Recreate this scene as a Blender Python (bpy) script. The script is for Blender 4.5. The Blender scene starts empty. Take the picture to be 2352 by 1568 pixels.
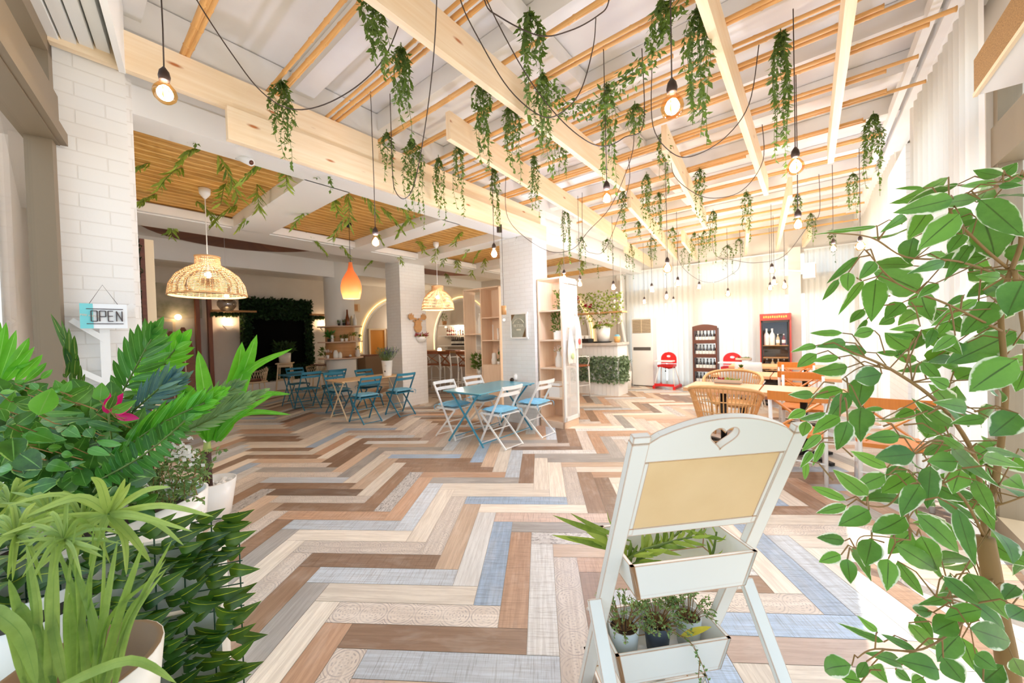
import bpy, math, random
from mathutils import Vector, Matrix
random.seed(7)
S = bpy.context.scene
COL = S.collection
PI = math.pi
rnd = random.uniform
# ------------------------------------------------------------------ camera model (used to place things on real planes)
F, PITCH, ROLL, EYE = 850.0, -0.0172, -0.028, 1.46
_cp, _sp, _cr, _sr = math.cos(PITCH), math.sin(PITCH), math.cos(ROLL), math.sin(ROLL)
FW = Vector((0, _cp, _sp)); _r = Vector((1, 0, 0)); _u = Vector((0, -_sp, _cp))
RT = _cr*_r + _sr*_u; UP = -_sr*_r + _cr*_u
CAM = Vector((0, 0, EYE))
A1 = 0.678
U = Vector((math.sin(A1), math.cos(A1), 0)); V = Vector((-math.cos(A1), math.sin(A1), 0))
AU = math.atan2(U.y, U.x)
def ray(x, y): return FW + RT*((x-1176)/F) + UP*((784-y)/F)
def atz(x, y, z):
    d = ray(x, y); return CAM + d*((z-EYE)/d.z)
def atY(x, y, Y):
    d = ray(x, y); return CAM + d*(Y/d.y)
def onT(x, y, t):
    d = ray(x, y); return CAM + d*(t/(d.dot(V)))
def onS(x, y, s):
    d = ray(x, y); return CAM + d*(s/(d.dot(U)))
def W(s, t, z=0.0): return U*s + V*t + Vector((0, 0, z))
def ST(p): return (p.dot(U), p.dot(V), p.z)
# ------------------------------------------------------------------ materials
def lin(c):
    c = c/255.0
    return c/12.92 if c <= 0.04045 else ((c+0.055)/1.055)**2.4
def rgb(c): return (lin(c[0]), lin(c[1]), lin(c[2]), 1)
class NT:
    def __init__(s, name):
        s.m = bpy.data.materials.new(name); s.m.use_nodes = True
        s.t = s.m.node_tree; s.t.nodes.clear()
        s.out = s.t.nodes.new('ShaderNodeOutputMaterial')
    def n(s, typ, **kw):
        nd = s.t.nodes.new('ShaderNode'+typ)
        for k, v in kw.items():
            if k.startswith('i_'):
                key = k[2:]
                nd.inputs[int(key) if key.isdigit() else key.replace('_', ' ')].default_value = v
            else: setattr(nd, k, v)
        return nd
    def l(s, a, b): s.t.links.new(a, b)
    def math(s, op, a, b=None, c=None):
        nd = s.n('Math', operation=op)
        for i, x in enumerate((a, b, c)):
            if x is None: continue
            if isinstance(x, (int, float)): nd.inputs[i].default_value = x
            else: s.l(x, nd.inputs[i])
        return nd.outputs[0]
    def mix(s, f, a, b, mode='MIX'):
        nd = s.n('Mix', data_type='RGBA', blend_type=mode)
        for i, x in ((0, f), (6, a), (7, b)):
            if isinstance(x, (int, float)): nd.inputs[i].default_value = x
            elif isinstance(x, tuple): nd.inputs[i].default_value = x
            else: s.l(x, nd.inputs[i])
        return nd.outputs[2]
    def ramp(s, f, stops):
        nd = s.n('ValToRGB'); e = nd.color_ramp.elements
        while len(e) < len(stops): e.new(0.5)
        for el, (p, c) in zip(e, stops): el.position = p; el.color = c
        s.l(f, nd.inputs[0]); return nd.outputs[0]
    def end(s, sh): s.l(sh, s.out.inputs[0]); return s.m
def mat(name, col, rough=.6, metal=0.0, noise=None, col2=None, bump=0.0, spec=.5, emis=None, uvnoise=False, trans=0.0):
    k = NT(name); p = k.n('BsdfPrincipled', i_Roughness=rough, i_Metallic=metal)
    p.inputs['Specular IOR Level'].default_value = spec
    if noise:
        nz = k.n('TexNoise', i_Scale=noise if not isinstance(noise, tuple) else 1.0); nz.inputs['Detail'].default_value = 4
        tc = k.n('TexCoord')
        if isinstance(noise, tuple):
            mp = k.n('Mapping'); mp.inputs['Scale'].default_value = noise
            k.l(tc.outputs['UV' if uvnoise else 'Object'], mp.inputs[0]); k.l(mp.outputs[0], nz.inputs[0])
        else: k.l(tc.outputs['UV' if uvnoise else 'Object'], nz.inputs[0])
        c = k.ramp(nz.outputs[0], [(.32, rgb(col)), (.68, rgb(col2 or col))])
        k.l(c, p.inputs['Base Color'])
        if bump:
            b = k.n('Bump', i_Strength=bump, i_Distance=.01); k.l(nz.outputs[0], b.inputs['Height']); k.l(b.outputs[0], p.inputs['Normal'])
    else: p.inputs['Base Color'].default_value = rgb(col)
    if emis:
        p.inputs['Emission Color'].default_value = rgb(emis[0]); p.inputs['Emission Strength'].default_value = emis[1]
    sh = p.outputs[0]
    if trans:
        tr = k.n('BsdfTranslucent', i_Color=rgb(col)); mx = k.n('MixShader', i_0=trans); k.l(sh, mx.inputs[1]); k.l(tr.outputs[0], mx.inputs[2]); sh = mx.outputs[0]
    return k.end(sh)
def wood(name, c1, c2, rough=.5, sc=(1.2, 22, 1), knots=None, bump=.1):
    k = NT(name); p = k.n('BsdfPrincipled', i_Roughness=rough)
    tc = k.n('TexCoord'); mp = k.n('Mapping'); mp.inputs['Scale'].default_value = sc; k.l(tc.outputs['UV'], mp.inputs[0])
    nz = k.n('TexNoise', i_Scale=2.0, i_Detail=5.0, i_Roughness=.6, i_Distortion=.6); k.l(mp.outputs[0], nz.inputs[0])
    c = k.ramp(nz.outputs[0], [(.3, rgb(c1)), (.7, rgb(c2))])
    if knots:
        v = k.n('TexVoronoi', i_Scale=1.0, i_Randomness=1.0); m2 = k.n('Mapping'); m2.inputs['Scale'].default_value = (1.7, 6, 1)
        k.l(tc.outputs['UV'], m2.inputs[0]); k.l(m2.outputs[0], v.inputs[0])
        f = k.ramp(v.outputs['Distance'], [(.035, (1, 1, 1, 1)), (.09, (0, 0, 0, 1))])
        c = k.mix(f, c, rgb(knots))
    k.l(c, p.inputs['Base Color'])
    if bump:
        b = k.n('Bump', i_Strength=bump, i_Distance=.004); k.l(nz.outputs[0], b.inputs['Height']); k.l(b.outputs[0], p.inputs['Normal'])
    return k.end(p.outputs[0])
def brickmat(name, col, col2, mortar, bw=.25, bh=.082, bump=.4):
    k = NT(name); p = k.n('BsdfPrincipled', i_Roughness=.7)
    tc = k.n('TexCoord'); b = k.n('TexBrick', i_Scale=1.0, i_Mortar_Size=.004, i_Mortar_Smooth=.35, i_Bias=0.0, i_Brick_Width=bw, i_Row_Height=bh)
    b.inputs['Color1'].default_value = rgb(col); b.inputs['Color2'].default_value = rgb(col2); b.inputs['Mortar'].default_value = rgb(mortar)
    k.l(tc.outputs['UV'], b.inputs[0]); k.l(b.outputs[0], p.inputs['Base Color'])
    nz = k.n('TexNoise', i_Scale=30.0, i_Detail=3.0); k.l(tc.outputs['UV'], nz.inputs[0])
    h = k.math('SUBTRACT', k.math('MULTIPLY', nz.outputs[0], .25), b.outputs['Fac'])
    bp = k.n('Bump', i_Strength=bump, i_Distance=.008); k.l(h, bp.inputs['Height']); k.l(bp.outputs[0], p.inputs['Normal'])
    return k.end(p.outputs[0])
def glassmat(name, tint=(255, 255, 255), glossy=.08, rough=.02):
    k = NT(name); t = k.n('BsdfTransparent', i_Color=rgb(tint)); g = k.n('BsdfGlossy', i_Roughness=rough)
    fr = k.n('LayerWeight', i_Blend=.5); f = k.math('ADD', k.math('MULTIPLY', k.math('POWER', fr.outputs['Facing'], 4.0), .5), .03+glossy*.15)
    mx = k.n('MixShader'); k.l(f, mx.inputs[0]); k.l(t.outputs[0], mx.inputs[1]); k.l(g.outputs[0], mx.inputs[2])
    return k.end(mx.outputs[0])
def glow(name, col, st):
    k = NT(name); e = k.n('Emission', i_Color=rgb(col), i_Strength=st); return k.end(e.outputs[0])
def leafmat(name, c1, c2, rib=None, margin=None, rough=.42, trans=.35, mw=.72, back=None, spec=.4, bright=1.0):
    """uv.x across the blade (-1..1 stored as 0..1), uv.y along it; attribute 'tint' darkens / lightens each leaf"""
    k = NT(name); tc = k.n('TexCoord'); sx = k.n('SeparateXYZ'); k.l(tc.outputs['UV'], sx.inputs[0])
    ax = k.math('ABSOLUTE', k.math('SUBTRACT', k.math('MULTIPLY', sx.outputs[0], 2.0), 1.0))
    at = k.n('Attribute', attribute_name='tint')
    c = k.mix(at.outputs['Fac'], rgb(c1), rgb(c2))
    nz = k.n('TexNoise', i_Scale=60.0, i_Detail=3.0); k.l(tc.outputs['Object'], nz.inputs[0])
    if margin:
        n2 = k.n('TexNoise', i_Scale=22.0, i_Detail=1.0); k.l(tc.outputs['Object'], n2.inputs[0])
        f = k.math('ADD', ax, k.math('MULTIPLY', k.math('SUBTRACT', nz.outputs[0], .5), .5))
        f = k.math('ADD', f, k.math('MULTIPLY', k.math('SUBTRACT', n2.outputs[0], .56), 1.0))
        f = k.math('ADD', f, k.math('MULTIPLY', k.math('POWER', sx.outputs[1], 6.0), .18))
        c = k.mix(k.ramp(f, [(mw+.06, (0, 0, 0, 1)), (mw+.17, (1, 1, 1, 1))]), c, rgb(margin))
    n3 = k.n('TexNoise', i_Scale=14.0, i_Detail=5.0, i_Roughness=.65); k.l(tc.outputs['Object'], n3.inputs[0])
    c = k.mix(k.math('MULTIPLY', k.ramp(n3.outputs[0], [(.4, (0, 0, 0, 1)), (.7, (1, 1, 1, 1))]), .28), c, rgb(tuple(min(255, q*1.15+24) for q in c2)))
    if rib:
        f = k.ramp(ax, [(.02, (1, 1, 1, 1)), (.075, (0, 0, 0, 1))])
        c = k.mix(f, c, rgb(rib))
    if bright != 1.0: c = k.mix(1.0, c, (bright, bright, bright, 1), 'MULTIPLY')
    p = k.n('BsdfPrincipled', i_Roughness=rough); p.inputs['Specular IOR Level'].default_value = spec
    k.l(c, p.inputs['Base Color'])
    tr = k.n('BsdfTranslucent'); k.l(k.mix(.35, c, rgb((170, 215, 60))), tr.inputs[0])
    mx = k.n('MixShader', i_0=trans); k.l(p.outputs[0], mx.inputs[1]); k.l(tr.outputs[0], mx.inputs[2])
    return k.end(mx.outputs[0])
# ------------------------------------------------------------------ mesh builder
class MB:
    def __init__(s): s.v = []; s.f = []; s.uv = []; s.t = []; s.sm = []
    def add(s, vs, fs, uvs=None, tint=.5, smooth=False, M=None):
        o = len(s.v)
        for i, p in enumerate(vs):
            p = Vector(p)
            if M is not None: p = M @ p
            s.v.append(p); s.uv.append(uvs[i] if uvs else (0, 0)); s.t.append(tint)
        for f in fs: s.f.append(tuple(o+i for i in f)); s.sm.append(smooth)
        return s
    def box(s, c, d, M=None, rz=0.0, taper=None):
        """c centre, d full sizes"""
        if rz: M = (M or Matrix()) @ Matrix.Translation(Vector(c)) @ Matrix.Rotation(rz, 4, 'Z'); c = (0, 0, 0)
        x, y, z = d[0]/2, d[1]/2, d[2]/2
        P = lambda i, j, k: (c[0]+i*x*(taper if taper and k > 0 else 1), c[1]+j*y*(taper if taper and k > 0 else 1), c[2]+k*z)
        for q, (a, b) in (([(-1, -1, -1), (1, -1, -1), (1, -1, 1), (-1, -1, 1)], (0, 2)), ([(1, 1, -1), (-1, 1, -1), (-1, 1, 1), (1, 1, 1)], (0, 2)),
                  ([(1, -1, -1), (1, 1, -1), (1, 1, 1), (1, -1, 1)], (1, 2)), ([(-1, 1, -1), (-1, -1, -1), (-1, -1, 1), (-1, 1, 1)], (1, 2)),
                  ([(-1, -1, 1), (1, -1, 1), (1, 1, 1), (-1, 1, 1)], (0, 1)), ([(-1, 1, -1), (1, 1, -1), (1, -1, -1), (-1, -1, -1)], (0, 1))):
            vs = [P(*k) for k in q]
            off = (c[0]*.37+c[2]*1.7, c[1]*.61+c[2]*.3) if s.off else (0, 0)
            uv = [(vs[i][a]+off[0]*s.off, vs[i][b]+off[1]*s.off) for i in range(4)]
            if d[b] > d[a] and s.grain: uv = [(v_, u_) for u_, v_ in uv]
            s.add(vs, [(0, 1, 2, 3)], uv, M=M)
        return s
    off = 0; grain = False
    def bar(s, p, q, w, h=None, up=(0, 0, 1)):
        p, q = Vector(p), Vector(q); h = h or w; d = q-p; L = d.length; d.normalize(); up = Vector(up)
        if abs(d.dot(up)) > .98: up = Vector((1, 0, 0)) if abs(d.x) < .9 else Vector((0, 1, 0))
        y = up.cross(d).normalized(); z = d.cross(y)
        M = Matrix(((d.x, y.x, z.x, p.x), (d.y, y.y, z.y, p.y), (d.z, y.z, z.z, p.z), (0, 0, 0, 1)))
        g = s.grain; s.grain = True; s.box((L/2, 0, 0), (L, w, h), M=M); s.grain = g; return s
    def tube(s, pts, r, n=6, caps=True, smooth=True):
        pts = [Vector(p) for p in pts]; m = len(pts); rr = r if isinstance(r, (list, tuple)) else [r]*m
        vs = []; uv = []; L = 0; prev = None
        for i, p in enumerate(pts):
            d = (pts[min(i+1, m-1)]-pts[max(i-1, 0)]); 
            if d.length < 1e-9: d = Vector((0, 0, 1))
            d.normalize()
            if prev is None:
                a = Vector((0, 0, 1)) if abs(d.z) < .9 else Vector((1, 0, 0)); x = a.cross(d).normalized()
            else: x = (prev-d*prev.dot(d)).normalized()
            prev = x; y = d.cross(x)
            if i: L += (pts[i]-pts[i-1]).length
            for k in range(n):
                a = 2*PI*k/n; vs.append(p+(x*math.cos(a)+y*math.sin(a))*rr[i]); uv.append((L, k/n*rr[i]*6.3))
        fs = [(i*n+k, i*n+(k+1) % n, (i+1)*n+(k+1) % n, (i+1)*n+k) for i in range(m-1) for k in range(n)]
        if caps: fs += [tuple(range(n-1, -1, -1)), tuple((m-1)*n+k for k in range(n))]
        return s.add(vs, fs, uv, smooth=smooth)
    def lathe(s, prof, n=20, c=(0, 0, 0), M=None, smooth=True, capb=False, capt=False):
        vs = []; uv = []; m = len(prof)
        for i, (r, z) in enumerate(prof):
            for k in range(n):
                a = 2*PI*k/n; vs.append((c[0]+r*math.cos(a), c[1]+r*math.sin(a), c[2]+z)); uv.append((a*max(p[0] for p in prof), z))
        fs = [(i*n+k, i*n+(k+1) % n, (i+1)*n+(k+1) % n, (i+1)*n+k) for i in range(m-1) for k in range(n)]
        if capb: fs.append(tuple(range(n-1, -1, -1)))
        if capt: fs.append(tuple((m-1)*n+k for k in range(n)))
        return s.add(vs, fs, uv, smooth=smooth, M=M)
    def cyl(s, c, r, h, n=16, r2=None, M=None): 
        r2 = r if r2 is None else r2
        return s.lathe([(r, 0), (r2, h)], n, c, M, smooth=True, capb=True, capt=True)
    def ball(s, c, r, n=10, m=7, sq=(1, 1, 1), M=None):
        vs = []; fs = []
        for i in range(m+1):
            a = PI*i/m
            for k in range(n):
                b = 2*PI*k/n; vs.append((c[0]+r*sq[0]*math.sin(a)*math.cos(b), c[1]+r*sq[1]*math.sin(a)*math.sin(b), c[2]-r*sq[2]*math.cos(a)))
        for i in range(m):
            for k in range(n): fs.append((i*n+k, i*n+(k+1) % n, (i+1)*n+(k+1) % n, (i+1)*n+k))
        return s.add(vs, fs, smooth=True, M=M)
    def prism(s, poly, z0, z1, M=None, smooth=False):
        n = len(poly); vs = [(x, y, z0) for x, y in poly]+[(x, y, z1) for x, y in poly]
        uv = [(x, y) for x, y in poly]*2
        fs = [tuple(range(n-1, -1, -1)), tuple(range(n, 2*n))]+[(i, (i+1) % n, n+(i+1) % n, n+i) for i in range(n)]
        return s.add(vs, fs, uv, M=M)
    def leaf(s, base, tip, width, side, tint=.5, fold=.25, curl=.12, prof='ovate', n=5):
        """one leaf blade: base->tip, half folded along the midrib, drooping by curl"""
        base, tip = Vector(base), Vector(tip); ax = tip-base; L = ax.length
        if L < 1e-6: return s
        ax.normalize(); side = Vector(side); side = (side-ax*side.dot(ax))
        if side.length < 1e-6: side = ax.orthogonal()
        side.normalize(); nor = ax.cross(side)
        vs = []; uv = []
        for i in range(n+1):
            t = i/n
            if prof == 'ovate': w = math.sin(PI*min(1, t*1.0)**.72)**.85*(1-.25*t) if 0 < t < 1 else 0
            elif prof == 'lance': w = math.sin(PI*t**.85)**.8 if 0 < t < 1 else (.12 if t == 0 else 0)
            elif prof == 'strap': w = (min(1, .55+t*2)*(1-max(0, t-.45)/.55)**.8) if t < 1 else 0
            else: w = (1-abs(2*t-1)**2.2)
            w *= width*.5
            p = base+ax*(L*t)+nor*(curl*L*(-4*(t-.5)**2+1))
            vs += [p+side*w+nor*(fold*w), p, p-side*w+nor*(fold*w)]; uv += [(1, t), (.5, t), (0, t)]
        fs = []
        for i in range(n):
            a = i*3; fs += [(a, a+1, a+4, a+3), (a+1, a+2, a+5, a+4)]
        return s.add(vs, fs, uv, tint, smooth=True)
    def mini(s, base, tip, width, side, tint=.5):
        base, tip = Vector(base), Vector(tip); ax = (tip-base); side = Vector(side)
        side = (side-ax*(side.dot(ax)/max(1e-9, ax.length_squared)))
        if side.length < 1e-6: side = ax.orthogonal()
        side = side.normalized()*width*.5; nor = ax.cross(side).normalized()*width*.12; m = base+ax*.42
        return s.add([base, m+side+nor, tip, m-side+nor, m], [(0, 1, 4), (1, 2, 4), (2, 3, 4), (3, 0, 4)], [(.5, 0), (1, .4), (.5, 1), (0, .4), (.5, .4)], tint, smooth=True)
    def build(s, name, m, parent=None, world=True, bevel=0, smooth=None):
        off = Vector((0, 0, 0))
        if parent is not None and world: 
            Mi = parent.get('_Mi'); 
            Mi = (Matrix.Translation(parent.location) @ parent.rotation_euler.to_matrix().to_4x4()).inverted() if parent.parent is None else (Matrix.Translation(parent.parent.location) @ parent.parent.rotation_euler.to_matrix().to_4x4()).inverted()
            vs = [Mi @ p for p in s.v]
        else: vs = s.v
        me = bpy.data.meshes.new(name); me.from_pydata([tuple(p) for p in vs], [], s.f)
        uvl = me.uv_layers.new(name='UVMap'); li = [0]*len(me.loops); me.loops.foreach_get('vertex_index', li)
        flat = []
        for i in li: flat += s.uv[i]
        uvl.data.foreach_set('uv', flat)
        a = me.attributes.new('tint', 'FLOAT', 'POINT'); a.data.foreach_set('value', s.t)
        me.polygons.foreach_set('use_smooth', s.sm if smooth is None else [smooth]*len(s.f))
        me.materials.append(m); me.update()
        o = bpy.data.objects.new(name, me); COL.objects.link(o)
        if parent is not None: o.parent = parent
        if bevel:
            md = o.modifiers.new('bevel', 'BEVEL'); md.width = bevel; md.segments = 2; md.limit_method = 'ANGLE'
            w = o.modifiers.new('weld', 'WELD'); w.merge_threshold = 1e-5
            o.modifiers.move(1, 0)
        return o
def GB():
    b = MB(); b.grain = True; b.off = 1; return b
def thing(name, label, cat, loc=(0, 0, 0), rz=0.0, group=None):
    o = bpy.data.objects.new(name, None); COL.objects.link(o); o.empty_display_size = .05
    o.location = loc; o.rotation_euler = (0, 0, rz); o['label'] = label; o['category'] = cat
    if group: o['group'] = group
    return o
def tag(o, label, cat, group=None, kind=None):
    o['label'] = label; o['category'] = cat
    if group: o['group'] = group
    if kind: o['kind'] = kind
    return o
def struct(o): o['kind'] = 'structure'; return o
def part(b, name, m, parent, **kw): return b.build(name, m, parent, world=False, **kw)
def dup(root, loc, rz, label=None, group=None):
    r = root.copy(); COL.objects.link(r); r.location = loc; r.rotation_euler = (0, 0, rz)
    if label: r['label'] = label
    if group: r['group'] = group
    for ch in list(root.children):
        c = ch.copy(); COL.objects.link(c); c.parent = r
        for g in list(ch.children):
            d = g.copy(); COL.objects.link(d); d.parent = c
    return r
ORD = ['first', 'second', 'third', 'fourth', 'fifth', 'sixth', 'seventh', 'eighth', 'ninth', 'tenth', 'eleventh', 'twelfth']
def RS(b, name, m, kind='structure', **kw):
    """room-aligned structure: mesh coordinates are (s along the window wall, t into the room, z)"""
    o = b.build(name, m, None, **kw); o.rotation_euler = (0, 0, AU); o['kind'] = kind; return o
# ------------------------------------------------------------------ shared materials
M = {}
M['white'] = mat('white paint', (234, 234, 231), .55)
M['ceil'] = mat('ceiling paint', (232, 231, 228), .8, noise=3.0, col2=(227, 225, 221))
M['wallw'] = mat('wall paint', (224, 218, 208), .8, noise=2.0, col2=(217, 210, 199))
M['brick'] = brickmat('white painted brick', (234, 233, 229), (231, 229, 225), (223, 220, 214))
M['brick2'] = brickmat('white painted small brick', (236, 235, 231), (233, 231, 227), (224, 221, 215), .21, .065, .35)
M['pine'] = wood('pine board', (243, 223, 192), (233, 206, 166), .5, (.8, 14, 1), knots=(176, 104, 52))
M['bamboo'] = wood('bamboo cane', (226, 178, 112), (206, 148, 82), .4, (3, 60, 1), bump=.15)
M['birch'] = wood('pale oak veneer', (238, 214, 188), (224, 194, 164), .5, (.8, 30, 1))
M['oak'] = wood('warm oak', (206, 158, 104), (182, 130, 78), .5, (.8, 24, 1))
M['tabletop'] = wood('light beech table', (226, 178, 132), (208, 156, 108), .4, (.8, 20, 1))
M['orange'] = wood('orange stained beech', (222, 138, 52), (198, 112, 36), .35, (1, 20, 1))
M['darkwood'] = wood('dark brown wood', (104, 54, 30), (78, 38, 20), .5, (1, 24, 1))
M['brass'] = mat('frame bronze', (128, 112, 90), .5, .2)
M['black'] = mat('black', (22, 20, 18), .5)
M['bakelite'] = mat('brown socket', (52, 36, 28), .45)
M['cable'] = mat('brown cable', (64, 50, 42), .6)
M['blue'] = mat('blue enamel', (66, 150, 178), .35)
M['teal'] = mat('blue chair enamel', (36, 120, 148), .4)
M['cream'] = mat('cream enamel', (226, 206, 172), .4)
M['whitem'] = mat('white enamel', (238, 238, 234), .3)
M['cush'] = mat('light blue cotton', (118, 184, 218), .9, noise=25, col2=(140, 200, 228), bump=.3)
M['cush2'] = mat('faded blue cotton', (96, 158, 186), .9, noise=25, col2=(130, 182, 202), bump=.3)
M['red'] = mat('red plastic', (216, 30, 30), .35)
M['ceramic'] = mat('white ceramic', (240, 238, 232), .25)
M['soil'] = mat('potting soil', (44, 32, 22), .95, noise=40, col2=(70, 52, 36), bump=.6)
M['glass'] = glassmat('clear glass')
M['amber'] = glassmat('amber bulb glass', (255, 226, 172), .3)
M['wine'] = mat('dark bottle glass', (28, 16, 22), .12, spec=.8)
M['filament'] = glow('lamp filament', (255, 214, 140), 12)
M['bulbhot'] = glow('lit bulb', (255, 220, 165), 7)
M['led'] = glow('warm led strip', (255, 206, 120), 2.2)
M['wicker'] = wood('natural wicker', (226, 178, 118), (200, 148, 88), .5, (8, 40, 1), bump=.3)
M['rattan'] = wood('lamp rattan', (240, 204, 156), (222, 178, 122), .5, (10, 60, 1), bump=.3)
M['stem'] = mat('brown twig', (146, 112, 64), .7)
M['gstem'] = mat('green stem', (96, 120, 52), .6)
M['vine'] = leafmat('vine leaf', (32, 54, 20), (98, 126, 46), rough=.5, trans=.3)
M['vine2'] = leafmat('yellow green leaf', (70, 96, 30), (164, 176, 70), rough=.5, trans=.35)
M['bambooleaf'] = leafmat('bamboo leaf', (78, 112, 36), (166, 184, 78), rough=.5, trans=.35)
M['ficus'] = leafmat('variegated ficus leaf', (34, 92, 44), (104, 160, 58), rib=(40, 70, 30), margin=(240, 240, 222), rough=.4, trans=.3, mw=.78)
M['rubber'] = leafmat('glossy dark leaf', (24, 62, 22), (92, 164, 48), rib=(120, 170, 80), margin=(150, 180, 90), rough=.3, trans=.22, mw=.9)
M['palm'] = leafmat('bright palm leaf', (22, 110, 22), (96, 190, 44), rib=(150, 214, 110), rough=.4, trans=.35)
M['palmdark'] = leafmat('dark palm leaf', (28, 84, 28), (62, 132, 44), rib=(120, 180, 90), rough=.35, trans=.25)
M['bluegreen'] = leafmat('blue green leaf', (48, 92, 116), (110, 146, 128), rib=(140, 170, 130), rough=.5, trans=.2)
M['sage'] = leafmat('grey green leaf', (76, 112, 72), (132, 160, 104), rib=(160, 190, 130), rough=.5, trans=.25)
M['small'] = leafmat('small bush leaf', (70, 104, 56), (142, 168, 104), rough=.5, trans=.3)
M['grassy'] = leafmat('grass blade', (92, 128, 44), (170, 188, 96), rib=(120, 150, 70), rough=.5, trans=.35)
M['matleaf'] = leafmat('philodendron leaf', (22, 58, 22), (62, 100, 26), rib=(170, 184, 40), rough=.35, trans=.2)
M['ivy'] = leafmat('grey ivy leaf', (56, 80, 54), (140, 160, 126), rough=.5, trans=.2)
M['darkleaf'] = leafmat('dark hedge leaf', (10, 34, 18), (34, 72, 34), rough=.6, trans=.1)
M['fuchsia'] = mat('fuchsia petal', (214, 24, 112), .5, trans=.4)
M['redpetal'] = mat('crimson petal', (168, 20, 48), .6, trans=.3)
M['whitepetal'] = mat('white petal', (244, 240, 238), .6, trans=.4)
M['purple'] = mat('lavender bloom', (86, 60, 140), .7)
M['paper'] = mat('bottle label paper', (242, 240, 232), .7)
M['steel'] = mat('chrome', (200, 200, 200), .2, 1.0)
M['slate'] = mat('dark tray', (36, 32, 28), .5)
SKY, SUN, EXPO, BULBW = .95, 3.2, 1.2, 8.0
# ================================================================== FLOOR: herringbone of mixed wood-look tiles
AA = 0.0753
FA = Vector((math.sin(AA), math.cos(AA), 0)); FB = Vector((math.cos(AA), -math.sin(AA), 0))
TW, TL = .15, .9
R0 = atz(1209.4, 1503.6, 0)
PALC = {'brown': (154, 124, 100), 'dkbrown': (130, 106, 88), 'tan': (208, 182, 156), 'orange': (200, 162, 132), 'cream': (232, 221, 204), 'white': (226, 225, 220),
        'lblue': (206, 214, 220), 'blue': (172, 194, 216), 'gray': (168, 163, 156), 'pattern': (218, 206, 192), 'speck': (208, 204, 198), 'pink': (208, 184, 168)}
WTS = [('brown', 15), ('dkbrown', 6), ('tan', 13), ('orange', 11), ('cream', 15), ('white', 9), ('lblue', 10), ('blue', 6), ('gray', 11), ('pattern', 12), ('speck', 6), ('pink', 5)]
OVR = [(1000, 1470, 'brown'), (1000, 1408, 'pattern'), (950, 1355, 'cream'), (930, 1318, 'lblue'), (900, 1283, 'brown'), (880, 1252, 'pattern'), (870, 1226, 'cream'), (870, 1204, 'lblue'), (880, 1181, 'orange'), (880, 1160, 'lblue'),
 (1180, 1330, 'orange'), (1250, 1380, 'white'), (1130, 1290, 'blue'), (1090, 1240, 'white'), (1050, 1217, 'tan'), (1017, 1203, 'pattern'), (992, 1163, 'cream'), (963, 1159, 'lblue'), (938, 1138, 'orange'), (920, 1134, 'speck'), (890, 1110, 'brown'),
 (1306, 1400, 'pattern'), (1050, 1540, 'lblue'), (780, 1560, 'pattern'), (718, 1473, 'orange'), (659, 1458, 'cream'), (644, 1437, 'gray'), (629, 1413, 'speck'), (584, 1413, 'brown'), (599, 1345, 'pattern'), (599, 1309, 'cream'), (569, 1303, 'gray'), (584, 1243, 'brown'), (584, 1204, 'pattern'), (569, 1185, 'tan'),
 (1040, 1071, 'brown'), (1072, 1084, 'speck'), (1090, 1096, 'orange'), (1126, 1109, 'gray'), (1162, 1125, 'cream'), (1198, 1141, 'blue'), (1198, 1161, 'cream'), (1217, 1181, 'pink'), (1260, 1203, 'brown'), (1250, 1222, 'gray'), (1260, 1236, 'speck'),
 (1825, 1290, 'blue'), (1858, 1281, 'lblue'), (1790, 1320, 'cream'), (1733, 1337, 'brown'), (1783, 1380, 'pattern'), (1800, 1430, 'blue'), (1832, 1490, 'pink'), (1815, 1165, 'brown'), (1815, 1186, 'cream'), (1832, 1208, 'pattern'),
 (1357, 1122, 'brown'), (1317, 1112, 'pattern'), (1282, 1100, 'cream'), (1380, 1017, 'orange'), (1400, 1022, 'gray'), (760, 1075, 'gray'), (700, 1115, 'brown'), (720, 1095, 'pattern'), (850, 1010, 'brown'), (700, 1050, 'brown')]
ovr = []
for x, y, c in OVR:
    p = atz(x, y, 0)-R0; ovr.append((p.dot(FB), p.dot(FA), c))
vs, fs, uvs, cols, kinds = [], [], [], [], []
_r2 = random.Random(11)
names = [n for n, w in WTS for _ in range(w)]
def plank(b0, b1, a0, a1):
    cx, cy = (b0+b1)/2, (a0+a1)/2; c = R0+FB*cx+FA*cy
    s, t, _ = ST(c)
    if not (-2.4 < s < 11.2 and -1.7 < t < 13.8): return
    nm = _r2.choice(names)
    if s > 5 and nm == 'blue': nm = 'cream'
    for ob, oa, oc in ovr:
        if b0 < ob < b1 and a0 < oa < a1: nm = oc
    g = .0012; col = PALC[nm]; j = _r2.uniform(.93, 1.06); o = len(vs)
    for bb, aa in ((b0+g, a0+g), (b1-g, a0+g), (b1-g, a1-g), (b0+g, a1-g)):
        p = R0+FB*bb+FA*aa; vs.append((p.x, p.y, 0.0))
    fs.append((o, o+1, o+2, o+3)); ou, ov = _r2.uniform(0, 40), _r2.randint(0, 40)
    q = [(0, 0), (1, 0), (1, 1), (0, 1)] if b1-b0 > a1-a0 else [(0, 0), (0, 1), (1, 1), (1, 0)]
    for u_, v_ in q: uvs.append((u_*TL+ou*0, v_*TW)); kinds.append({'pattern': 1.0, 'speck': 2.0}.get(nm, 0.0 if _r2.random() < 2 else 0)); cols.append((lin(min(255, col[0]*j)), lin(min(255, col[1]*j)), lin(min(255, col[2]*j)), ou))
    if nm in ('brown', 'blue', 'lblue', 'orange', 'white', 'pink') and _r2.random() < .6:
        for i in range(4): kinds[-1-i] = 3.0
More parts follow.
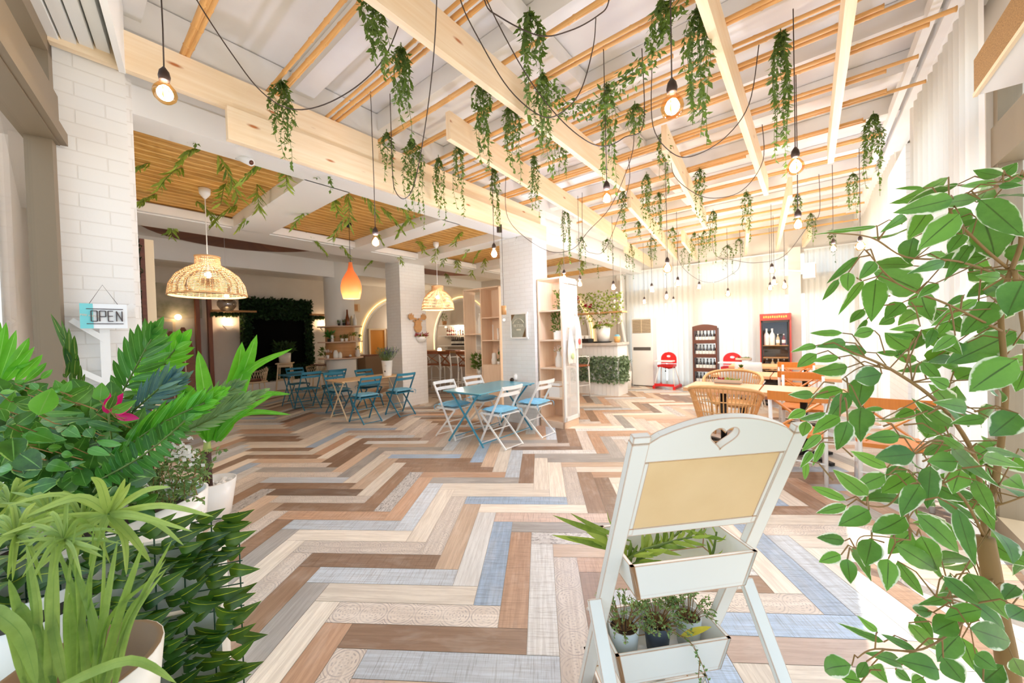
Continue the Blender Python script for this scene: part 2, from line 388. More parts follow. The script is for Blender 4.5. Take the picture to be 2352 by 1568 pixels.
for k in range(-90, 91):
    for j in range(-12, 13):
        ob, oa = k*TW+j*TL, -k*TW+j*TL
        plank(ob, ob+TW, oa, oa+TL); plank(ob-TL, ob, oa, oa+TW)
n0 = len(vs)
for s, t in ((-2.4, -1.7), (11.2, -1.7), (11.2, 13.8), (-2.4, 13.8)):
    p = W(s, t, -.002); vs.append(tuple(p)); uvs.append((0, 0)); kinds.append(0); cols.append((lin(190), lin(178), lin(160), 0))
fs.append((n0, n0+1, n0+2, n0+3))
me = bpy.data.meshes.new('floor'); me.from_pydata(vs, [], fs)
ul = me.uv_layers.new(name='UVMap'); ul.data.foreach_set('uv', [x for l in me.loops for x in uvs[l.vertex_index]])
ca = me.color_attributes.new('col', 'FLOAT_COLOR', 'POINT'); ca.data.foreach_set('color', [x for c in cols for x in c])
ka = me.attributes.new('kind', 'FLOAT', 'POINT'); ka.data.foreach_set('value', kinds)
k = NT('herringbone tiles'); p = k.n('BsdfPrincipled'); p.inputs['Specular IOR Level'].default_value = .5
ac = k.n('Attribute', attribute_name='col'); ak = k.n('Attribute', attribute_name='kind'); tc = k.n('TexCoord')
sx = k.n('SeparateXYZ'); k.l(tc.outputs['UV'], sx.inputs[0])
cmb = k.n('CombineXYZ'); k.l(sx.outputs[0], cmb.inputs[0]); k.l(sx.outputs[1], cmb.inputs[1]); k.l(ac.outputs['Alpha'], cmb.inputs[2])
def fnoise(sc, det=5.0, rough=.65, dist=.4):
    mp = k.n('Mapping'); mp.inputs['Scale'].default_value = sc; k.l(cmb.outputs[0], mp.inputs[0])
    nz = k.n('TexNoise', i_Scale=1.0, i_Detail=det, i_Roughness=rough, i_Distortion=dist); k.l(mp.outputs[0], nz.inputs[0]); return nz.outputs[0]
grain = fnoise((3, 55, 3)); blot = fnoise((4, 9, 3), 3.0); cross = fnoise((150, 6, 3), 3.0, .7, .1); fine = fnoise((14, 160, 5))
c = ac.outputs['Color']
c = k.mix(k.math('MULTIPLY', k.ramp(grain, [(.42, (1, 1, 1, 1)), (.62, (0, 0, 0, 1))]), .42), c, k.mix(1.0, c, (.55, .50, .46, 1), 'MULTIPLY'))
c = k.mix(k.math('MULTIPLY', k.ramp(blot, [(.5, (0, 0, 0, 1)), (.72, (1, 1, 1, 1))]), .16), c, (.80, .74, .66, 1))
c = k.mix(k.math('MULTIPLY', k.ramp(fine, [(.55, (0, 0, 0, 1)), (.7, (1, 1, 1, 1))]), .25), c, k.mix(1.0, c, (.5, .45, .42, 1), 'MULTIPLY'))
is3 = k.math('COMPARE', ak.outputs['Fac'], 3.0, .3)
c = k.mix(k.math('MULTIPLY', k.math('MULTIPLY', k.ramp(cross, [(.5, (0, 0, 0, 1)), (.66, (1, 1, 1, 1))]), is3), .55), c, k.mix(1.0, c, (.5, .44, .40, 1), 'MULTIPLY'))
is2 = k.math('COMPARE', ak.outputs['Fac'], 2.0, .3)
sp = fnoise((26, 90, 3), 4.0, .7, .8)
c = k.mix(k.math('MULTIPLY', k.math('MULTIPLY', k.ramp(sp, [(.52, (0, 0, 0, 1)), (.6, (1, 1, 1, 1))]), is2), .8), c, (.10, .08, .07, 1))
# printed medallions on the patterned tiles
pu = k.math('SUBTRACT', k.math('FRACT', k.math('DIVIDE', sx.outputs[0], TW)), .5); pv = k.math('SUBTRACT', k.math('DIVIDE', sx.outputs[1], TW), .5)
r = k.math('SQRT', k.math('ADD', k.math('MULTIPLY', pu, pu), k.math('MULTIPLY', pv, pv))); th = k.math('ARCTAN2', pv, pu)
ring = k.math('GREATER_THAN', k.math('SINE', k.math('MULTIPLY', r, 58.0)), .35)
petal = k.math('GREATER_THAN', k.math('SINE', k.math('ADD', k.math('MULTIPLY', th, 8.0), k.math('MULTIPLY', r, 9.0))), .1)
pat = k.math('MULTIPLY', k.math('MAXIMUM', k.math('MULTIPLY', ring, petal), k.math('COMPARE', r, .46, .02)), k.math('LESS_THAN', r, .49))
cor = k.math('MULTIPLY', k.math('GREATER_THAN', r, .53), k.math('GREATER_THAN', k.math('SINE', k.math('MULTIPLY', r, 80.0)), .2))
pat = k.math('MAXIMUM', pat, cor); wear = k.ramp(fnoise((9, 22, 3), 4.0), [(.4, (.35, .35, .35, 1)), (.62, (1, 1, 1, 1))])
is1 = k.math('COMPARE', ak.outputs['Fac'], 1.0, .3)
c = k.mix(k.math('MULTIPLY', k.math('MULTIPLY', k.math('MULTIPLY', pat, is1), wear), .55), c, (.24, .20, .20, 1))
k.l(c, p.inputs['Base Color']); p.inputs['Roughness'].default_value = .38
b = k.n('Bump', i_Strength=.08, i_Distance=.004); k.l(grain, b.inputs['Height']); k.l(b.outputs[0], p.inputs['Normal'])
me.materials.append(k.end(p.outputs[0]))
floor = bpy.data.objects.new('floor', me); COL.objects.link(floor); floor['kind'] = 'structure'
b = MB(); b.box((20, -9, -.11), (80, 60, .2)); RS(b, 'ground_outside', mat('pale pavement', (196, 190, 180), .8))
# ================================================================== SHELL (s, t, z)
TR = -.94            # window wall on the right
SF = 10.45           # curtained wall at the far end
b = MB(); b.prism([(-.02, 3.75), (-.90, -1.15), (10.9, -1.15), (10.9, 3.75)], 3.75, 3.95); b.box((5.15, 8.5, 3.6), (11.1, 9.7, .2)); b.box((5.15, 3.67, 3.52), (10.9, .06, .72))
RS(b, 'ceiling', M['ceil'])
b = MB()
for s in (.35, 1.42, 2.22, 3.1, 3.9, 4.62, 5.4, 6.2, 7.0, 7.8, 8.6, 9.4): b.box((s, 1.35, 3.66), (.16, 4.58, .17))
b.box((5.0, 3.50, 3.62), (10.6, .2, .24)); b.box((5.0, -.80, 3.62), (10.9, .16, .24)); b.box((4.4, 1.55, 3.655), (9.0, .10, .15))
RS(b, 'ceiling_ribs', M['ceil'])
# right window wall
b = MB(); b.box((4.5, TR-.1, 3.45), (12.2, .2, .62)); b.box((4.5, TR-.12, .03), (12.2, .24, .06))
b.box((4.05, TR-.1, 1.6), (.12, .2, 3.2)); b.box((10.3, TR-.1, 1.6), (.5, .2, 3.2))
RS(b, 'wall_right', M['wallw'])
b = MB(); b.box((5.75, -.86, 1.6), (1.05, .24, 3.2)); RS(b, 'pilaster_right', M['brick2'])
b = MB(); b.box((3.9, -.66, 3.56), (6.4, .05, .1)); b.box((3.9, -.74, 3.58), (6.4, .03, .05)); RS(b, 'trim_1', M['white'])
FR = mat('window frame bronze', (150, 134, 110), .45, .1)
def glazing(name, s0, s1, bars, t, z0=.06, zt=2.5, z1=3.2, tth=.2):
    r = MB(); w = .07
    for s in bars: r.box((s, t, (z0+z1)/2), (w, .1, z1-z0))
    for z, h in ((z0+.05, .1), (zt, tth), (z1-.04, .08)): r.box(((s0+s1)/2, t, z), (s1-s0, .12, h))
    o = RS(r, name, FR)
    g = MB(); g.box(((s0+s1)/2, t-.02, (z0+z1)/2), (s1-s0-.02, .01, z1-z0-.02)); go = g.build('glass', M['glass'], o, world=False); return o
glazing('window_2', -1.5, 4.0, (-1.45, -.2, .75, .95, 1.9, 2.85, 3.95), TR-.08, zt=2.62, tth=.26)
glazing('window_3', 6.25, 10.1, (6.3, 7.5, 8.8, 10.05), TR-.1, zt=2.4, tth=.12)
glazing('window_4', 4.15, 5.2, (4.2, 5.15), TR-.1, zt=2.4, tth=.12)
# left window: slightly skewed glass front beside the brick column
LW = W(0.0, 3.36); LD = (W(-.80, -.94)-LW).normalized(); LA = math.atan2(LD.y, LD.x)
def LS(b, name, m, parent=None):
    o = b.build(name, m, parent, world=False)
    if parent is None: o.location = LW; o.rotation_euler = (0, 0, LA); o['kind'] = 'structure'
    return o
b = MB()
b.box((2.25, .0, 2.76), (4.5, .13, .28)); b.box((2.25, .07, 2.66), (4.5, .05, .07)); b.box((2.25, .0, 3.15), (4.5, .1, .09)); b.box((2.25, 0, .05), (4.5, .1, .1))
for x in (.04, 1.35, 2.7, 4.4): b.box((x, 0, 1.65), (.08, .1, 3.2))
w1 = LS(b, 'window_1', M['brass'])
b = MB(); b.box((2.25, -.03, 1.65), (4.46, .01, 3.1)); LS(b, 'glass', M['glass'], w1)
b = MB(); b.box((2.25, -.06, 3.5), (4.5, .1, .6)); LS(b, 'wall_left', M['wallw'])
b = MB()
for i, y in enumerate((.05, .115, .18, .245)): b.box((2.2, y+.012, 3.27+.012*i), (4.4, .055, .16))
b.box((2.2, .16, 3.45), (4.4, .34, .24)); b.box((2.2, .33, 3.36), (4.4, .03, .42)); LS(b, 'trim_2', M['white'])
b = MB()
# brick column beside the left window
b = MB(); b.box((.17, 3.53, 1.62), (.345, .3, 3.24)); b.box((.36, 3.62, 1.62), (.05, .2, 3.24)); RS(b, 'column_1', M['brick'])
b = MB(); b.box((-.25, 8.4, 1.75), (.15, 9.6, 3.5)); RS(b, 'wall_wing', M['white'])
b = MB(); b.box((5.0, 13.2, 1.75), (11.4, .2, 3.5)); RS(b, 'wall_back', M['wallw'])
# white coffered soffit over the left wing
b = MB(); zs, hs = 3.16, .2
b.box((5.0, 3.76, zs), (10.6, .28, hs)); b.box((5.0, 6.6, zs), (10.6, .66, hs))
COFF = [(.35, 1.62), (2.08, 3.38), (3.72, 4.72), (5.05, 6.4), (6.75, 8.1), (8.45, 9.9)]
edges = [-.2]+[x for c in COFF for x in c]+[10.3]
for i in range(0, len(edges), 2): b.box(((edges[i]+edges[i+1])/2, 5.08, zs), (edges[i+1]-edges[i], 2.4, hs))
for s0, s1 in COFF: b.box(((s0+s1)/2, 6.24, 3.12), (s1-s0, .1, .1))
RS(b, 'ceiling_soffit', M['white'])
b = MB(); b.box((2.3, 9.75, 3.3), (5.2, .25, .42)); b.box((7.6, 9.75, 3.36), (5.3, .25, .3)); RS(b, 'bulkhead', M['white'])
# pillars
b = MB(); b.box((4.925, 6.94, 1.55), (.65, .52, 3.1)); RS(b, 'pillar_1', M['brick2'])
b = MB(); b.box((5.0, 3.74, 1.75), (.4, .68, 3.5)); RS(b, 'pillar_2', M['brick2'])
b = MB(); b.lathe([(.37, 0), (.37, 3.5)], 32, (4.9, 9.9, 0)); RS(b, 'pillar_3', M['white'])
# far wall: lintels and jambs behind the sheers
b = MB(); b.box((SF+.1, 1.6, 2.42), (.2, 5.3, .42)); b.box((SF+.1, 1.6, 3.45), (.2, 5.3, .7)); b.box((SF+.1, 1.6, .05), (.2, 5.3, .1))
for t in (-.85, .95, 2.3, 4.1): b.box((SF+.1, t, 1.6), (.2, .22, 3.2))
b.box((10.33, 4.2, 1.75), (.46, .12, 3.5)); b.box((SF-.12, .25, 1.6), (.3, .22, 3.2))
RS(b, 'wall_far', M['wallw'])
# bar back wall with arches (raised plaster rings, warm strip light inside)
b = MB(); b.box((10.3, 8.75, 1.75), (.2, 9.1, 3.5)); RS(b, 'wall_bar', M['wallw'])
b = MB(); b.box((6.5, 12.6, .13), (7.4, .2, .26)); RS(b, 'kerb', M['white'])
def arch(name, s=None, t=None, hw=1.55, spring=1.35, w=.09, dep=.07, m=None):
    def at(a, r): return (math.cos(a)*r, spring+math.sin(a)*r)
    r_ = MB(); n = 28; pts = [(-hw, .9)]+[at(PI-PI*i/n, hw) for i in range(n+1)]+[(hw, .9)]
    ins = [(-hw+w, .9)]+[at(PI-PI*i/n, hw-w) for i in range(n+1)]+[(hw-w, .9)]
    for i in range(len(pts)-1):
        q = [pts[i], pts[i+1], ins[i+1], ins[i]]
        if s is not None: vs8 = [(s-dep, t+x, z) for x, z in q]+[(s, t+x, z) for x, z in q]
        else: vs8 = [(t_s+x, t-dep, z) for x, z in q for t_s in (ARS,)]+[(ARS+x, t, z) for x, z in q]
        r_.add(vs8, [(0, 1, 2, 3), (7, 6, 5, 4), (0, 4, 5, 1), (1, 5, 6, 2), (2, 6, 7, 3), (3, 7, 4, 0)])
    o = RS(r_, name, m or M['white'])
    return o
def arcfill(s, t, hw, spring, onb):
    r_ = MB(); n = 28; pts = [(-hw, .9)]+[(math.cos(PI-PI*i/n)*hw, spring+math.sin(PI-PI*i/n)*hw) for i in range(n+1)]+[(hw, .9)]
    if onb: r_.add([(s, t+x, z) for x, z in pts], [tuple(range(len(pts)))])
    else: r_.add([(s+x, t, z) for x, z in pts], [tuple(range(len(pts)))])
    return r_
GREYW = mat('grey niche plaster', (196, 188, 176), .8)
for i, t in enumerate((10.75, 6.75)):
    RS(arcfill(10.19, t, 1.5, 1.35, True), 'niche_%d' % (i+1), GREYW)
    arch('arch_%d' % (i+1), s=10.185, t=t, hw=1.62, w=.06, dep=.05)
    ld = MB(); pts = [(10.16, t+math.cos(PI-PI*j/30)*1.68, 1.35+math.sin(PI-PI*j/30)*1.68) for j in range(31)]
    ld.tube([(10.16, t-1.68, .95)]+pts+[(10.16, t+1.68, .95)], .014, 5); RS(ld, 'led_strip_%d' % (i+1), M['led'])
ARS = 9.0
RS(arcfill(ARS, 13.09, 1.6, 1.35, False), 'niche_3', GREYW)
arch('arch_3', s=None, t=13.085, hw=1.72, w=.06, dep=.05)
ld = MB(); ld.tube([(ARS-1.78, 13.06, .95)]+[(ARS+math.cos(PI-PI*j/30)*1.78, 13.06, 1.35+math.sin(PI-PI*j/30)*1.78) for j in range(31)]+[(ARS+1.78, 13.06, .95)], .014, 5); RS(ld, 'led_strip_3', M['led'])
# ================================================================== sheer curtains
def sheer():
    k = NT('sheer voile'); t = k.n('BsdfTransparent', i_Color=(1, 1, 1, 1)); tl = k.n('BsdfTranslucent', i_Color=rgb((222, 219, 212))); d = k.n('BsdfDiffuse', i_Color=rgb((250, 248, 240)))
    m1 = k.n('MixShader', i_0=.35); k.l(tl.outputs[0], m1.inputs[1]); k.l(d.outputs[0], m1.inputs[2])
    m2 = k.n('MixShader', i_0=.92); k.l(t.outputs[0], m2.inputs[1]); k.l(m1.outputs[0], m2.inputs[2]); return k.end(m2.outputs[0])
M['sheer'] = sheer()
def curtain(p0, p1, z0, z1, label, group=None, n=14, amp=.035, seed=0):
    r = random.Random(seed); d = (p1-p0); L = d.length; d.normalize(); nr = Vector((-d.y, d.x, 0)); m = n*6
    t = thing('sheer_curtain', label, 'curtain', tuple(p0+Vector((0, 0, z0))), math.atan2(d.y, d.x), group)
    vs = []; uv = []
    ph = r.uniform(0, 6)
    for i in range(m+1):
        x = L*i/m; a = amp*math.sin(2*PI*n*x/L+ph+.8*math.sin(5*x+ph))*(.7+.3*math.sin(3*x+ph))
        for z in (0, z1-z0): vs.append((x, a*(1 if z == 0 else .8), z)); uv.append((x, z))
    b = MB(); b.add(vs, [(2*i, 2*i+2, 2*i+3, 2*i+1) for i in range(m)], uv, smooth=True); part(b, 'cloth', M['sheer'], t)
    b = MB(); b.box((L/2, 0, z1-z0+.012), (L, .05, .025)); part(b, 'header_tape', M['white'], t)
    return t
FCT = [(4.05, 3.0), (2.98, 1.85), (1.83, .42), (.08, -.8)]
CL = ['white sheer curtain behind the floor standing air conditioner', 'white sheer curtain between the air conditioner and the wine rack', 'white sheer curtain behind the wine rack and second red high chair', 'white sheer curtain in the far corner right of the drinks fridge']
for i, (a, c) in enumerate(FCT): curtain(W(SF-.16, a), W(SF-.16, c), .03, 3.12, CL[i], None, 9 if i else 8, .04, i)
curtain(W(3.50, -.80), W(5.18, -.80), .04, 3.5, 'tall sheer curtain beside the glazed door, in front of the brick pilaster', None, 12, .05, 9)
curtain(W(6.32, -.80), W(8.2, -.80), .04, 3.5, 'white sheer curtain on the window wall just past the brick pilaster', None, 13, .05, 10)
curtain(W(8.24, -.80), W(10.15, -.80), .04, 3.5, 'white sheer curtain at the far end of the window wall', None, 13, .05, 11)
# ================================================================== hung pine boards
ZB, HB = 3.17, .24
def beam(a, c, label, zb=ZB, h=HB, w=.05):
    d = c-a; L = d.length; rz = math.atan2(d.y, d.x)
    b = GB(); b.box((L/2, 0, h/2), (L, w, h), rz=0)
    o = b.build('pine_beam', M['pine'], None); o.location = (a.x, a.y, zb); o.rotation_euler = (0, 0, rz)
    return tag(o, label, 'beam', 'pine boards hung under the ceiling')
def bpx(x0, y0, x1, y1, label): 
    a, c = atz(x0, y0, ZB), atz(x1, y1, ZB); s, t, _ = ST(c)
    if s > 10.2: c = a+(c-a)*((10.2-ST(a)[0])/(s-ST(a)[0]))
    beam(Vector((a.x, a.y, 0)), Vector((c.x, c.y, 0)), label)
beam(W(.02, 3.30), W(2.06, 3.30), 'upper pine board of the double beam that starts on the left brick column')
beam(W(.84, 3.27), W(4.98, 3.27), 'lower pine board of the double beam, ending at the brick pillar with the framed poster', 2.93, .24)
beam(W(1.9, 3.36), W(4.95, 3.36), 'upper pine board carrying on the double beam up to the poster pillar')
beam(W(-.6, 1.70), W(4.4, 1.74), 'wide pine board crossing overhead, left of the biggest globe bulb')
bpx(1445, 477, 1555, 597, 'pine board carrying on the overhead board towards the wine rack')
bpx(1030, 320, 1438, 566, 'pine board with a cut end hanging right of the double beam')
bpx(1435, 579, 1519, 627, 'short far pine board running on towards the air conditioner')
bpx(1526, 345, 1619, 523, 'pine board whose cut end shows just below the biggest globe bulb')
bpx(1568, 556, 1600, 600, 'small far pine board amid the dense vines over the wine rack')
beam(W(-1.0, .42), W(5.84, .42), 'long pine board right of the leaf garland, seen from almost below')
bpx(1815, 449, 1782, 589, 'pine board starting under the globe bulb on the window side')
bpx(1718, 535, 1711, 602, 'short far pine board in front of the far curtains, over the drinks fridge')
beam(W(-1.0, -.19), W(5.19, -.19), 'rightmost long pine board, next to the window wall')
bpx(1861, 548, 1811, 612, 'far pine board running to the corner pilaster with the wall speaker')
# ================================================================== bamboo canes in bundles across the boards
CN = [(.57, 3), (1.12, 3), (1.55, 3), (2.08, 2), (2.42, 2), (2.75, 3), (3.05, 2), (3.28, 3), (3.62, 2), (4.06, 3), (4.45, 2), (4.92, 3), (5.4, 2), (5.85, 2), (6.4, 3), (7.0, 2), (7.6, 2), (8.2, 2), (8.8, 2), (9.4, 2)]
rc = random.Random(5)
def cane(s, t0, t1, r, z, skew):
    b = MB(); n = int((t1-t0)/.22); pts = []; rr = []
    for i in range(n+1):
        t = (t1-t0)*i/n
        for dt, k in ((-.012, 1.0), (0, 1.22), (.012, 1.0)):
            if 0 <= t+dt <= t1-t0: pts.append((skew*(t+dt), t+dt, .004*math.sin(t*3+s))); rr.append(r*k)
    b.tube(pts, rr, 6); o = b.build('bamboo_cane', M['bamboo'], None); o.location = W(s, t0, z); o.rotation_euler = (0, 0, AU); return o
for i, (s, n) in enumerate(CN):
    for j in range(n):
        t0 = rc.uniform(-.78, -.35); t1 = 3.40 if s < 4.9 else rc.uniform(2.6, 3.3)
        if j == 2 and s > 2: t0 += 1.2
        o = cane(s+j*.05+rc.uniform(-.008, .008), t0, t1, rc.uniform(.013, .017), ZB+HB+.018, rc.uniform(-.012, .012))
        tag(o, 'bamboo cane lying on the pine boards, in the %s cane bundle from the entrance end' % (ORD[i] if i < 12 else ['thirteenth', 'fourteenth', 'fifteenth', 'sixteenth', 'seventeenth', 'eighteenth', 'nineteenth', 'twentieth'][i-12]), 'bamboo cane', 'bamboo cane bundle %d' % (i+1))
# ================================================================== hanging vines
ZR = 3.405
def vine(px, y0, y1, wpx, label, z=ZR, dens=1.0, lf=.042, m='vine', top=None):
    P = top if top is not None else atz(px, y0, z); Y = P.y
    H = (y1-y0)/F*Y; w = wpx/F*Y/2; r = random.Random(int(px*7+y0))
    t = thing('hanging_vine', label, 'vine', tuple(P), 0, 'artificial vines hanging from the ceiling canes')
    lb = MB(); sb = MB(); ns = max(6, int(11*dens))
    sb.tube([(0, 0, .03), (0, 0, 0), (0, 0, -.05)], .004, 4)
    for i in range(ns):
        a = 2*PI*i/ns+r.uniform(-.4, .4); R = w*r.uniform(.35, .95); L = H*(1.0 if i == 0 else r.uniform(.38, .92)); pts = []
        n = max(6, int(L/.045))
        for j in range(n+1):
            f = j/n; k = math.sin(min(1, f*2.6)*PI/2); 
            pts.append(Vector((math.cos(a)*R*k*(1-.35*f)+.012*math.sin(f*9+i), math.sin(a)*R*k*(1-.35*f)+.012*math.cos(f*8+i), -L*f)))
        sb.tube(pts, .0018, 3, caps=False)
        step = .0135/max(.6, dens); q = 0; tot = 0
        for j in range(n):
            seg = pts[j+1]-pts[j]; sl = seg.length; m_ = max(1, int(sl/step))
            for e in range(m_):
                f = (j+e/m_)/n
                if r.random() < f*.45: continue
                p = pts[j]+seg*(e/m_); b_ = r.uniform(0, 2*PI); l = lf*r.uniform(.7, 1.25)
                d = Vector((math.cos(b_)*.75, math.sin(b_)*.75, r.uniform(-1.0, -.15))).normalized()
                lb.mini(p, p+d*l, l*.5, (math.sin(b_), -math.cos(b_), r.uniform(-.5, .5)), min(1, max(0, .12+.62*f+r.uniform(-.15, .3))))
    part(lb, 'foliage', M[m], t); part(sb, 'stem', M['gstem'], t); return t
VN = [  # px, top, bottom, width px, label
 (415, 222, 332, 78, 'vine on the double beam right behind the leftmost globe bulb'), (646, 186, 386, 62, 'long vine on the double beam, second from the left brick column'), (740, 326, 442, 56, 'short vine under the double beam, between the two coffers with white lips'),
 (862, 4, 178, 92, 'bushy vine at the near end of the wide overhead pine board'), (921, 108, 322, 62, 'full green vine hanging from a cane in the middle of the white ceiling field'), (888, 304, 442, 50, 'vine where two upper boards of the double beam meet'), (946, 318, 528, 72, 'wide vine on the double beam beside the looped cable'),
 (1007, 362, 512, 36, 'thin dark vine on the double beam, just right of the wide one'), (1052, 332, 500, 46, 'vine by the cut end of a pine board, over the third coffer'), (1107, 180, 392, 62, 'sparse vine under the wide overhead board, left of its twin'), (1172, 238, 420, 56, 'dark topped vine under the wide overhead board'),
 (1135, 384, 532, 32, 'narrow vine over the bulb nearest the poster pillar'), (1217, 28, 292, 70, 'long leafy vine wound round the looping cable at the top'), (1246, 168, 402, 62, 'vine under the wide overhead board where the garland starts'), (1226, 358, 500, 34, 'slim vine on the far end of the double beam'),
 (1287, 308, 412, 44, 'thin light vine beyond the wide overhead board'), (1190, 498, 602, 32, 'short vine on the poster pillar, under the double beam'), (1299, 478, 604, 34, 'dense vine above the mesh cabinet'), (1600, 20, 330, 88, 'largest vine, thick and bright, beside the biggest globe bulb'),
 (1520, 4, 100, 66, 'short bushy vine behind the cord of the biggest globe bulb'), (1393, 192, 442, 46, 'long narrow vine wrapped round the cord of the teardrop bulb'), (1458, 240, 332, 52, 'tufted vine in the middle of the leaf garland'), (1524, 300, 440, 50, 'vine with a trailing runner below the garland'),
 (1793, 74, 404, 66, 'tallest vine on the window side, left of the rightmost board'), (2006, 262, 446, 62, 'vine by the window wall with a bare cane hook, rightmost of all'), (1959, 398, 500, 32, 'compact vine left of the rightmost one'), (1831, 446, 520, 22, 'small vine over a teardrop bulb on the window side'),
 (1862, 490, 566, 24, 'small vine right of the teardrop bulb on the window side'), (1714, 440, 552, 34, 'bushy vine halfway down the room in front of the long board'), (1607, 388, 512, 34, 'narrow vine in the middle of the room, hanging on the board below the biggest bulb'), (1638, 484, 602, 32, 'bright green full vine left of the bushy one'),
 (1485, 400, 522, 40, 'yellowish vine at the end of the wide overhead board'), (1513, 442, 552, 38, 'vine next to the yellowish one, over the far boards')]
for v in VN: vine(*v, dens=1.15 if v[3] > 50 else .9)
FV = [(1335, 543, 622, 26), (1368, 575, 640, 14), (1395, 548, 606, 26), (1430, 438, 542, 18), (1447, 560, 642, 24), (1466, 508, 552, 14), (1497, 545, 606, 22), (1428, 602, 640, 16), (1545, 522, 578, 20), (1576, 566, 620, 26), (1595, 534, 632, 34), (1617, 530, 600, 24), (1520, 598, 640, 18), (1573, 600, 628, 18), (1625, 592, 632, 16), (1671, 562, 632, 26), (1697, 548, 592, 24), (1758, 574, 622, 14), (1793, 588, 626, 16), (1911, 528, 604, 22), (1548, 612, 640, 14), (1590, 612, 640, 14)]
for i, (x, a, c, w) in enumerate(sorted(FV)):
    n = i+1; nm = (ORD+['thirteenth', 'fourteenth', 'fifteenth', 'sixteenth', 'seventeenth', 'eighteenth', 'nineteenth', 'twentieth', 'twenty-first', 'twenty-second'])[i]
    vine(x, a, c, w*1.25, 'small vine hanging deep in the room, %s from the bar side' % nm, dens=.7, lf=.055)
# leaf garland slung between the largest vine and the overhead board
gp = [(1560, 0, 2.2), (1510, 70, 2.25), (1490, 130, 2.3), (1440, 170, 2.35), (1400, 215, 2.4), (1350, 240, 2.4), (1300, 235, 2.4), (1262, 185, 2.35)]
gt = thing('leaf_garland', 'leafy garland slung in a curve from the largest vine to the wide overhead board', 'garland', tuple(atY(1560, 0, 2.2)))
lb, sb = MB(), MB(); P = [atY(x, y, Y) for x, y, Y in gp]; pts = []
for i in range(len(P)-1):
    for j in range(6): pts.append(P[i].lerp(P[i+1], j/6))
pts.append(P[-1]); sb.tube([atz(1560, -10, ZR)]+pts, .003, 4); rg = random.Random(3)
for p in pts:
    for _ in range(9):
        q = p+Vector((rg.uniform(-.05, .05), rg.uniform(-.05, .05), rg.uniform(-.09, .03))); d = Vector((rg.uniform(-1, 1), rg.uniform(-1, 1), rg.uniform(-1, .2))).normalized()
        lb.mini(q, q+d*rg.uniform(.03, .05), .02, (rg.uniform(-1, 1), rg.uniform(-1, 1), .2), rg.random())
lb.build('foliage', M['vine'], gt); sb.build('stem', M['gstem'], gt)
# ================================================================== filament pendants on cloth cords
def bulb(px, py, Y, kind, label, ztop=3.45, d=None, group='filament pendants'):
    c = atY(px, py, Y); d = d or (.095 if kind == 'globe' else .062)
    t = thing('pendant_bulb', label, 'pendant lamp', (c.x, c.y, ztop), 0, group); dz = c.z-ztop
    r = d/2
    if kind == 'globe':
        gb = [(.0, -r), (r*.5, -r*.87), (r*.87, -r*.5), (r, 0), (r*.9, r*.45), (r*.62, r*.85), (r*.36, r*1.2), (r*.3, r*1.42)]; zt = r*1.4
    else:
        gb = [(.0, -r*1.15), (r*.55, -r*1.02), (r*.92, -r*.6), (r, -.1*r), (r*.86, r*.6), (r*.6, r*1.3), (r*.42, r*1.8), (r*.38, r*2.0)]; zt = r*2.0
    b = MB(); b.lathe(gb, 16, (0, 0, dz)); part(b, 'glass', M['amber'], t)
    b = MB(); b.lathe([(r*.42, 0), (.021, .004), (.024, .02), (.019, .045), (.012, .055), (.005, .066)], 12, (0, 0, dz+zt-.006), capb=True, capt=True); part(b, 'socket', M['bakelite'], t)
    b = MB(); b.tube([(0, 0, dz+zt+.05), (.002, .001, dz*.6), (0, 0, 0)], .0032, 5); part(b, 'cord', M['cable'], t)
    b = MB(); n = 6
    for i in range(n):
        a = 2*PI*i/n; x, y = math.cos(a), math.sin(a); b.tube([(x*r*.14, y*r*.14, dz-r*.55), (x*r*.36, y*r*.36, dz-r*.05), (x*r*.2, y*r*.2, dz+r*.5)], r*.055, 4)
    part(b, 'filament', M['filament'], t)
    lp = bpy.data.lights.new('bulb_light', 'POINT'); lp.energy = BULBW*2.0*(.42 if Y < 2.5 else .9 if Y < 4 else 1.35); lp.color = (.54, .64, 1.0); lp.shadow_soft_size = .045; lo = bpy.data.objects.new('bulb_light', lp); COL.objects.link(lo); lo.location = c
    return t
bulb(379, 215, 1.8, 'globe', 'globe bulb hanging beside the left brick column')
bulb(1544, 246, 1.7, 'globe', 'biggest globe bulb, hanging under the top edge beside the largest vine', d=.1)
bulb(1827, 384, 2.35, 'globe', 'globe bulb on a double cord near the rightmost pine boards')
bulb(1394, 455, 2.6, 'tear', 'teardrop bulb below the long narrow vine')
bulb(863, 556, 3.0, 'tear', 'teardrop bulb in front of the second bamboo coffer')
bulb(1135, 584, 4.1, 'globe', 'globe bulb left of the brick pillar with the poster')
bulb(1833, 516, 2.9, 'tear', 'teardrop bulb on the window side under a small vine')
bulb(1914, 571, 4.6, 'tear', 'bulb in front of the window wall curtains')
bulb(1976, 566, 4.2, 'globe', 'orange glowing bulb nearest the window wall')
bulb(1533, 617, 4.0, 'globe', 'large globe bulb in front of the far pine boards')
bulb(1296, 638, 5.3, 'tear', 'bulb hanging in front of the mesh cabinet')
bulb(1332, 652, 5.4, 'tear', 'bulb just right of the mesh cabinet')
FB_ = [(1409, 661, 6.4, 'globe'), (1497, 666, 6.6, 'globe'), (1557, 652, 6.2, 'globe'), (1531, 683, 7.2, 'globe'), (1480, 694, 8.4, 'globe'), (1547, 693, 8.6, 'globe'), (1606, 660, 7.6, 'globe'), (1672, 676, 7.2, 'globe'), (1773, 622, 6.0, 'globe'), (1778, 650, 6.6, 'globe'), (1769, 662, 7.4, 'globe'), (1802, 658, 6.6, 'globe')]
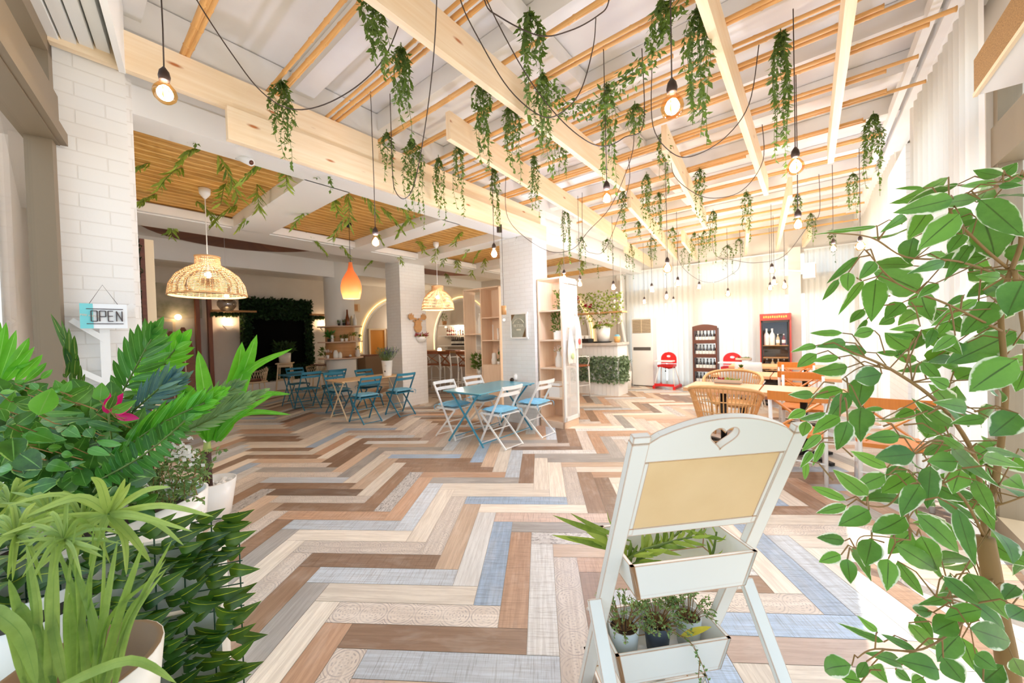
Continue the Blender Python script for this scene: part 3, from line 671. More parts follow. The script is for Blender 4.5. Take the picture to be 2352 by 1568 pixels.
for i, f in enumerate(sorted(FB_)):
    bulb(*f, 'lit globe bulb in front of the far curtains, %s from the bar side' % ORD[i])
b25 = atY(1158, 742, 5.0)
t = thing('pendant_lamp', 'small pendant with a wooden socket and clear glass in front of the poster pillar', 'pendant lamp', tuple(b25))
b = MB(); b.lathe([(.0, .0), (.03, .02), (.034, .06), (.034, .11), (.028, .115)], 14); part(b, 'glass', M['glass'], t)
b = MB(); b.cyl((0, 0, .115), .034, .12, 14); part(b, 'wooden_socket', M['oak'], t)
b = MB(); b.ball((0, 0, .045), .014); part(b, 'filament', M['bulbhot'], t)
b = MB(); zt = 2.93-b25.z; b.tube([(0, 0, .23), (.0, 0, zt-.06), (-.03, .05, zt-.03)], .003, 5); part(b, 'cord', M['cable'], t)
b = MB(); b.box((-.03, .05, zt-.02), (.07, .05, .1)); part(b, 'junction_box', M['bakelite'], t)
# ================================================================== loose cable loops
def cable(pts, label, Y0, Y1, r=.0035):
    n = len(pts); P = [atY(x, y, Y0+(Y1-Y0)*i/(n-1)) for i, (x, y) in enumerate(pts)]
    P = [Vector((P[0].x, P[0].y, max(P[0].z+.05, 3.42)))]+P+[Vector((P[-1].x, P[-1].y, max(P[-1].z+.03, 3.42)))]
    sm = []
    for i in range(len(P)-1):
        p0, p1, p2, p3 = P[max(0, i-1)], P[i], P[i+1], P[min(len(P)-1, i+2)]
        for j in range(6):
            u = j/6; sm.append(.5*((2*p1)+(p2-p0)*u+(2*p0-5*p1+4*p2-p3)*u*u+(3*p1-p0-3*p2+p3)*u**3))
    sm.append(P[-1]); b = MB(); b.tube(sm, r, 5); o = b.build('lamp_cable', M['cable'], None); tag(o, label, 'cable'); return o
cable([(452, 0), (530, 120), (600, 210), (668, 250), (745, 240), (830, 190), (890, 120), (932, 8)], 'brown cable swagging in front of the upper board of the double beam', 2.1, 2.3)
cable([(1003, 0), (994, 150), (975, 300), (952, 420), (930, 456), (910, 442), (902, 400)], 'brown cable dropping from the wide board to a loop by the double beam', 2.0, 3.0)
cable([(1058, 0), (1100, 90), (1170, 205), (1245, 267), (1295, 255), (1335, 205), (1362, 110), (1368, 50)], 'brown cable looping under the wide overhead board', 2.0, 2.4)
cable([(1113, 0), (1150, 40), (1240, 82), (1310, 70), (1370, 38), (1398, 4)], 'short brown cable loop at the top of the room', 1.9, 2.0)
cable([(1118, 0), (1205, 165), (1282, 268), (1350, 325), (1395, 335), (1435, 315), (1478, 285)], 'brown cable hanging behind the long narrow vine', 2.1, 2.6)
cable([(1742, 112), (1720, 240), (1665, 316), (1595, 357), (1545, 352), (1500, 290)], 'brown cable swag right of the biggest globe bulb', 2.6, 2.8)
cable([(1752, 370), (1705, 437), (1640, 455), (1590, 440), (1545, 395)], 'brown cable swag halfway down the room', 3.6, 3.8)
cable([(1164, 492), (1200, 540), (1262, 577), (1315, 572), (1352, 530), (1400, 478), (1438, 395), (1455, 335)], 'brown cable swagging from the double beam across to the cut board', 4.6, 3.4)
cable([(1340, 560), (1365, 582), (1390, 572), (1420, 500), (1445, 420)], 'brown cable loop above the counter flowers', 5.2, 4.2)
cable([(1882, 490), (1855, 520), (1800, 588), (1740, 603), (1690, 598), (1640, 580)], 'brown cable swag near the far curtains on the window side', 4.8, 6.2)
cable([(1560, 600), (1600, 640), (1640, 648), (1680, 630), (1700, 605)], 'thin cable loop against the far curtains', 7.4, 7.4)
# ================================================================== bamboo coffers
kb = NT('split bamboo matting'); p = kb.n('BsdfPrincipled', i_Roughness=.6); tc = kb.n('TexCoord')
mp = kb.n('Mapping'); mp.inputs['Scale'].default_value = (2.5, 22, 1); kb.l(tc.outputs['UV'], mp.inputs[0])
nz = kb.n('TexNoise', i_Scale=1.6, i_Detail=6.0, i_Roughness=.75, i_Distortion=.3); kb.l(mp.outputs[0], nz.inputs[0])
wv = kb.n('TexWave', i_Scale=2.6, i_Distortion=1.4); wv.bands_direction = 'Y'; kb.l(tc.outputs['UV'], wv.inputs[0])
c = kb.ramp(nz.outputs[0], [(.28, rgb((150, 96, 34))), (.5, rgb((206, 152, 70))), (.72, rgb((236, 192, 108)))])
c = kb.mix(kb.ramp(wv.outputs[0], [(.03, (1, 1, 1, 1)), (.14, (0, 0, 0, 1))]), c, rgb((240, 200, 126)))
kb.l(c, p.inputs['Base Color']); bp = kb.n('Bump', i_Strength=.25, i_Distance=.012); kb.l(wv.outputs[0], bp.inputs['Height']); kb.l(bp.outputs[0], p.inputs['Normal'])
M['bmat'] = kb.end(p.outputs[0])
def sprig(P, r, n=11, L=.3, lf=.11):
    b = MB(); sb = MB(); a = r.uniform(0, 6.3); d = Vector((math.cos(a)*.8, math.sin(a)*.8, -.55)); pts = [Vector((0, 0, .02))]
    for i in range(5): pts.append(pts[-1]+d*L/5+Vector((0, 0, -.012*i)))
    sb.tube(pts, .003, 4)
    for i in range(n):
        f = i/(n-1)*4.9; p = pts[int(f)].lerp(pts[int(f)+1], f-int(f)); x = d.cross(Vector((0, 0, 1))).normalized()*(1 if i % 2 else -1)
        q = (d*.55+x*r.uniform(.3, .9)+Vector((0, 0, r.uniform(-.9, -.1)))).normalized()
        l = lf*r.uniform(.7, 1.2); b.leaf(p, p+q*l, l*.19, (r.uniform(-1, 1), r.uniform(-1, 1), .6), r.random(), .15, .08, 'lance', 3)
    return b, sb
SPG = [[(345, 385), (360, 455), (420, 395), (470, 345), (520, 430), (545, 480), (598, 492), (395, 503), (620, 375), (590, 430), (655, 398), (450, 470), (500, 365)], [(700, 540), (722, 482), (762, 462), (800, 505), (832, 452), (872, 482), (905, 470), (945, 505), (765, 552), (850, 530), (800, 450)],
       [(905, 578), (962, 562), (1005, 575), (1062, 540), (1092, 562), (872, 592), (1025, 592), (1115, 600)], [(1050, 603), (1072, 622), (1022, 634), (1112, 572), (1090, 612)], [(1290, 600), (1315, 612), (1340, 605)]]
CNM = ['first', 'second', 'third', 'fourth', 'fifth', 'sixth']
rs = random.Random(21); proto = []
for i, (s0, s1) in enumerate(COFF):
    b = MB(); b.box((0, 0, .02), (s1-s0-.01, 2.38, .04)); o = b.build('bamboo_ceiling_panel', M['bmat'], None); o.location = W((s0+s1)/2, 5.08, 3.20); o.rotation_euler = (0, 0, AU)
    tag(o, 'split bamboo panel in the %s white coffer from the left brick column' % CNM[i], 'ceiling panel', 'bamboo coffer panels')
    if i < len(SPG):
        for x, y in SPG[i]:
            P = atz(x, y-6, 3.19); t = thing('bamboo_sprig', 'artificial bamboo sprig stuck in the %s bamboo coffer from the left brick column' % CNM[i], 'leaf sprig', tuple(P), 0, 'bamboo sprigs in coffer %d' % (i+1))
            lb, sb = sprig(P, rs, 26, rs.uniform(.22, .40), .125); part(lb, 'leaves', M['bambooleaf'], t); part(sb, 'stem', M['gstem'], t)
# ================================================================== big woven lamps
def wovenlamp(loc, zt, prof, label, cordc, rosem, slat=False, lampc='rattan'):
    t = thing('woven_pendant_lamp', label, 'pendant lamp', loc); zl = loc[2]
    b = MB(); R = [Vector((r, 0, z)) for r, z in prof]
    n = 60 if slat else 40
    for i in range(n):
        a = 2*PI*i/n; b.tube([(r*math.cos(a), r*math.sin(a), z) for r, z in prof], .0042 if slat else .003, 3, caps=False)
    m = 8 if slat else 26; tot = prof[0][1]-prof[-1][1]
    for j in range(m+1):
        z = prof[-1][1]+tot*j/m
        for q in range(len(prof)-1):
            (r0, z0), (r1, z1) = prof[q], prof[q+1]
            if z1-1e-6 <= z <= z0+1e-6:
                f = (z-z0)/(z1-z0) if z1 != z0 else 0; r = r0+(r1-r0)*f; break
        b.tube([(r*math.cos(2*PI*k/32), r*math.sin(2*PI*k/32), z) for k in range(33)], .0034, 4, caps=False)
    for r, z in (prof[0], prof[-1]): b.tube([(r*math.cos(2*PI*k/32), r*math.sin(2*PI*k/32), z) for k in range(33)], .011, 5, caps=False)
    part(b, 'shade', M[lampc], t)
    b = MB(); b.tube([(0, 0, prof[0][1]-.15), (0, 0, zt-zl)], .005, 5); part(b, 'cord', cordc, t)
    b = MB(); b.lathe([(.012, -.11), (.05, -.06), (.055, 0)], 16, (0, 0, zt-zl), capb=True, capt=True); part(b, 'ceiling_rose', rosem, t)
    b = MB(); b.ball((0, 0, prof[0][1]-.2), .035); part(b, 'bulb', M['bulbhot'], t)
    return t
L1 = W(1.12, 5.25, 2.0); wovenlamp(tuple(L1), 3.19, [(.11, .43), (.115, .34), (.2, .29), (.28, .22), (.335, .12), (.352, .02), (.35, 0)], 'large bell shaped woven rattan lamp hanging from the first bamboo coffer', M['white'], M['white'])
L2 = W(4.45, 5.3, 1.97); wovenlamp(tuple(L2), 3.19, [(.10, .42), (.105, .35), (.17, .30), (.235, .22), (.275, .12), (.29, .02), (.288, 0)], 'ribbed rattan lamp hanging over the moose head pillar', M['white'], M['white'], True)
L3 = W(2.82, 5.32, 0); zc = atY(802, 655, L3.y).z; L3.z = zc
t = thing('teardrop_pendant_lamp', 'glazed orange teardrop pendant lamp left of the round shelf column', 'pendant lamp', tuple(L3))
b = MB(); b.lathe([(.115, -.20), (.142, -.10), (.146, -.02), (.125, .07), (.085, .15), (.045, .22), (.028, .3), (.026, .34)], 24); part(b, 'shade', mat('orange glazed shade', (226, 140, 82), .25, trans=.35), t)
b = MB(); b.ball((0, 0, -.12), .03); part(b, 'bulb', M['bulbhot'], t)
b = MB(); b.tube([(0, 0, .34), (0, 0, 3.19-zc)], .004, 5); part(b, 'cord', M['black'], t)
b = MB(); b.cyl((0, 0, 3.13-zc), .035, .06, 12); part(b, 'ceiling_rose', M['black'], t)
P = atY(521, 697, 7.0)
t = thing('glass_globe_lamp', 'smoked glass globe pendant hanging behind the large rattan lamp', 'pendant lamp', tuple(P))
b = MB(); b.lathe([(.0, -.15), (.09, -.13), (.15, -.04), (.15, .03), (.1, .1), (.05, .13), (.055, .17), (.04, .2)], 20); part(b, 'globe', glassmat('smoked glass', (190, 180, 168), .9), t)
b = MB(); b.ball((0, 0, .14), .045); part(b, 'bulb', M['bulbhot'], t)
b = MB(); b.tube([(0, 0, .2), (0, 0, 3.48-P.z)], .004, 5); part(b, 'cord', M['white'], t)
b = MB(); b.lathe([(.02, -.03), (.06, 0)], 12, (0, 0, 3.49-P.z), capb=True, capt=True); part(b, 'ceiling_rose', M['steel'], t)
# round timber ceiling discs behind the coffers
for s, t_, lab in ((2.3, 8.0, 'round reed disc on the ceiling behind the large rattan lamp'), (7.3, 7.9, 'round reed disc on the ceiling behind the ribbed rattan lamp')):
    b = MB(); b.lathe([(0, 0), (1.45, 0), (1.45, .05)], 40, (0, 0, 0)); o = b.build('ceiling_disc', wood('reed disc', (150, 84, 34), (112, 58, 22), .7, (2, 60, 1)) if s < 5 else bpy.data.materials['reed disc'], None); o.location = W(s, t_, 3.44); tag(o, lab, 'ceiling disc')
# cctv camera on the coffer rim
P = atz(556, 366, 3.05)
t = thing('security_camera', 'white bullet security camera under the lower pine board', 'camera', (P.x, P.y, 3.06))
b = MB(); b.tube([(-.05, .06, .09), (0, .03, .03), (.0, .0, 0)], .014, 6); part(b, 'bracket', M['white'], t)
b = MB(); d = Vector((.86, -.22, -.46)).normalized(); b.tube([-d*.09, d*.11], .032, 14); part(b, 'body', M['white'], t)
b = MB(); b.tube([d*.111, d*.114], .02, 12); part(b, 'lens', M['darkwood'], t)
# ================================================================== bistro sets
def bistro_chair(label, m, loc, rz, group):
    t = thing('bistro_chair', label, 'chair', loc, rz, group); w = .19
    for s in (-1, 1):
        b = MB(); b.bar((s*w, .22, .006), (s*w, -.235, .80), .016, .024); part(b, 'leg', m, t)
        b = MB(); b.bar((s*(w-.02), -.24, .006), (s*(w-.02), .20, .43), .014, .022); part(b, 'leg', m, t)
    b = MB()
    for i in range(6): b.box((0, -.165+i*.066, .442), (2*w-.03, .052, .012))
    b.bar((-w+.02, .2, .43), (-w+.02, -.19, .43), .012, .02); b.bar((w-.02, .2, .43), (w-.02, -.19, .43), .012, .02); part(b, 'seat', m, t)
    for z in (.70, .785):
        y = .22-.455*(z-.006)/.794
        b = MB(); n = 6
        for i in range(n):
            x0, x1 = -w-.01+(2*w+.02)*i/n, -w-.01+(2*w+.02)*(i+1)/n
            f = lambda x: y-.014+.03*((x/w)**2)-.02
            b.bar((x0, f(x0), z), (x1+.001, f(x1), z), .01, .046)
        part(b, 'back_slat', m, t)
    for y, ww in ((.215, w), (-.235, w-.02)):
        b = MB(); b.bar((-ww, y, .02), (ww, y, .02), .01); part(b, 'stretcher', m, t)
    b = MB(); b.bar((-w+.02, -.02, .23), (w-.02, -.02, .23), .01); part(b, 'stretcher', m, t)
    return t
def cushion(m, loc, rz, label, group, sz=.38, h=.06):
    t = thing('seat_cushion', label, 'cushion', loc, rz, group); n = 14; vs = []; uv = []
    r = random.Random(int(loc[0]*100))
    for k in (1, -1):
        for i in range(n+1):
            for j in range(n+1):
                u, v = i/n*2-1, j/n*2-1; e = (1-abs(u)**3.5)*(1-abs(v)**3.5); z = h/2*max(0, e)**.55
                for a in (-.45, .45):
                    for c in (-.45, .45): z *= 1-.55*math.exp(-((u-a)**2+(v-c)**2)/.02)
                z += .004*math.sin(9*u+k)*math.cos(8*v); sq = 1-.05*(u*u*v*v)
                vs.append((u*sz/2*sq, v*sz/2*sq, h/2+(k*z if k > 0 else -z*.75))); uv.append((u, v))
    o = (n+1)**2; fs = []
    for i in range(n):
        for j in range(n):
            a = i*(n+1)+j; fs.append((a, a+n+1, a+n+2, a+1)); fs.append((o+a, o+a+1, o+a+n+2, o+a+n+1))
    b = MB(); b.add(vs, fs, uv, smooth=True); part(b, 'pad', m, t)
    for s in (-1, 1):
        b = MB(); b.tube([(s*.18, -.18, .028), (s*.2, -.2, .02), (s*.205, -.21, -.02), (s*.2, -.205, -.05)], .004, 4); b.tube([(s*.18, -.18, .028), (s*.215, -.19, .02), (s*.225, -.2, -.01)], .004, 4); part(b, 'tie', m, t)
    return t
def bistro_table(label, m, mt, loc, L, Wd, H=.72):
    t = thing('bistro_table', label, 'table', loc, AU); 
    b = MB(); b.box((0, 0, H-.008), (L, Wd, .016)); part(b, 'table_top', mt, t, bevel=.004)
    b = MB(); b.box((0, 0, H-.026), (L-.06, .03, .018)); 
    for s in (-1, 1): b.box((s*(L/2-.05), 0, H-.026), (.02, Wd-.06, .018))
    part(b, 'frame', m, t)
    for s in (-1, 1):
        for q in (-1, 1):
            b = MB(); x = s*(L/2-.07)+q*.014; b.bar((x, -q*(Wd/2-.03), .004), (x, q*(Wd/2-.08), H-.03), .014, .022); part(b, 'leg', m, t)
    for q in (-1, 1):
        b = MB(); b.bar((-L/2+.08, q*(Wd/2-.045), .05), (L/2-.08, q*(Wd/2-.045), .05), .01); part(b, 'stretcher', m, t)
    return t
TB1 = 'blue bistro table by the poster pillar'
M['bluetop'] = mat('blue tabletop', (92, 160, 176), .22, spec=.6)
bistro_table('blue metal bistro table with white chairs in front of the poster pillar', M['blue'], M['bluetop'], tuple(W(4.0, 3.64)), 1.22, .70)
for lab, s, t_, fl in (('white bistro chair at the near left of the blue table', 3.68, 4.08, 1), ('white bistro chair at the near right of the blue table, foremost of the set', 3.73, 3.24, 0), ('white bistro chair at the far right of the blue table, next to the shelf unit', 4.42, 3.17, 0), ('white bistro chair behind the blue table, far left', 4.30, 4.10, 1)):
    rz = AU+(PI if fl else 0)+rnd(-.05, .05); P = W(s, t_); bistro_chair(lab, M['whitem'], tuple(P), rz, 'white bistro chairs')
    cushion(M['cush'], (P.x, P.y, .450), rz, 'light blue cushion on the '+lab.replace(' bistro', '').split(',')[0], 'light blue seat cushions')
M['pinetop'] = wood('worn cream tabletop', (222, 190, 146), (204, 168, 122), .5, (1, 20, 1))
bistro_table('cream folding table with blue chairs beside the moose head pillar', M['cream'], M['pinetop'], tuple(W(3.82, 6.72)), 1.3, .64)
for lab, s, t_, fl in (('blue bistro chair at the near left of the cream table', 3.45, 6.16, 0), ('blue bistro chair at the cream table, next to the moose head pillar', 4.14, 6.12, 0), ('blue bistro chair behind the cream table, left one', 3.55, 7.32, 1), ('blue bistro chair behind the cream table by the flower bucket', 4.22, 7.34, 1)):
    rz = AU+(PI if fl else 0)+rnd(-.05, .05); P = W(s, t_); bistro_chair(lab, M['teal'], tuple(P), rz, 'blue bistro chairs')
    cushion(M['cush2'], (P.x, P.y, .450), rz, 'faded blue cushion on the '+lab.replace(' bistro', '').replace(', next to the moose head pillar', ' by the moose head pillar'), 'faded blue seat cushions')
bistro_table('blue bistro table in the shade left of the round shelf column', M['teal'], M['teal'], tuple(W(3.75, 9.02)), 1.2, .6)
for lab, s, t_, fl in (('blue bistro chair in the shade, leftmost near the white plant stool', 3.42, 8.45, 0), ('blue bistro chair in the shade in front of the round shelf column', 3.98, 8.45, 0), ('blue bistro chair on the far side of the shaded blue table', 3.7, 9.62, 1)):
    bistro_chair(lab, M['teal'], tuple(W(s, t_)), AU+(PI if fl else 0), 'blue bistro chairs')
# lavender bucket on the cream table
P = atz(890, 863, .72)
t = thing('flower_bucket', 'tall white bucket of lavender on the cream table', 'vase', (P.x, P.y, .722))
b = MB(); b.lathe([(.075, 0), (.08, .01), (.105, .30), (.112, .305), (.106, .30), (.078, .03), (0, .03)], 20, capb=True); part(b, 'bucket', M['ceramic'], t)
b = MB(); b.lathe([(.0755, .075), (.0, .075)], 4); 
b = MB(); b.ball((-.01, -.083, .10), .022, sq=(1, .2, 1)); part(b, 'printed_emblem', mat('dark print', (46, 44, 40), .7), t)
b = MB()
for z, w_ in ((.215, .05), (.2, .03)): b.box((0, -.0985+(.215-z)*.08, z), (w_, .002, .004))
part(b, 'printed_lettering', mat('grey print', (160, 156, 148), .7), t)
lb, fl, sb = MB(), MB(), MB(); r = random.Random(4)
for i in range(90):
    a = r.uniform(0, 6.28); k = r.random()**.6; d = Vector((math.cos(a)*k*.75, math.sin(a)*k*.75, 1)).normalized(); L = r.uniform(.2, .34); p0 = Vector((math.cos(a)*.06*k, math.sin(a)*.06*k, .27)); p1 = p0+d*L
    sb.tube([p0, p1], .0015, 3, caps=False)
    for j in range(6): q = p0.lerp(p1, .4+.1*j); lb.mini(q, q+(d+Vector((r.uniform(-.6, .6), r.uniform(-.6, .6), 0))).normalized()*.05, .012, (r.uniform(-1, 1), r.uniform(-1, 1), 0), r.random()*.7)
    if i % 3 == 0 and p1.x > 0: fl.tube([p1-d*.06, p1], [.007, .003], 4)
part(lb, 'foliage', M['ivy'], t); part(fl, 'blooms', M['purple'], t); part(sb, 'stems', M['gstem'], t)
for x, y, lab, mm in ((1184, 872, 'white sugar jar on the blue bistro table', 'ceramic'), (1176, 875, 'small dark pot on the blue bistro table', 'soil')):
    P = atz(x, y, .72); t = thing('jar' if mm == 'ceramic' else 'small_pot', lab, 'jar', (P.x, P.y, .721)); b = MB(); h = .085 if mm == 'ceramic' else .04
    b.lathe([(.03, 0), (.034, .01), (.034, h*.8), (.02, h)], 14, capb=True, capt=True); part(b, 'body', M[mm], t)
    b = MB(); b.cyl((0, 0, h-.004), .022, .014, 12); part(b, 'lid', M[mm], t)
# ================================================================== window side tables
def cafe_table(label, s0, s1, t0, t1, H=.745):
    t = thing('cafe_table', label, 'table', tuple(W((s0+s1)/2, (t0+t1)/2)), AU, 'beech cafe tables in rows')
    b = GB(); b.box((0, 0, H-.022), (s1-s0, t1-t0, .044)); part(b, 'table_top', M['tabletop'], t, bevel=.003)
    b = MB(); b.cyl((0, 0, .05), .035, H-.09, 12); part(b, 'pedestal', M['black'], t)
    b = MB()
    for a in range(4): b.bar((0, 0, .045), (math.cos(a*PI/2+PI/4)*.33, math.sin(a*PI/2+PI/4)*.33, .02), .05, .03)
    part(b, 'foot', M['black'], t); return t
RN = ['nearest', 'middle', 'farthest']
for i, s in enumerate((4.95, 6.6, 8.3)):
    cafe_table('beech cafe table in the %s row, aisle side with the planter' % RN[i], s, s+.67, .47, 1.25)
    cafe_table('beech cafe table in the %s row, window side' % RN[i], s, s+.67, -.33, .455)
def cross_chair(label, loc, rz, group='cross back chairs', H=.87, sh=.45, arms=False, stool=False, wm='orange'):
    t = thing('bar_stool' if stool else 'cross_back_chair', label, 'bar stool' if stool else 'chair', loc, rz, group); w = .2
    for s in (-1, 1):
        b = MB(); b.tube([(s*w, .19, 0), (s*(w-.01), .18, sh-.02)], .015, 8); part(b, 'leg', M['whitem'], t)
        b = MB(); b.tube([(s*w, -.24, 0), (s*w, -.19, sh), (s*(w+.005), -.235, H-.04)], .016, 8); part(b, 'leg', M['whitem'], t)
        if arms:
            b = MB(); b.tube([(s*w, -.205, sh+.22), (s*(w+.05), -.05, sh+.22), (s*(w+.06), .12, sh+.21), (s*(w+.03), .15, sh+.1), (s*w, .13, sh)], .012, 6); part(b, 'armrest', M['whitem'], t)
    b = GB(); b.prism([(-.19, -.19), (.19, -.19), (.215, .0), (.20, .2), (-.20, .2), (-.215, 0)], sh-.012, sh+.022); part(b, 'seat', M[wm], t)
    b = GB(); n = 8
    for i in range(n):
        x0, x1 = -w-.02+(2*w+.04)*i/n, -w-.02+(2*w+.04)*(i+1)/n; f = lambda x: -.245-.03*(1-(x/w)**2)
        b.bar((x0, f(x0), H-.045), (x1+.002, f(x1), H-.045), .02, .085)
    part(b, 'top_rail', M[wm], t)
    for s in (-1, 1):
        b = GB(); b.bar((s*.17, -.225, H-.09), (-s*.17, -.205, sh+.05), .012, .04, up=(0, 1, .2)); part(b, 'cross_slat', M[wm], t)
    b = MB(); zz = .2 if not stool else .28
    for s in (-1, 1): b.tube([(s*w, .187, zz), (s*w, -.225, zz)], .008, 6)
    b.tube([(-w, .19, zz+.04), (w, .19, zz+.04)], .008, 6); b.tube([(-w, -.225, zz+.03), (w, -.225, zz+.03)], .008, 6)
    part(b, 'stretcher', M['whitem'], t)
    if stool:
        b = MB()
        for s in (-1, 1):
            b.tube([(s*w, .185, sh-.18), (s*w*.75, .185, sh-.06), (s*.06, .185, sh-.03)], .008, 6); b.tube([(s*w, -.2, sh-.18), (s*w*.75, -.2, sh-.06), (s*.06, -.2, sh-.03)], .008, 6)
        part(b, 'brace', M['whitem'], t)
    return t
for lab, s, t_, f in (('orange cross back chair nearest to the heart planter stand, white legs', 4.5, .10, 1), ('orange cross back chair facing us across the nearest table row', 5.86, .08, -1), ('orange cross back chair pulled up to the middle table row', 6.46, .13, 1), ('orange cross back chair behind the middle table row', 7.52, .16, -1), ('orange cross back chair pulled up to the farthest table row, below the drinks fridge', 8.12, .22, 1), ('orange cross back chair half hidden by the ficus, close to the window', 4.45, -.52, 1)):
    cross_chair(lab, tuple(W(s, t_)), AU-PI/2 if f > 0 else AU+PI/2)
M['resin'] = mat('grey white resin', (222, 224, 222), .4)
def shell_chair(label, loc, rz):
    t = thing('moulded_chair', label, 'chair', loc, rz, 'white moulded chairs'); b = MB(); n = 8; vs = []; m = 8
    for i in range(m+1):
        f = i/m
        for j in range(n+1):
            u = j/n*2-1
            if f < .5: y, z = .22-.42*f*2, .45-.02*math.sin(PI*f)+.02*u*u
            else: y, z = -.2-.06*(f-.5)*2+.05*u*u, .45+.40*(f-.5)*2
            vs.append((u*(.23-.02*f), y, z))
    b.add(vs, [(i*(n+1)+j, i*(n+1)+j+1, (i+1)*(n+1)+j+1, (i+1)*(n+1)+j) for i in range(m) for j in range(n)], smooth=True)
    o = part(b, 'shell', M['resin'], t); sd = o.modifiers.new('s', 'SOLIDIFY'); sd.thickness = .01
    for sx in (-1, 1):
        for sy in (-1, 1):
            b = MB(); b.tube([(sx*.15, sy*.13, .43), (sx*.22, sy*.2, 0)], .013, 8); part(b, 'leg', M['whitem'], t)
shell_chair('white moulded chair at the middle table row, planter side', tuple(W(6.52, .86)), AU-PI/2)
shell_chair('white moulded chair at the farthest table row, planter side', tuple(W(8.1, .88)), AU-PI/2)
def wicker_chair(label, loc, rz):
    t = thing('wicker_armchair', label, 'armchair', loc, rz, 'wicker armchairs'); n = 34
    def rim(f, k):   # f 0..1 around the back from arm to arm, k 0 bottom 1 top
        a = PI*(1.08+.84*0)-0; a = PI+(-.12+1.24*f)*PI; top = .86-.16*abs(2*f-1)**2.2; z = .44+(top-.44)*k; r = .255+.09*k
        return Vector((math.cos(a)*r*1.02, math.sin(a)*r*.95+.02, z))
    b = MB()
    for i in range(n+1): 
        f = i/n; b.tube([rim(f, 0), rim(f, .5)+Vector((0, 0, 0)), rim(f, 1)], .006, 4, caps=False)
    for k in (.33, .62): b.tube([rim(i/30, k) for i in range(31)], .006, 4)
    part(b, 'back_weave', M['wicker'], t)
    b = MB(); b.tube([rim(i/30, 1.0) for i in range(31)], .02, 6); b.tube([rim(i/30, 0) for i in range(31)], .014, 6)
    for f in (0, 1): b.tube([rim(f, 1), rim(f, .5), rim(f, 0), rim(f, 0)*.97+Vector((0, 0, -.44))], .014, 6)
    part(b, 'rim', M['wicker'], t)
    b = MB(); b.lathe([(0, .45), (.25, .45), (.27, .43), (.25, .41), (0, .41)], 24, M=Matrix.Scale(.96, 4, (0, 1, 0))); part(b, 'seat', M['wicker'], t)
    for a in (.6, 2.54, 3.9, 5.5):
        b = MB(); b.tube([(math.cos(a)*.2, math.sin(a)*.2, .42), (math.cos(a)*.24, math.sin(a)*.24, 0)], .013, 6); part(b, 'leg', M['wicker'], t)
    b = MB(); b.tube([(math.cos(a_)*.22, math.sin(a_)*.22, .16) for a_ in [i*PI/12 for i in range(25)]], .008, 5); part(b, 'stretcher', M['wicker'], t)
wicker_chair('wicker tub armchair with its woven back to us at the nearest table', tuple(W(4.60, .74)), AU-PI/2)
wicker_chair('wicker tub armchair facing us behind the nearest table', tuple(W(5.92, .85)), AU+PI/2)
def table_tray(x, y, label, w=.3, d=.13):
    P = atz(x, y, .745); t = thing('planter_tray', label, 'planter', (P.x, P.y, .746), AU+PI/2)
    b = GB(); b.box((0, 0, .008), (w, d, .016))
    for q in (-1, 1): b.box((0, q*(d/2-.006), .026), (w, .012, .052)); b.box((q*(w/2-.006), 0, .026), (.012, d-.02, .052))
    part(b, 'tray', mat('grey wooden tray', (196, 180, 160), .6), t)
    lb, rb = MB(), MB(); r = random.Random(int(x))
    for i in range(70):
        p = Vector((r.uniform(-w*.42, w*.42), r.uniform(-d*.3, d*.3), .03)); dd = Vector((r.uniform(-.7, .7), r.uniform(-.7, .7), 1)).normalized()
        (rb if p.x > w*.12 and r.random() < .8 else lb).mini(p, p+dd*r.uniform(.03, .075), .016, (r.uniform(-1, 1), r.uniform(-1, 1), 0), r.random())
    part(lb, 'succulents', M['vine2'], t); part(rb, 'red_succulents', M['redpetal'], t)
table_tray(1672, 880, 'wooden tray of succulents on the nearest cafe table')
table_tray(1708, 827, 'wooden tray of succulents on the farthest cafe table')
P = atz(1702, 852, .745); t = thing('succulent_pot', 'small brown pot with a green succulent on the middle cafe table', 'plant pot', (P.x, P.y, .746))
b = MB(); b.lathe([(.03, 0), (.042, .06), (.036, .06), (.0, .05)], 14, capb=True); part(b, 'pot', M['oak'], t)
lb = MB(); r = random.Random(2)
for i in range(40): d = Vector((r.uniform(-.6, .6), r.uniform(-.6, .6), 1)).normalized(); lb.mini((0, 0, .05), Vector((0, 0, .05))+d*.07, .018, (r.uniform(-1, 1), r.uniform(-1, 1), 0), r.random())
part(lb, 'foliage', M['vine'], t)
# ================================================================== heart planter stand (foreground)
def wornwhite():
    k = NT('chipped white paint'); p = k.n('BsdfPrincipled', i_Roughness=.45); bv = k.n('Bevel', i_Radius=.006); bv.samples = 4; g = k.n('NewGeometry')
    d = k.n('VectorMath', operation='DOT_PRODUCT'); k.l(bv.outputs[0], d.inputs[0]); k.l(g.outputs['Normal'], d.inputs[1])
    tc = k.n('TexCoord'); nz = k.n('TexNoise', i_Scale=38.0, i_Detail=4.0); k.l(tc.outputs['Object'], nz.inputs[0]); n2 = k.n('TexNoise', i_Scale=6.0, i_Detail=2.0); k.l(tc.outputs['Object'], n2.inputs[0])
    e = k.math('SUBTRACT', 1.0, d.outputs['Value']); e = k.math('GREATER_THAN', k.math('MULTIPLY', e, k.math('ADD', nz.outputs[0], n2.outputs[0])), .032)
    c = k.mix(e, rgb((236, 235, 228)), rgb((186, 132, 78))); k.l(c, p.inputs['Base Color']); return k.end(p.outputs[0])
M['worn'] = wornwhite()
HO = Vector((.5735, 1.02, 0)); HR = math.radians(8.33); KL = .446
hp = thing('planter_stand', 'white chipped wooden planter stand with a heart cut-out and cream back panel', 'planter stand', tuple(HO), HR)
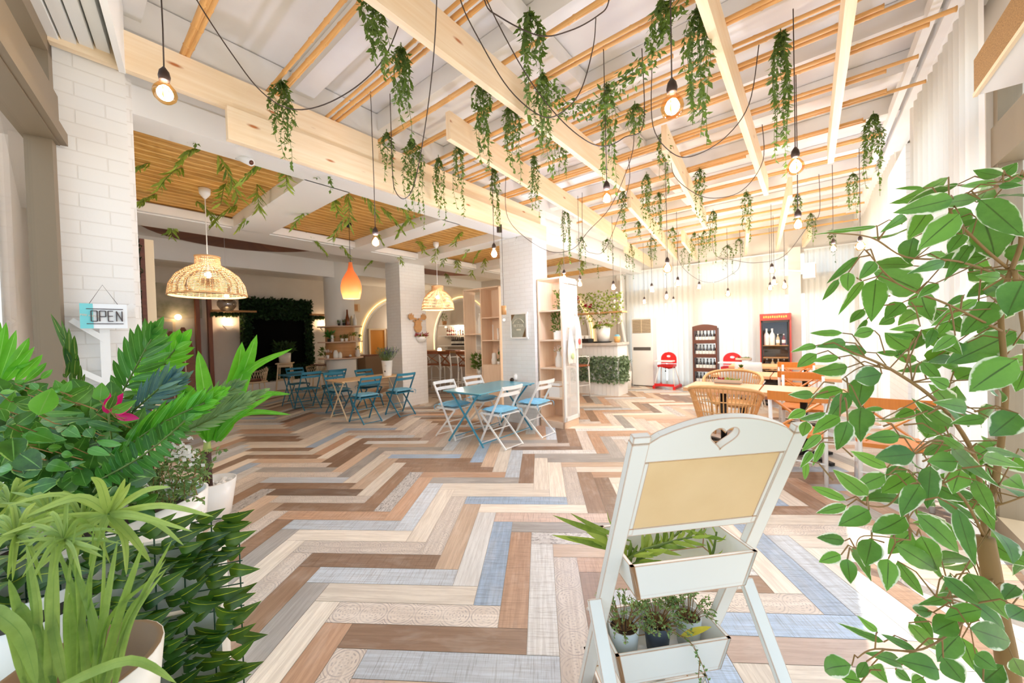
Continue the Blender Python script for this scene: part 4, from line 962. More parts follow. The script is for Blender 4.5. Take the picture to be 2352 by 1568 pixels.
def hy(z): return KL*(1.17-z)
nv = Vector((0, math.cos(math.atan(KL)), 0)); tilt = math.atan(KL)
for s in (-1, 1):
    b = MB(); sx = s*.243; wv_ = .024
    dn = Vector((0, KL, -1)).normalized(); pr = [(-.022, 0), (-.022, .0)]
    b.bar((sx, hy(1.165), 1.165), (sx, hy(0.012), .012), .05, .026, up=(0, 1, .45)); b.bar((sx, hy(1.165)-.004, 1.166), (sx, hy(1.19), 1.186), .05, .022, up=(0, 1, .45))
    part(b, 'side_rail', M['worn'], hp, bevel=.002)
    b = MB(); b.bar((s*.285, hy(.56)-.01, .56), (s*.285, hy(.5)-.40, .012), .022, .045, up=(1, 0, 0)); b.tube([(s*.25, hy(.5), .5), (s*.30, hy(.5), .5)], .006, 8); part(b, 'leg', M['worn'], hp, bevel=.002)
# heart board: polygon with a heart hole, made as a grid strip between outline and hole
def plane(x, q, off=0):   # q metres up the slope from z=1.17
    return Vector((x, -q*math.sin(tilt)-off*math.cos(tilt), 1.17+q*math.cos(tilt)-off*math.sin(tilt)))
hx = lambda a: (.0026*16*math.sin(a)**3, .0026*(13*math.cos(a)-5*math.cos(2*a)-2*math.cos(3*a)-math.cos(4*a)))
NH = 64; hole = [(hx(2*PI*i/NH)[0], hx(2*PI*i/NH)[1]-.002) for i in range(NH)]
def outl(a):
    x, y = math.sin(a), math.cos(a); inside = lambda px, py: abs(px) <= .222 and -.072 <= py <= .062-.062*(px/.222)**2
    lo, hi = 0.0, .4
    for _ in range(40):
        m = (lo+hi)/2
        if inside(x*m, y*m): lo = m
        else: hi = m
    return (x*lo, y*lo)
angs = [math.atan2(x, y) for x, y in hole]; out = [outl(a) for a in angs]
b = MB(); vs = []
for off in (-.011, .011):
    for x, q in hole: vs.append(plane(x, q, off))
    for x, q in out: vs.append(plane(x, q, off))
fs = []
for i in range(NH):
    j = (i+1) % NH
    fs += [(i, j, NH+j, NH+i), (2*NH+j, 2*NH+i, 3*NH+i, 3*NH+j), (i, 2*NH+i, 2*NH+j, j), (NH+j, 3*NH+j, 3*NH+i, NH+i)]
b.add(vs, fs); part(b, 'heart_board', M['worn'], hp)
b = MB(); sl = 1/math.cos(tilt)
def slab(b, x0, x1, za, zb, off, th):
    p = [plane(x, (z-1.17)*sl, o) for o in (off, off+th) for x, z in ((x0, za), (x1, za), (x1, zb), (x0, zb))]
    b.add(p, [(0, 3, 2, 1), (4, 5, 6, 7), (0, 1, 5, 4), (1, 2, 6, 5), (2, 3, 7, 6), (3, 0, 4, 7)], [(q.x, q.z) for q in p]); return b
slab(b, -.212, .212, .86, 1.098, .001, .006); part(b, 'back_panel', mat('cream hardboard', (238, 206, 156), .55, noise=5.0, col2=(230, 196, 144)), hp)
b = MB(); slab(b, -.218, .218, .835, .862, -.010, .02); slab(b, -.218, -.204, .84, 1.1, -.008, .017); slab(b, .204, .218, .84, 1.1, -.008, .017); part(b, 'panel_frame', M['worn'], hp)
def trough(y0, y1, z0, z1, nm, x=.216):
    b = MB(); th = .012; xa = x-.028
    def wall(q): b.add(q, [(0, 1, 2, 3), (7, 6, 5, 4), (0, 4, 5, 1), (1, 5, 6, 2), (2, 6, 7, 3), (3, 7, 4, 0)])
    ya, yb = y0+.02, y1-.02
    wall([(-xa, ya, z0), (xa, ya, z0), (x, y0, z1), (-x, y0, z1), (-xa, ya+th, z0), (xa, ya+th, z0), (x, y0+th, z1), (-x, y0+th, z1)])
    wall([(-xa, yb-th, z0), (xa, yb-th, z0), (x, y1-th, z1), (-x, y1-th, z1), (-xa, yb, z0), (xa, yb, z0), (x, y1, z1), (-x, y1, z1)])
    for s in (-1, 1): wall([(s*xa, ya, z0), (s*xa, yb, z0), (s*x, y1, z1), (s*x, y0, z1), (s*(xa-th), ya, z0), (s*(xa-th), yb, z0), (s*(x-th), y1, z1), (s*(x-th), y0, z1)])
    b.box((0, (y0+y1)/2, z0+.008), (2*xa, yb-ya, .012)); return part(b, 'planter_box', M['worn'], hp)
trough(.125, .375, .625, .745, 'upper'); trough(.25, .475, .235, .36, 'middle'); trough(.385, .6, .02, .10, 'lower')
HM = Matrix.Translation(HO) @ Matrix.Rotation(HR, 4, 'Z')
def H(x, y, z): return HM @ Vector((x, y, z))
# bamboo sprigs lying in the upper box
r = random.Random(8)
def stalk(label, pts, n, lf, seed, m='bambooleaf', wr=.17, up=.3):
    r = random.Random(seed); P = [Vector(p) for p in pts]; t = thing('leafy_stalk', label, 'plant', tuple(P[0])); lb, sb = MB(), MB(); sb.tube(P, [.005-.003*i/len(P) for i in range(len(P))], 6)
    for i in range(n):
        f = (i+.5)/n*(len(P)-1); a = int(f); p = P[a].lerp(P[min(a+1, len(P)-1)], f-a); d = (P[min(a+1, len(P)-1)]-P[a]).normalized()
        x = d.cross(Vector((0, 0, 1))); x = x.normalized() if x.length > .1 else Vector((1, 0, 0))
        q = (d*r.uniform(.4, .9)+x*r.choice((-1, 1))*r.uniform(.3, 1)+Vector((0, 0, r.uniform(-.1, up)))).normalized(); l = lf*r.uniform(.75, 1.2)
        lb.leaf(p, p+q*l, l*wr, x.cross(q)+Vector((r.uniform(-.4, .4), r.uniform(-1, 0), r.uniform(.2, 1))).cross(q), r.random(), .25, .1, 'lance', 5)
    lb.build('leaves', M[m], t); sb.build('stem', M['gstem'], t); return t
stalk('long leafy sprig lying across the upper box of the heart stand', [H(-.18, .24, .66), H(-.05, .27, .70), H(.08, .30, .745), H(.2, .33, .80)], 26, .10, 1)
stalk('dense leaf sprig at the left end of the upper planter box', [H(-.19, .26, .67), H(-.1, .26, .71), H(.03, .26, .73), H(.1, .25, .74)], 26, .075, 2)
stalk('upright cut twig at the right end of the upper planter box', [H(.14, .25, .645), H(.155, .25, .69), H(.17, .255, .745)], 5, .06, 3)
t = thing('leafy_stalk', 'sprig poking out past the left rail of the heart stand', 'plant', tuple(H(-.12, .3, .67))); lb, sb = MB(), MB()
for (bx, by), (tx, ty), w_, tn in (((1450, 1242), (1268, 1182), .022, .2), ((1452, 1255), (1266, 1228), .024, .9), ((1430, 1235), (1310, 1178), .018, .25), ((1455, 1262), (1345, 1220), .026, .8), ((1440, 1265), (1300, 1232), .02, .15), ((1410, 1212), (1395, 1170), .012, .5)):
    p0, p1 = atY(bx, by, 1.30), atY(tx, ty, 1.26); lb.leaf(p0, p1, w_, UP*.8+RT*.1+FW*.6, tn, .2, .06, 'lance', 6)
sb.tube([H(-.10, .3, .67), atY(1452, 1258, 1.30)], .004, 5); lb.build('leaves', M['bambooleaf'], t); sb.build('stem', M['gstem'], t)
# potted bushes in the middle box
M['greypot'] = mat('frosted grey pot', (206, 212, 212), .4)
M['bluepot'] = mat('slate blue pot', (70, 78, 92), .5)
def potbush(label, loc, rp, hp_, mp_, R, n, lf, m='small', hang=None, seed=1, hgt=.5, cz=.05, stemc='stem'):
    t = thing('potted_bush', label, 'potted plant', loc); r = random.Random(seed)
    b = MB(); b.lathe([(rp*.78, 0), (rp, hp_), (rp*.93, hp_), (rp*.75, hp_*.25)], 22, capb=True); part(b, 'pot', mp_, t)
    b = MB(); b.lathe([(rp*.92, hp_*.88), (0, hp_*.88)], 20); part(b, 'soil', M['soil'], t)
    lb, sb = MB(), MB()
    for i in range(n):
        a = r.uniform(0, 6.28); k = r.random()**.5; p1 = Vector((math.cos(a)*k*R, math.sin(a)*k*R, hp_+cz+R*hgt*(1.1-k)*r.uniform(.2, 1.2)-.02*k)); p0 = Vector((math.cos(a)*rp*.3, math.sin(a)*rp*.3, hp_*.88)); mid = p0.lerp(p1, .55)+Vector((0, 0, .02))
        sb.tube([p0, mid, p1], .0011, 3, caps=False); g = (p1-mid).normalized()
        for j in range(9):
            q = mid.lerp(p1, j/8); d = (g*.4+Vector((r.uniform(-1, 1), r.uniform(-1, 1), r.uniform(-.4, .8)))).normalized(); lb.mini(q, q+d*lf*r.uniform(.7, 1.2), lf*.55, (r.uniform(-1, 1), r.uniform(-1, 1), r.uniform(-1, 1)), r.random())
    if hang:
        for pts in hang:
            P = [HM.inverted() and (Vector(q)-Vector(loc)) for q in pts]; sb.tube(P, .0016, 4)
            for i in range(len(P)-1):
                for j in range(5):
                    q = P[i].lerp(P[i+1], j/5); d = Vector((r.uniform(-1, 1), r.uniform(-1, 1), r.uniform(-.8, .5))).normalized(); lb.mini(q, q+d*lf*1.05, lf*.6, (r.uniform(-1, 1), r.uniform(-1, 1), 0), r.random())
    part(lb, 'foliage', M[m], t); part(sb, 'stems', M[stemc], t); return t
potbush('small leafed bush in a frosted pot, left end of the middle planter box', tuple(H(-.135, .365, .256)), .055, .115, M['greypot'], .13, 60, .0135, seed=3)
potbush('small leafed bush in a slate pot with a runner trailing over the box front', tuple(H(-.0, .37, .256)), .05, .105, M['bluepot'], .14, 70, .0135, seed=4, hang=[[H(.0, .33, .36), H(.05, .25, .385), H(.075, .225, .33), H(.065, .22, .27), H(.09, .215, .22)], [H(.02, .3, .38), H(.06, .235, .37), H(.085, .22, .30), H(.10, .215, .25)]])
potbush('small leafed bush in a frosted pot, right end of the middle planter box', tuple(H(.13, .375, .256)), .05, .11, M['greypot'], .12, 50, .0135, seed=5)
potbush('low bush in the lowest box of the heart stand', tuple(H(.06, .49, .038)), .045, .06, M['greypot'], .13, 50, .0135, seed=6)
b = MB(); lf_ = thing('leaf', 'yellowing pointed leaf lying on the edge of the middle planter box', 'leaf', tuple(H(.06, .28, .36)))
b.leaf(H(.05, .3, .35), H(.155, .27, .395), .022, UP+FW, .9, .3, .1, 'lance', 6); b.build('blade', leafmat('yellowing leaf', (190, 170, 40), (214, 190, 60), rough=.4, trans=.3), lf_)
# ================================================================== open shelf units beside the poster pillar
def meshmat(name, col, sc=70, fill=.42):
    k = NT(name); tc = k.n('TexCoord'); mp = k.n('Mapping'); mp.inputs['Rotation'].default_value = (0, 0, PI/4); mp.inputs['Scale'].default_value = (sc, sc*1.5, 1); k.l(tc.outputs['UV'], mp.inputs[0])
    s = k.n('SeparateXYZ'); k.l(mp.outputs[0], s.inputs[0])
    f = k.math('MAXIMUM', k.math('LESS_THAN', k.math('FRACT', s.outputs[0]), fill), k.math('LESS_THAN', k.math('FRACT', s.outputs[1]), fill))
    p = k.n('BsdfPrincipled', i_Roughness=.4); p.inputs['Base Color'].default_value = rgb(col); t = k.n('BsdfTransparent'); m = k.n('MixShader'); k.l(f, m.inputs[0]); k.l(t.outputs[0], m.inputs[1]); k.l(p.outputs[0], m.inputs[2]); return k.end(m.outputs[0])
M['wiremesh'] = meshmat('white expanded mesh', (236, 236, 232), 70, .3)
# unit A : corner unit on the right of the pillar (s 4.86-5.30, t 2.94-3.38)
s0, s1, t0, t1, Hc = 4.86, 5.31, 2.93, 3.38, 2.33
cab = thing('shelf_unit', 'pale oak shelf unit with a white mesh side, right of the poster pillar', 'shelf unit', tuple(W((s0+s1)/2, (t0+t1)/2)), AU)
dx, dy = s1-s0, t1-t0
b = GB(); b.box((0, dy/2-.01, Hc/2), (dx, .02, Hc)); part(b, 'side_panel', M['birch'], cab)
b = GB(); b.box((dx/2-.01, .06, Hc/2), (.02, dy-.16, Hc)); part(b, 'back_panel', M['birch'], cab)
b = GB(); b.box((0, 0, Hc-.012), (dx, dy, .024)); part(b, 'top_panel', M['birch'], cab)
b = GB(); b.box((0, 0, .05), (dx, dy, .10)); part(b, 'plinth', M['birch'], cab)
b = GB(); b.box((-dx/2+.012, -dy/2+.012, Hc/2), (.024, .024, Hc)); b.box((-dx/2+.012, dy/2-.012, Hc/2), (.024, .024, Hc)); part(b, 'post', M['birch'], cab)
ZS = [.46, .92, 1.36, 1.82]
for i, z in enumerate(ZS):
    b = GB(); b.box((-.01, 0, z), (dx-.04, dy-.05, .022)); part(b, 'shelf', M['birch'], cab)
b = MB(); y = -dy/2-.012
for x in (-dx/2+.03, dx/2-.03): b.box((x, y, Hc/2), (.05, .02, Hc-.22))
for z in (.14, Hc-.06): b.box((0, y, z), (dx, .02, .06))
dr = part(b, 'mesh_door', M['whitem'], cab)
b = MB(); b.box((0, y, Hc/2), (dx-.1, .002, Hc-.22)); part(b, 'mesh', M['wiremesh'], dr)
def CA(x, y, z): return tuple(Vector(cab.location)+U*x+V*y+Vector((0, 0, z)))
def simple(name, label, cat, loc, parts, rz=0, group=None):
    t = thing(name, label, cat, loc, rz, group)
    for nm, b, m in parts: part(b, nm, M[m] if isinstance(m, str) else m, t)
    return t
def lathed(prof, n=18, **k): b = MB(); b.lathe(prof, n, **k); return b
def tuft(n, h, w, lf, seed, z0=0, up=1.0, flat=False):
    r = random.Random(seed); b = MB()
    for i in range(n):
        a = r.uniform(0, 6.28); k = r.random()**.5; p = Vector((math.cos(a)*w*k, math.sin(a)*w*k, z0+r.uniform(0, h))); d = Vector((math.cos(a)*r.uniform(.2, 1), math.sin(a)*r.uniform(.2, 1), r.uniform(-.2, 1)*up)).normalized()
        b.mini(p, p+d*lf*r.uniform(.7, 1.3), lf*.42, (r.uniform(-1, 1), r.uniform(-1, 1), r.uniform(-.5, .5)), r.random())
    return b
POT = [(.05, 0), (.065, .12), (.06, .12), (.0, .1)]
simple('potted_plant', 'ivy in a small dark pot on the top shelf right of the poster pillar', 'potted plant', CA(.02, -.06, 1.831), [('pot', lathed([(.05, 0), (.06, .06), (.0, .055)], capb=True), 'ivy'), ('foliage', tuft(150, .26, .09, .05, 1, .05), 'vine')])
simple('potted_plant', 'bushy plant in a white square box on the second shelf right of the poster pillar', 'potted plant', CA(-.03, -.04, 1.371), [('pot', (lambda b: b.box((0, 0, .07), (.16, .13, .14)))(MB()), 'ceramic'), ('foliage', tuft(220, .3, .09, .06, 2, .13), 'vine'), ('flowers', tuft(20, .2, .16, .03, 3, .25), 'whitepetal')])
simple('vase', 'white milk bottle with pale flowers on the middle shelf right of the poster pillar', 'vase', CA(-.06, -.05, .931), [('bottle', lathed([(.05, 0), (.055, .02), (.055, .14), (.028, .2), (.03, .25), (.0, .25)], capb=True), 'ceramic'), ('flowers', tuft(50, .1, .06, .035, 4, .24), 'whitepetal'), ('leaves', tuft(20, .06, .05, .035, 5, .24), 'vine2')])
simple('storage_box', 'cream lidded storage tin on the lower shelf right of the poster pillar', 'box', CA(-.06, -.03, .471), [('body', (lambda b: b.box((0, 0, .09), (.26, .2, .18)))(MB()), 'ceramic'), ('lid', (lambda b: b.box((0, 0, .20), (.275, .215, .04)))(MB()), 'whitem'), ('band', (lambda b: b.box((0, 0, .172), (.268, .208, .012)))(MB()), 'oak')], AU)
# aprons on the mesh side
for i, (x, z, lab, m2) in enumerate(((-.09, 1.56, 'white apron hanging from a round hook on the mesh door', 'sage'), (.14, 1.78, 'cream apron with a red print hanging at the back edge of the mesh door', 'redpetal'))):
    t = thing('apron', lab, 'apron', CA(x, -dy/2-.03, z), AU)
    b = MB(); n = 10; vs = []
    for a in range(7):
        f = a/6; w_ = .03+.085*min(1, f*1.6)
        for c in range(n+1): u = c/n*2-1; vs.append((u*w_, -.03-.018*math.sin(u*7+i+f*2)*f-.01, -.06-.50*f))
    b.add(vs, [(a*(n+1)+c, a*(n+1)+c+1, (a+1)*(n+1)+c+1, (a+1)*(n+1)+c) for a in range(6) for c in range(n)], smooth=True); part(b, 'cloth', mat('apron linen %d' % i, (240, 232, 218), .9), t)
    b = MB(); b.tube([(0, -.03, -.07), (0, -.012, -.01), (0, .0, 0)], .004, 4); part(b, 'strap', M['white'], t)
    b = MB(); b.ball((0, -.01, 0), .035, sq=(1, .35, 1)); part(b, 'hook', M['birch'], t)
    b = MB(); b.ball((.02, -.056, -.45), .05, sq=(1, .12, 1)); part(b, 'print', mat('red print', (222, 106, 96), .9) if i else mat('green print', (190, 206, 150), .9), t)
# unit B : double unit behind the blue table
s0, s1, t0, t1, Hb = 5.62, 5.97, 4.83, 5.86, 2.46
cb = thing('shelf_unit', 'double pale oak shelf unit between the two brick pillars, left half with wire mesh', 'shelf unit', tuple(W((s0+s1)/2, (t0+t1)/2)), AU); dx, dy = s1-s0, t1-t0
for y in (-dy/2+.012, 0.0, dy/2-.012):
    b = GB(); b.box((0, y, Hb/2), (dx, .024, Hb)); part(b, 'upright', M['birch'], cb)
b = GB(); b.box((0, 0, Hb-.012), (dx, dy, .024)); part(b, 'top_panel', M['birch'], cb)
b = GB(); b.box((dx/2-.008, -dy/4, Hb/2), (.014, dy/2-.02, Hb)); part(b, 'back_panel', M['birch'], cb)
b = GB(); b.box((-dx/2+.02, -dy/4, .42), (.02, dy/2-.03, .84)); part(b, 'cupboard_door', M['birch'], cb)
for z in (.85, 1.36, 1.83): b = GB(); b.box((0, -dy/4, z), (dx-.02, dy/2-.03, .022)); part(b, 'shelf', M['birch'], cb)
for z in (.62, 1.5): b = GB(); b.box((0, dy/4, z), (dx-.02, dy/2-.03, .022)); part(b, 'shelf', M['birch'], cb)
b = MB(); b.box((dx/2-.02, dy/4, 1.5), (.002, dy/2-.04, 1.75)); part(b, 'mesh', M['wiremesh'], cb)
def CBp(x, y, z): return tuple(Vector(cb.location)+U*x+V*y+Vector((0, 0, z)))
simple('milk_churn', 'white enamel milk churn on the mesh shelf of the double unit', 'churn', CBp(0, .14, 1.512), [('body', lathed([(.085, 0), (.09, .02), (.09, .3), (.06, .38), (.065, .43), (.0, .43)], capb=True), 'ceramic'), ('handle', (lambda b: b.tube([(.0, .09, .3), (0, .14, .28), (0, .14, .2), (0, .09, .17)], .009, 6))(MB()), 'ceramic')], AU)
simple('leaf_garland', 'short ivy trail hanging on the mesh above the milk churn', 'garland', CBp(.1, .1, 2.0), [('foliage', tuft(120, .35, .05, .06, 7, 0), 'vine')])
simple('potted_plant', 'leafy plant at the foot of the mesh half of the double unit', 'potted plant', CBp(-.02, .22, 0.632), [('pot', lathed(POT, capb=True), 'ceramic'), ('foliage', tuft(240, .3, .16, .09, 8, .12), 'vine')])
simple('candle', 'thin white candle on the second shelf of the double unit, tall one', 'candle', CBp(-.03, -.2, 1.371), [('stick', lathed([(.02, 0), (.012, .02), (.012, .32), (0, .32)], capb=True), 'ceramic')])
simple('candle', 'thick white candle on the second shelf of the double unit', 'candle', CBp(-.02, -.33, 1.371), [('stick', lathed([(.025, 0), (.02, .02), (.02, .24), (0, .24)], capb=True), 'ceramic')])
simple('owl_figurine', 'white ceramic owl on the lower open shelf of the double unit', 'figurine', CBp(-.03, -.22, .861), [('body', lathed([(.05, 0), (.062, .03), (.064, .1), (.05, .14), (.052, .18), (.045, .23), (0, .25)], capb=True), 'ceramic')])
simple('succulent_pot', 'tiny succulent pot beside the ceramic owl', 'plant pot', CBp(-.06, -.36, .861), [('pot', lathed([(.03, 0), (.035, .07), (0, .06)], capb=True), 'ceramic'), ('foliage', tuft(30, .05, .02, .03, 9, .07), 'vine')])
simple('calla_lily', 'white calla flower with dark leaves on the shelf above the ceramic owl', 'plant', CBp(-.06, -.38, 1.06), [('leaves', (lambda b: (b.leaf((0, 0, .02), (.02, -.16, -.05), .1, U+V*.3, .1), b.leaf((0, .02, .0), (.05, -.12, .1), .08, U, .2), b)[-1])(MB()), 'palmdark'), ('flower', (lambda b: (b.leaf((0, .14, .03), (0, .16, .19), .06, U, .5), b)[-1])(MB()), 'whitepetal'), ('stem', (lambda b: b.tube([(0, 0, -.2), (0, .05, -.05), (0, .14, .04)], .004, 4))(MB()), 'gstem')])
# framed poster on the pillar
P = onS(1192, 748, 4.795); zc = P.z
po = thing('framed_poster', 'small white framed grey poster with lettering on the brick pillar', 'poster', tuple(P), AU+PI/2)   # local x = +t (left in view), -y... faces -s
pw, ph = .33, .40
b = MB()
for z in (-ph/2, ph/2): b.box((0, .012, z), (pw+.05, .02, .025))
for x in (-pw/2, pw/2): b.box((x, .012, 0), (.025, .02, ph))
part(b, 'frame', M['ceramic'], po)
b = MB(); b.box((0, .006, 0), (pw, .008, ph)); part(b, 'print', mat('poster grey', (160, 158, 140), .3, noise=8.0, col2=(176, 174, 156)), po)
b = MB(); b.add([(pw/2, .0115, ph/2), (pw/2, .0115, .06), (pw/2-.1, .0115, ph/2)], [(0, 1, 2)]); b.add([(-pw/2, .0115, -ph/2), (-pw/2, .0115, .02), (-pw/2+.1, .0115, -ph/2)], [(0, 2, 1)]); part(b, 'brown_corners', mat('poster brown', (116, 88, 52), .4), po)
def text(body, size, m, parent, loc, rot, nm='lettering', ext=.001, spacing=1.0, shear=0):
    c = bpy.data.curves.new(nm, 'FONT'); c.body = body; c.size = size; c.extrude = ext; c.align_x = 'CENTER'; c.align_y = 'CENTER'; c.space_character = spacing; c.shear = shear
    o = bpy.data.objects.new(nm, c); COL.objects.link(o); o.parent = parent; c.materials.append(m); bpy.context.view_layer.update(); me_ = bpy.data.meshes.new_from_object(o.evaluated_get(bpy.context.evaluated_depsgraph_get())); bpy.data.objects.remove(o); o = bpy.data.objects.new(nm, me_); COL.objects.link(o); o.parent = parent; o.location = loc; o.rotation_euler = rot; return o
PL = mat('poster cream print', (224, 220, 198), .5)
text('BETTER', .062, PL, po, (0, .0125, .0), (PI/2, 0, PI)); 
b = MB(); b.box((0, .0125, -.065), (.085, .003, .024))
ar = [(math.cos(a)*.125, .0125, -.02+math.sin(a)*.135) for a in [PI*.15+PI*.7*i/12 for i in range(13)]]
for i in range(12): b.bar(ar[i], ar[i+1], .003, .022, up=(0, 1, 0))
b.box((0, .0125, .058), (.02, .002, .008)); part(b, 'printed_bands', PL, po)
# moose head and hanging flower pot on the left pillar
P = onT(958, 740, 6.66)
mo = thing('moose_head', 'flat plywood moose head trophy on the left brick pillar', 'wall decoration', tuple(P), AU)
PLY = wood('moose plywood', (214, 166, 112), (196, 146, 92), .5, (2, 30, 1))
b = MB(); b.prism([(-.05, .05), (.05, .05), (.075, 0), (.07, -.06), (.095, -.1), (.08, -.17), (.04, -.22), (-.04, -.22), (-.08, -.17), (-.095, -.1), (-.07, -.06), (-.075, 0)], 0, .05, M=Matrix.Rotation(PI/2, 4, 'X')); part(b, 'head', PLY, mo)
for sx in (-1, 1):
    b = MB(); b.prism([(sx*x, z) for x, z in ((.02, .05), (.1, .06), (.19, .05), (.235, .10), (.225, .17), (.205, .12), (.19, .19), (.17, .13), (.15, .2), (.13, .13), (.105, .17), (.1, .1), (.02, .085))][::sx], .01, .03, M=Matrix.Rotation(PI/2, 4, 'X')); part(b, 'antler', PLY, mo)
    b = MB(); b.prism([(sx*x, z) for x, z in ((.05, .03), (.11, .045), (.13, .02), (.06, .0))][::sx], .012, .03, M=Matrix.Rotation(PI/2, 4, 'X')); part(b, 'ear', PLY, mo)
for o_ in mo.children: o_.location.y = -.0
P = onT(968, 776, 6.62)
simple('hanging_flower_pot', 'white hanging pot of crimson flowers below the moose head', 'plant pot', (P.x, P.y, P.z), [('pot', lathed([(.0, -.09), (.06, -.085), (.11, -.03), (.12, .03), (.11, .03), (.0, .02)], 20), 'ceramic'), ('blooms', tuft(130, .07, .13, .055, 12, .02), 'redpetal'), ('leaves', tuft(50, .05, .14, .06, 13, 0), 'vine2'), ('hanger', (lambda b: (b.tube([(-.1, 0, .02), (0, 0, .3)], .002, 3), b.tube([(.1, 0, .02), (0, 0, .3)], .002, 3))[-1])(MB()), 'white')])
# ================================================================== bar
bar = thing('bar_counter', 'long pale bar counter behind the stools', 'bar counter', tuple(W(7.45, 7.9)), AU)
b = MB(); b.box((0, 0, .5), (.55, 4.6, 1.0)); part(b, 'front', mat('greige panel', (206, 196, 184), .6), bar)
b = GB(); b.box((-.06, 0, 1.025), (.72, 4.7, .05)); part(b, 'worktop', M['oak'], bar, bevel=.004)
for i, (s, t_) in enumerate(((6.6, 8.05), (6.6, 7.4), (6.6, 6.72))):
    cross_chair(['white bar stool with a brown seat at the bar, beside the left brick pillar', 'white bar stool with a brown cross back at the bar', 'white bar stool at the bar seen through the wire mesh'][i], tuple(W(s, t_)), AU-PI/2 if i != 0 else AU-PI/2-.9, 'white bar stools', 1.12, .74, True, True, 'brownseat' if False else 'oakdark') if False else None
M['oakdark'] = wood('walnut stained wood', (150, 84, 42), (124, 64, 30), .45, (1, 20, 1))
for i, (s, t_) in enumerate(((6.6, 8.05), (6.6, 7.4), (6.6, 6.72))):
    cross_chair(['white bar stool with a brown seat at the bar, beside the left brick pillar', 'white bar stool with a brown cross back at the bar', 'white bar stool at the bar seen through the wire mesh'][i], tuple(W(s, t_)), AU-PI/2+(.5 if i == 0 else 0), 'white bar stools', 1.1, .72, True, True, 'oakdark')
cross_chair('white bar stool in front of the ivy covered counter', tuple(W(7.55, 4.18)), AU-PI/2-.25, 'white bar stools', 1.1, .72, True, True, 'oakdark')
simple('serving_board', 'brown wooden board lying on the bar worktop', 'board', tuple(W(7.3, 8.1, 1.053)), [('board', (lambda b: b.box((0, 0, .012), (.2, .42, .024)))(GB()), 'oakdark')], AU)
simple('table_lamp', 'small glowing lamp on the bar worktop', 'lamp', tuple(W(7.35, 8.75, 1.053)), [('shade', lathed([(.06, 0), (.05, .07), (0, .08)], capb=True), 'bulbhot')])
# back bar: shelves inside the arch niches with bottles
BG = [('amber bottle glass', (120, 60, 24)), ('red bottle glass', (120, 34, 26)), ('pale bottle glass', (190, 170, 130)), ('dark bottle glass2', (36, 22, 28))]
BM = [mat(n, c, .12) for n, c in BG]
def bottle(loc, m, label, group, h=.3, r=.036, cap='black', lab=True):
    t = thing('bottle', label, 'bottle', loc, AU, group)
    b = MB(); b.lathe([(r*.95, 0), (r, .006), (r, h*.58), (r*.85, h*.66), (r*.36, h*.78), (r*.34, h*.97), (0, h*.97)], 12, capb=True); part(b, 'body', m, t)
    b = MB(); b.cyl((0, 0, h*.9), r*.4, h*.1, 8); part(b, 'cap', M[cap], t)
    if lab: b = MB(); b.lathe([(r*1.02, h*.2), (r*1.02, h*.48)], 12); part(b, 'label', M['paper'], t)
    return t
for z, nm in ((1.92, 'upper'), (1.5, 'middle'), (1.1, 'lower')):
    sh = thing('wall_shelf', '%s white shelf in the lit arch behind the bar stools' % nm, 'shelf', tuple(W(10.0, 10.6, z)), AU, 'white shelves behind the bar')
    b = MB(); b.box((0, 0, 0), (.32, 2.3, .04)); part(b, 'board', M['white'], sh)
    b = MB()
    for y in (-1.0, 1.0): b.box((.1, y, -.05), (.12, .03, .08))
    part(b, 'brackets', M['white'], sh)
for i in range(12): bottle(tuple(W(9.98, 11.35-i*.125, 1.522)), BM[[0, 1, 1, 0, 3, 2, 0, 1, 3, 0, 2, 1][i]], 'spirit bottle on the middle shelf of the lit arch, %s from the left' % ORD[i], 'spirit bottles on the middle arch shelf', [.3, .26, .32, .28, .3, .24][i % 6], .04)
for i in range(12): bottle(tuple(W(9.98, 11.1-i*.105, 1.122)), M['wine'], 'dark wine bottle on the lower shelf of the lit arch, %s from the left' % ORD[i], 'wine bottles on the lower arch shelf', .33, .038)
simple('potted_plant', 'potted plant on the upper arch shelf behind the bar', 'potted plant', tuple(W(9.96, 11.5, 1.942)), [('pot', lathed([(.08, 0), (.1, .16), (0, .14)], capb=True), 'oak'), ('foliage', tuft(90, .3, .1, .07, 21, .15), 'vine')])
# orange panels and orchid in the left arch
for i, s in enumerate((7.9, 8.75)):
    t = thing('wall_panel', ['cream framed amber panel at the left edge of the left arch', 'cream framed brown panel inside the left arch'][i], 'panel', tuple(W(s, 13.06, 0)), AU)
    b = MB(); b.box((0, 0, 1.1), (.62, .02, 1.4)); part(b, 'panel', mat('amber panel %d' % i, [(206, 138, 40), (120, 74, 34)][i], .5), t)
    b = MB()
    for x in (-.33, .33): b.box((x, -.012, 1.1), (.06, .04, 1.5))
    for z in (.37, 1.83): b.box((0, -.012, z), (.72, .04, .06))
    part(b, 'frame', M['cream'], t)
simple('mirror_frame', 'narrow cream framed panel in front of the left arch', 'panel', tuple(W(8.7, 12.3, 1.0)), [('frame', (lambda b: (b.box((-.22, 0, .3), (.06, .04, 1.0)), b.box((.22, 0, .3), (.06, .04, 1.0)), b.box((0, 0, .8), (.5, .04, .06)))[-1])(MB()), 'cream'), ('panel', (lambda b: b.box((0, .01, .3), (.4, .02, .95)))(MB()), 'oak'), ('post', (lambda b: b.box((0, 0, -.6), (.06, .04, .8)))(MB()), 'cream')], AU)
simple('hanging_orchid', 'crimson orchid hanging in the left arch', 'flower', tuple(W(8.75, 12.6, 2.1)), [('blooms', tuft(60, .3, .16, .11, 22, -.25), 'redpetal'), ('string', (lambda b: b.tube([(0, 0, 0), (0, 0, 1.38)], .003, 3))(MB()), 'white')])
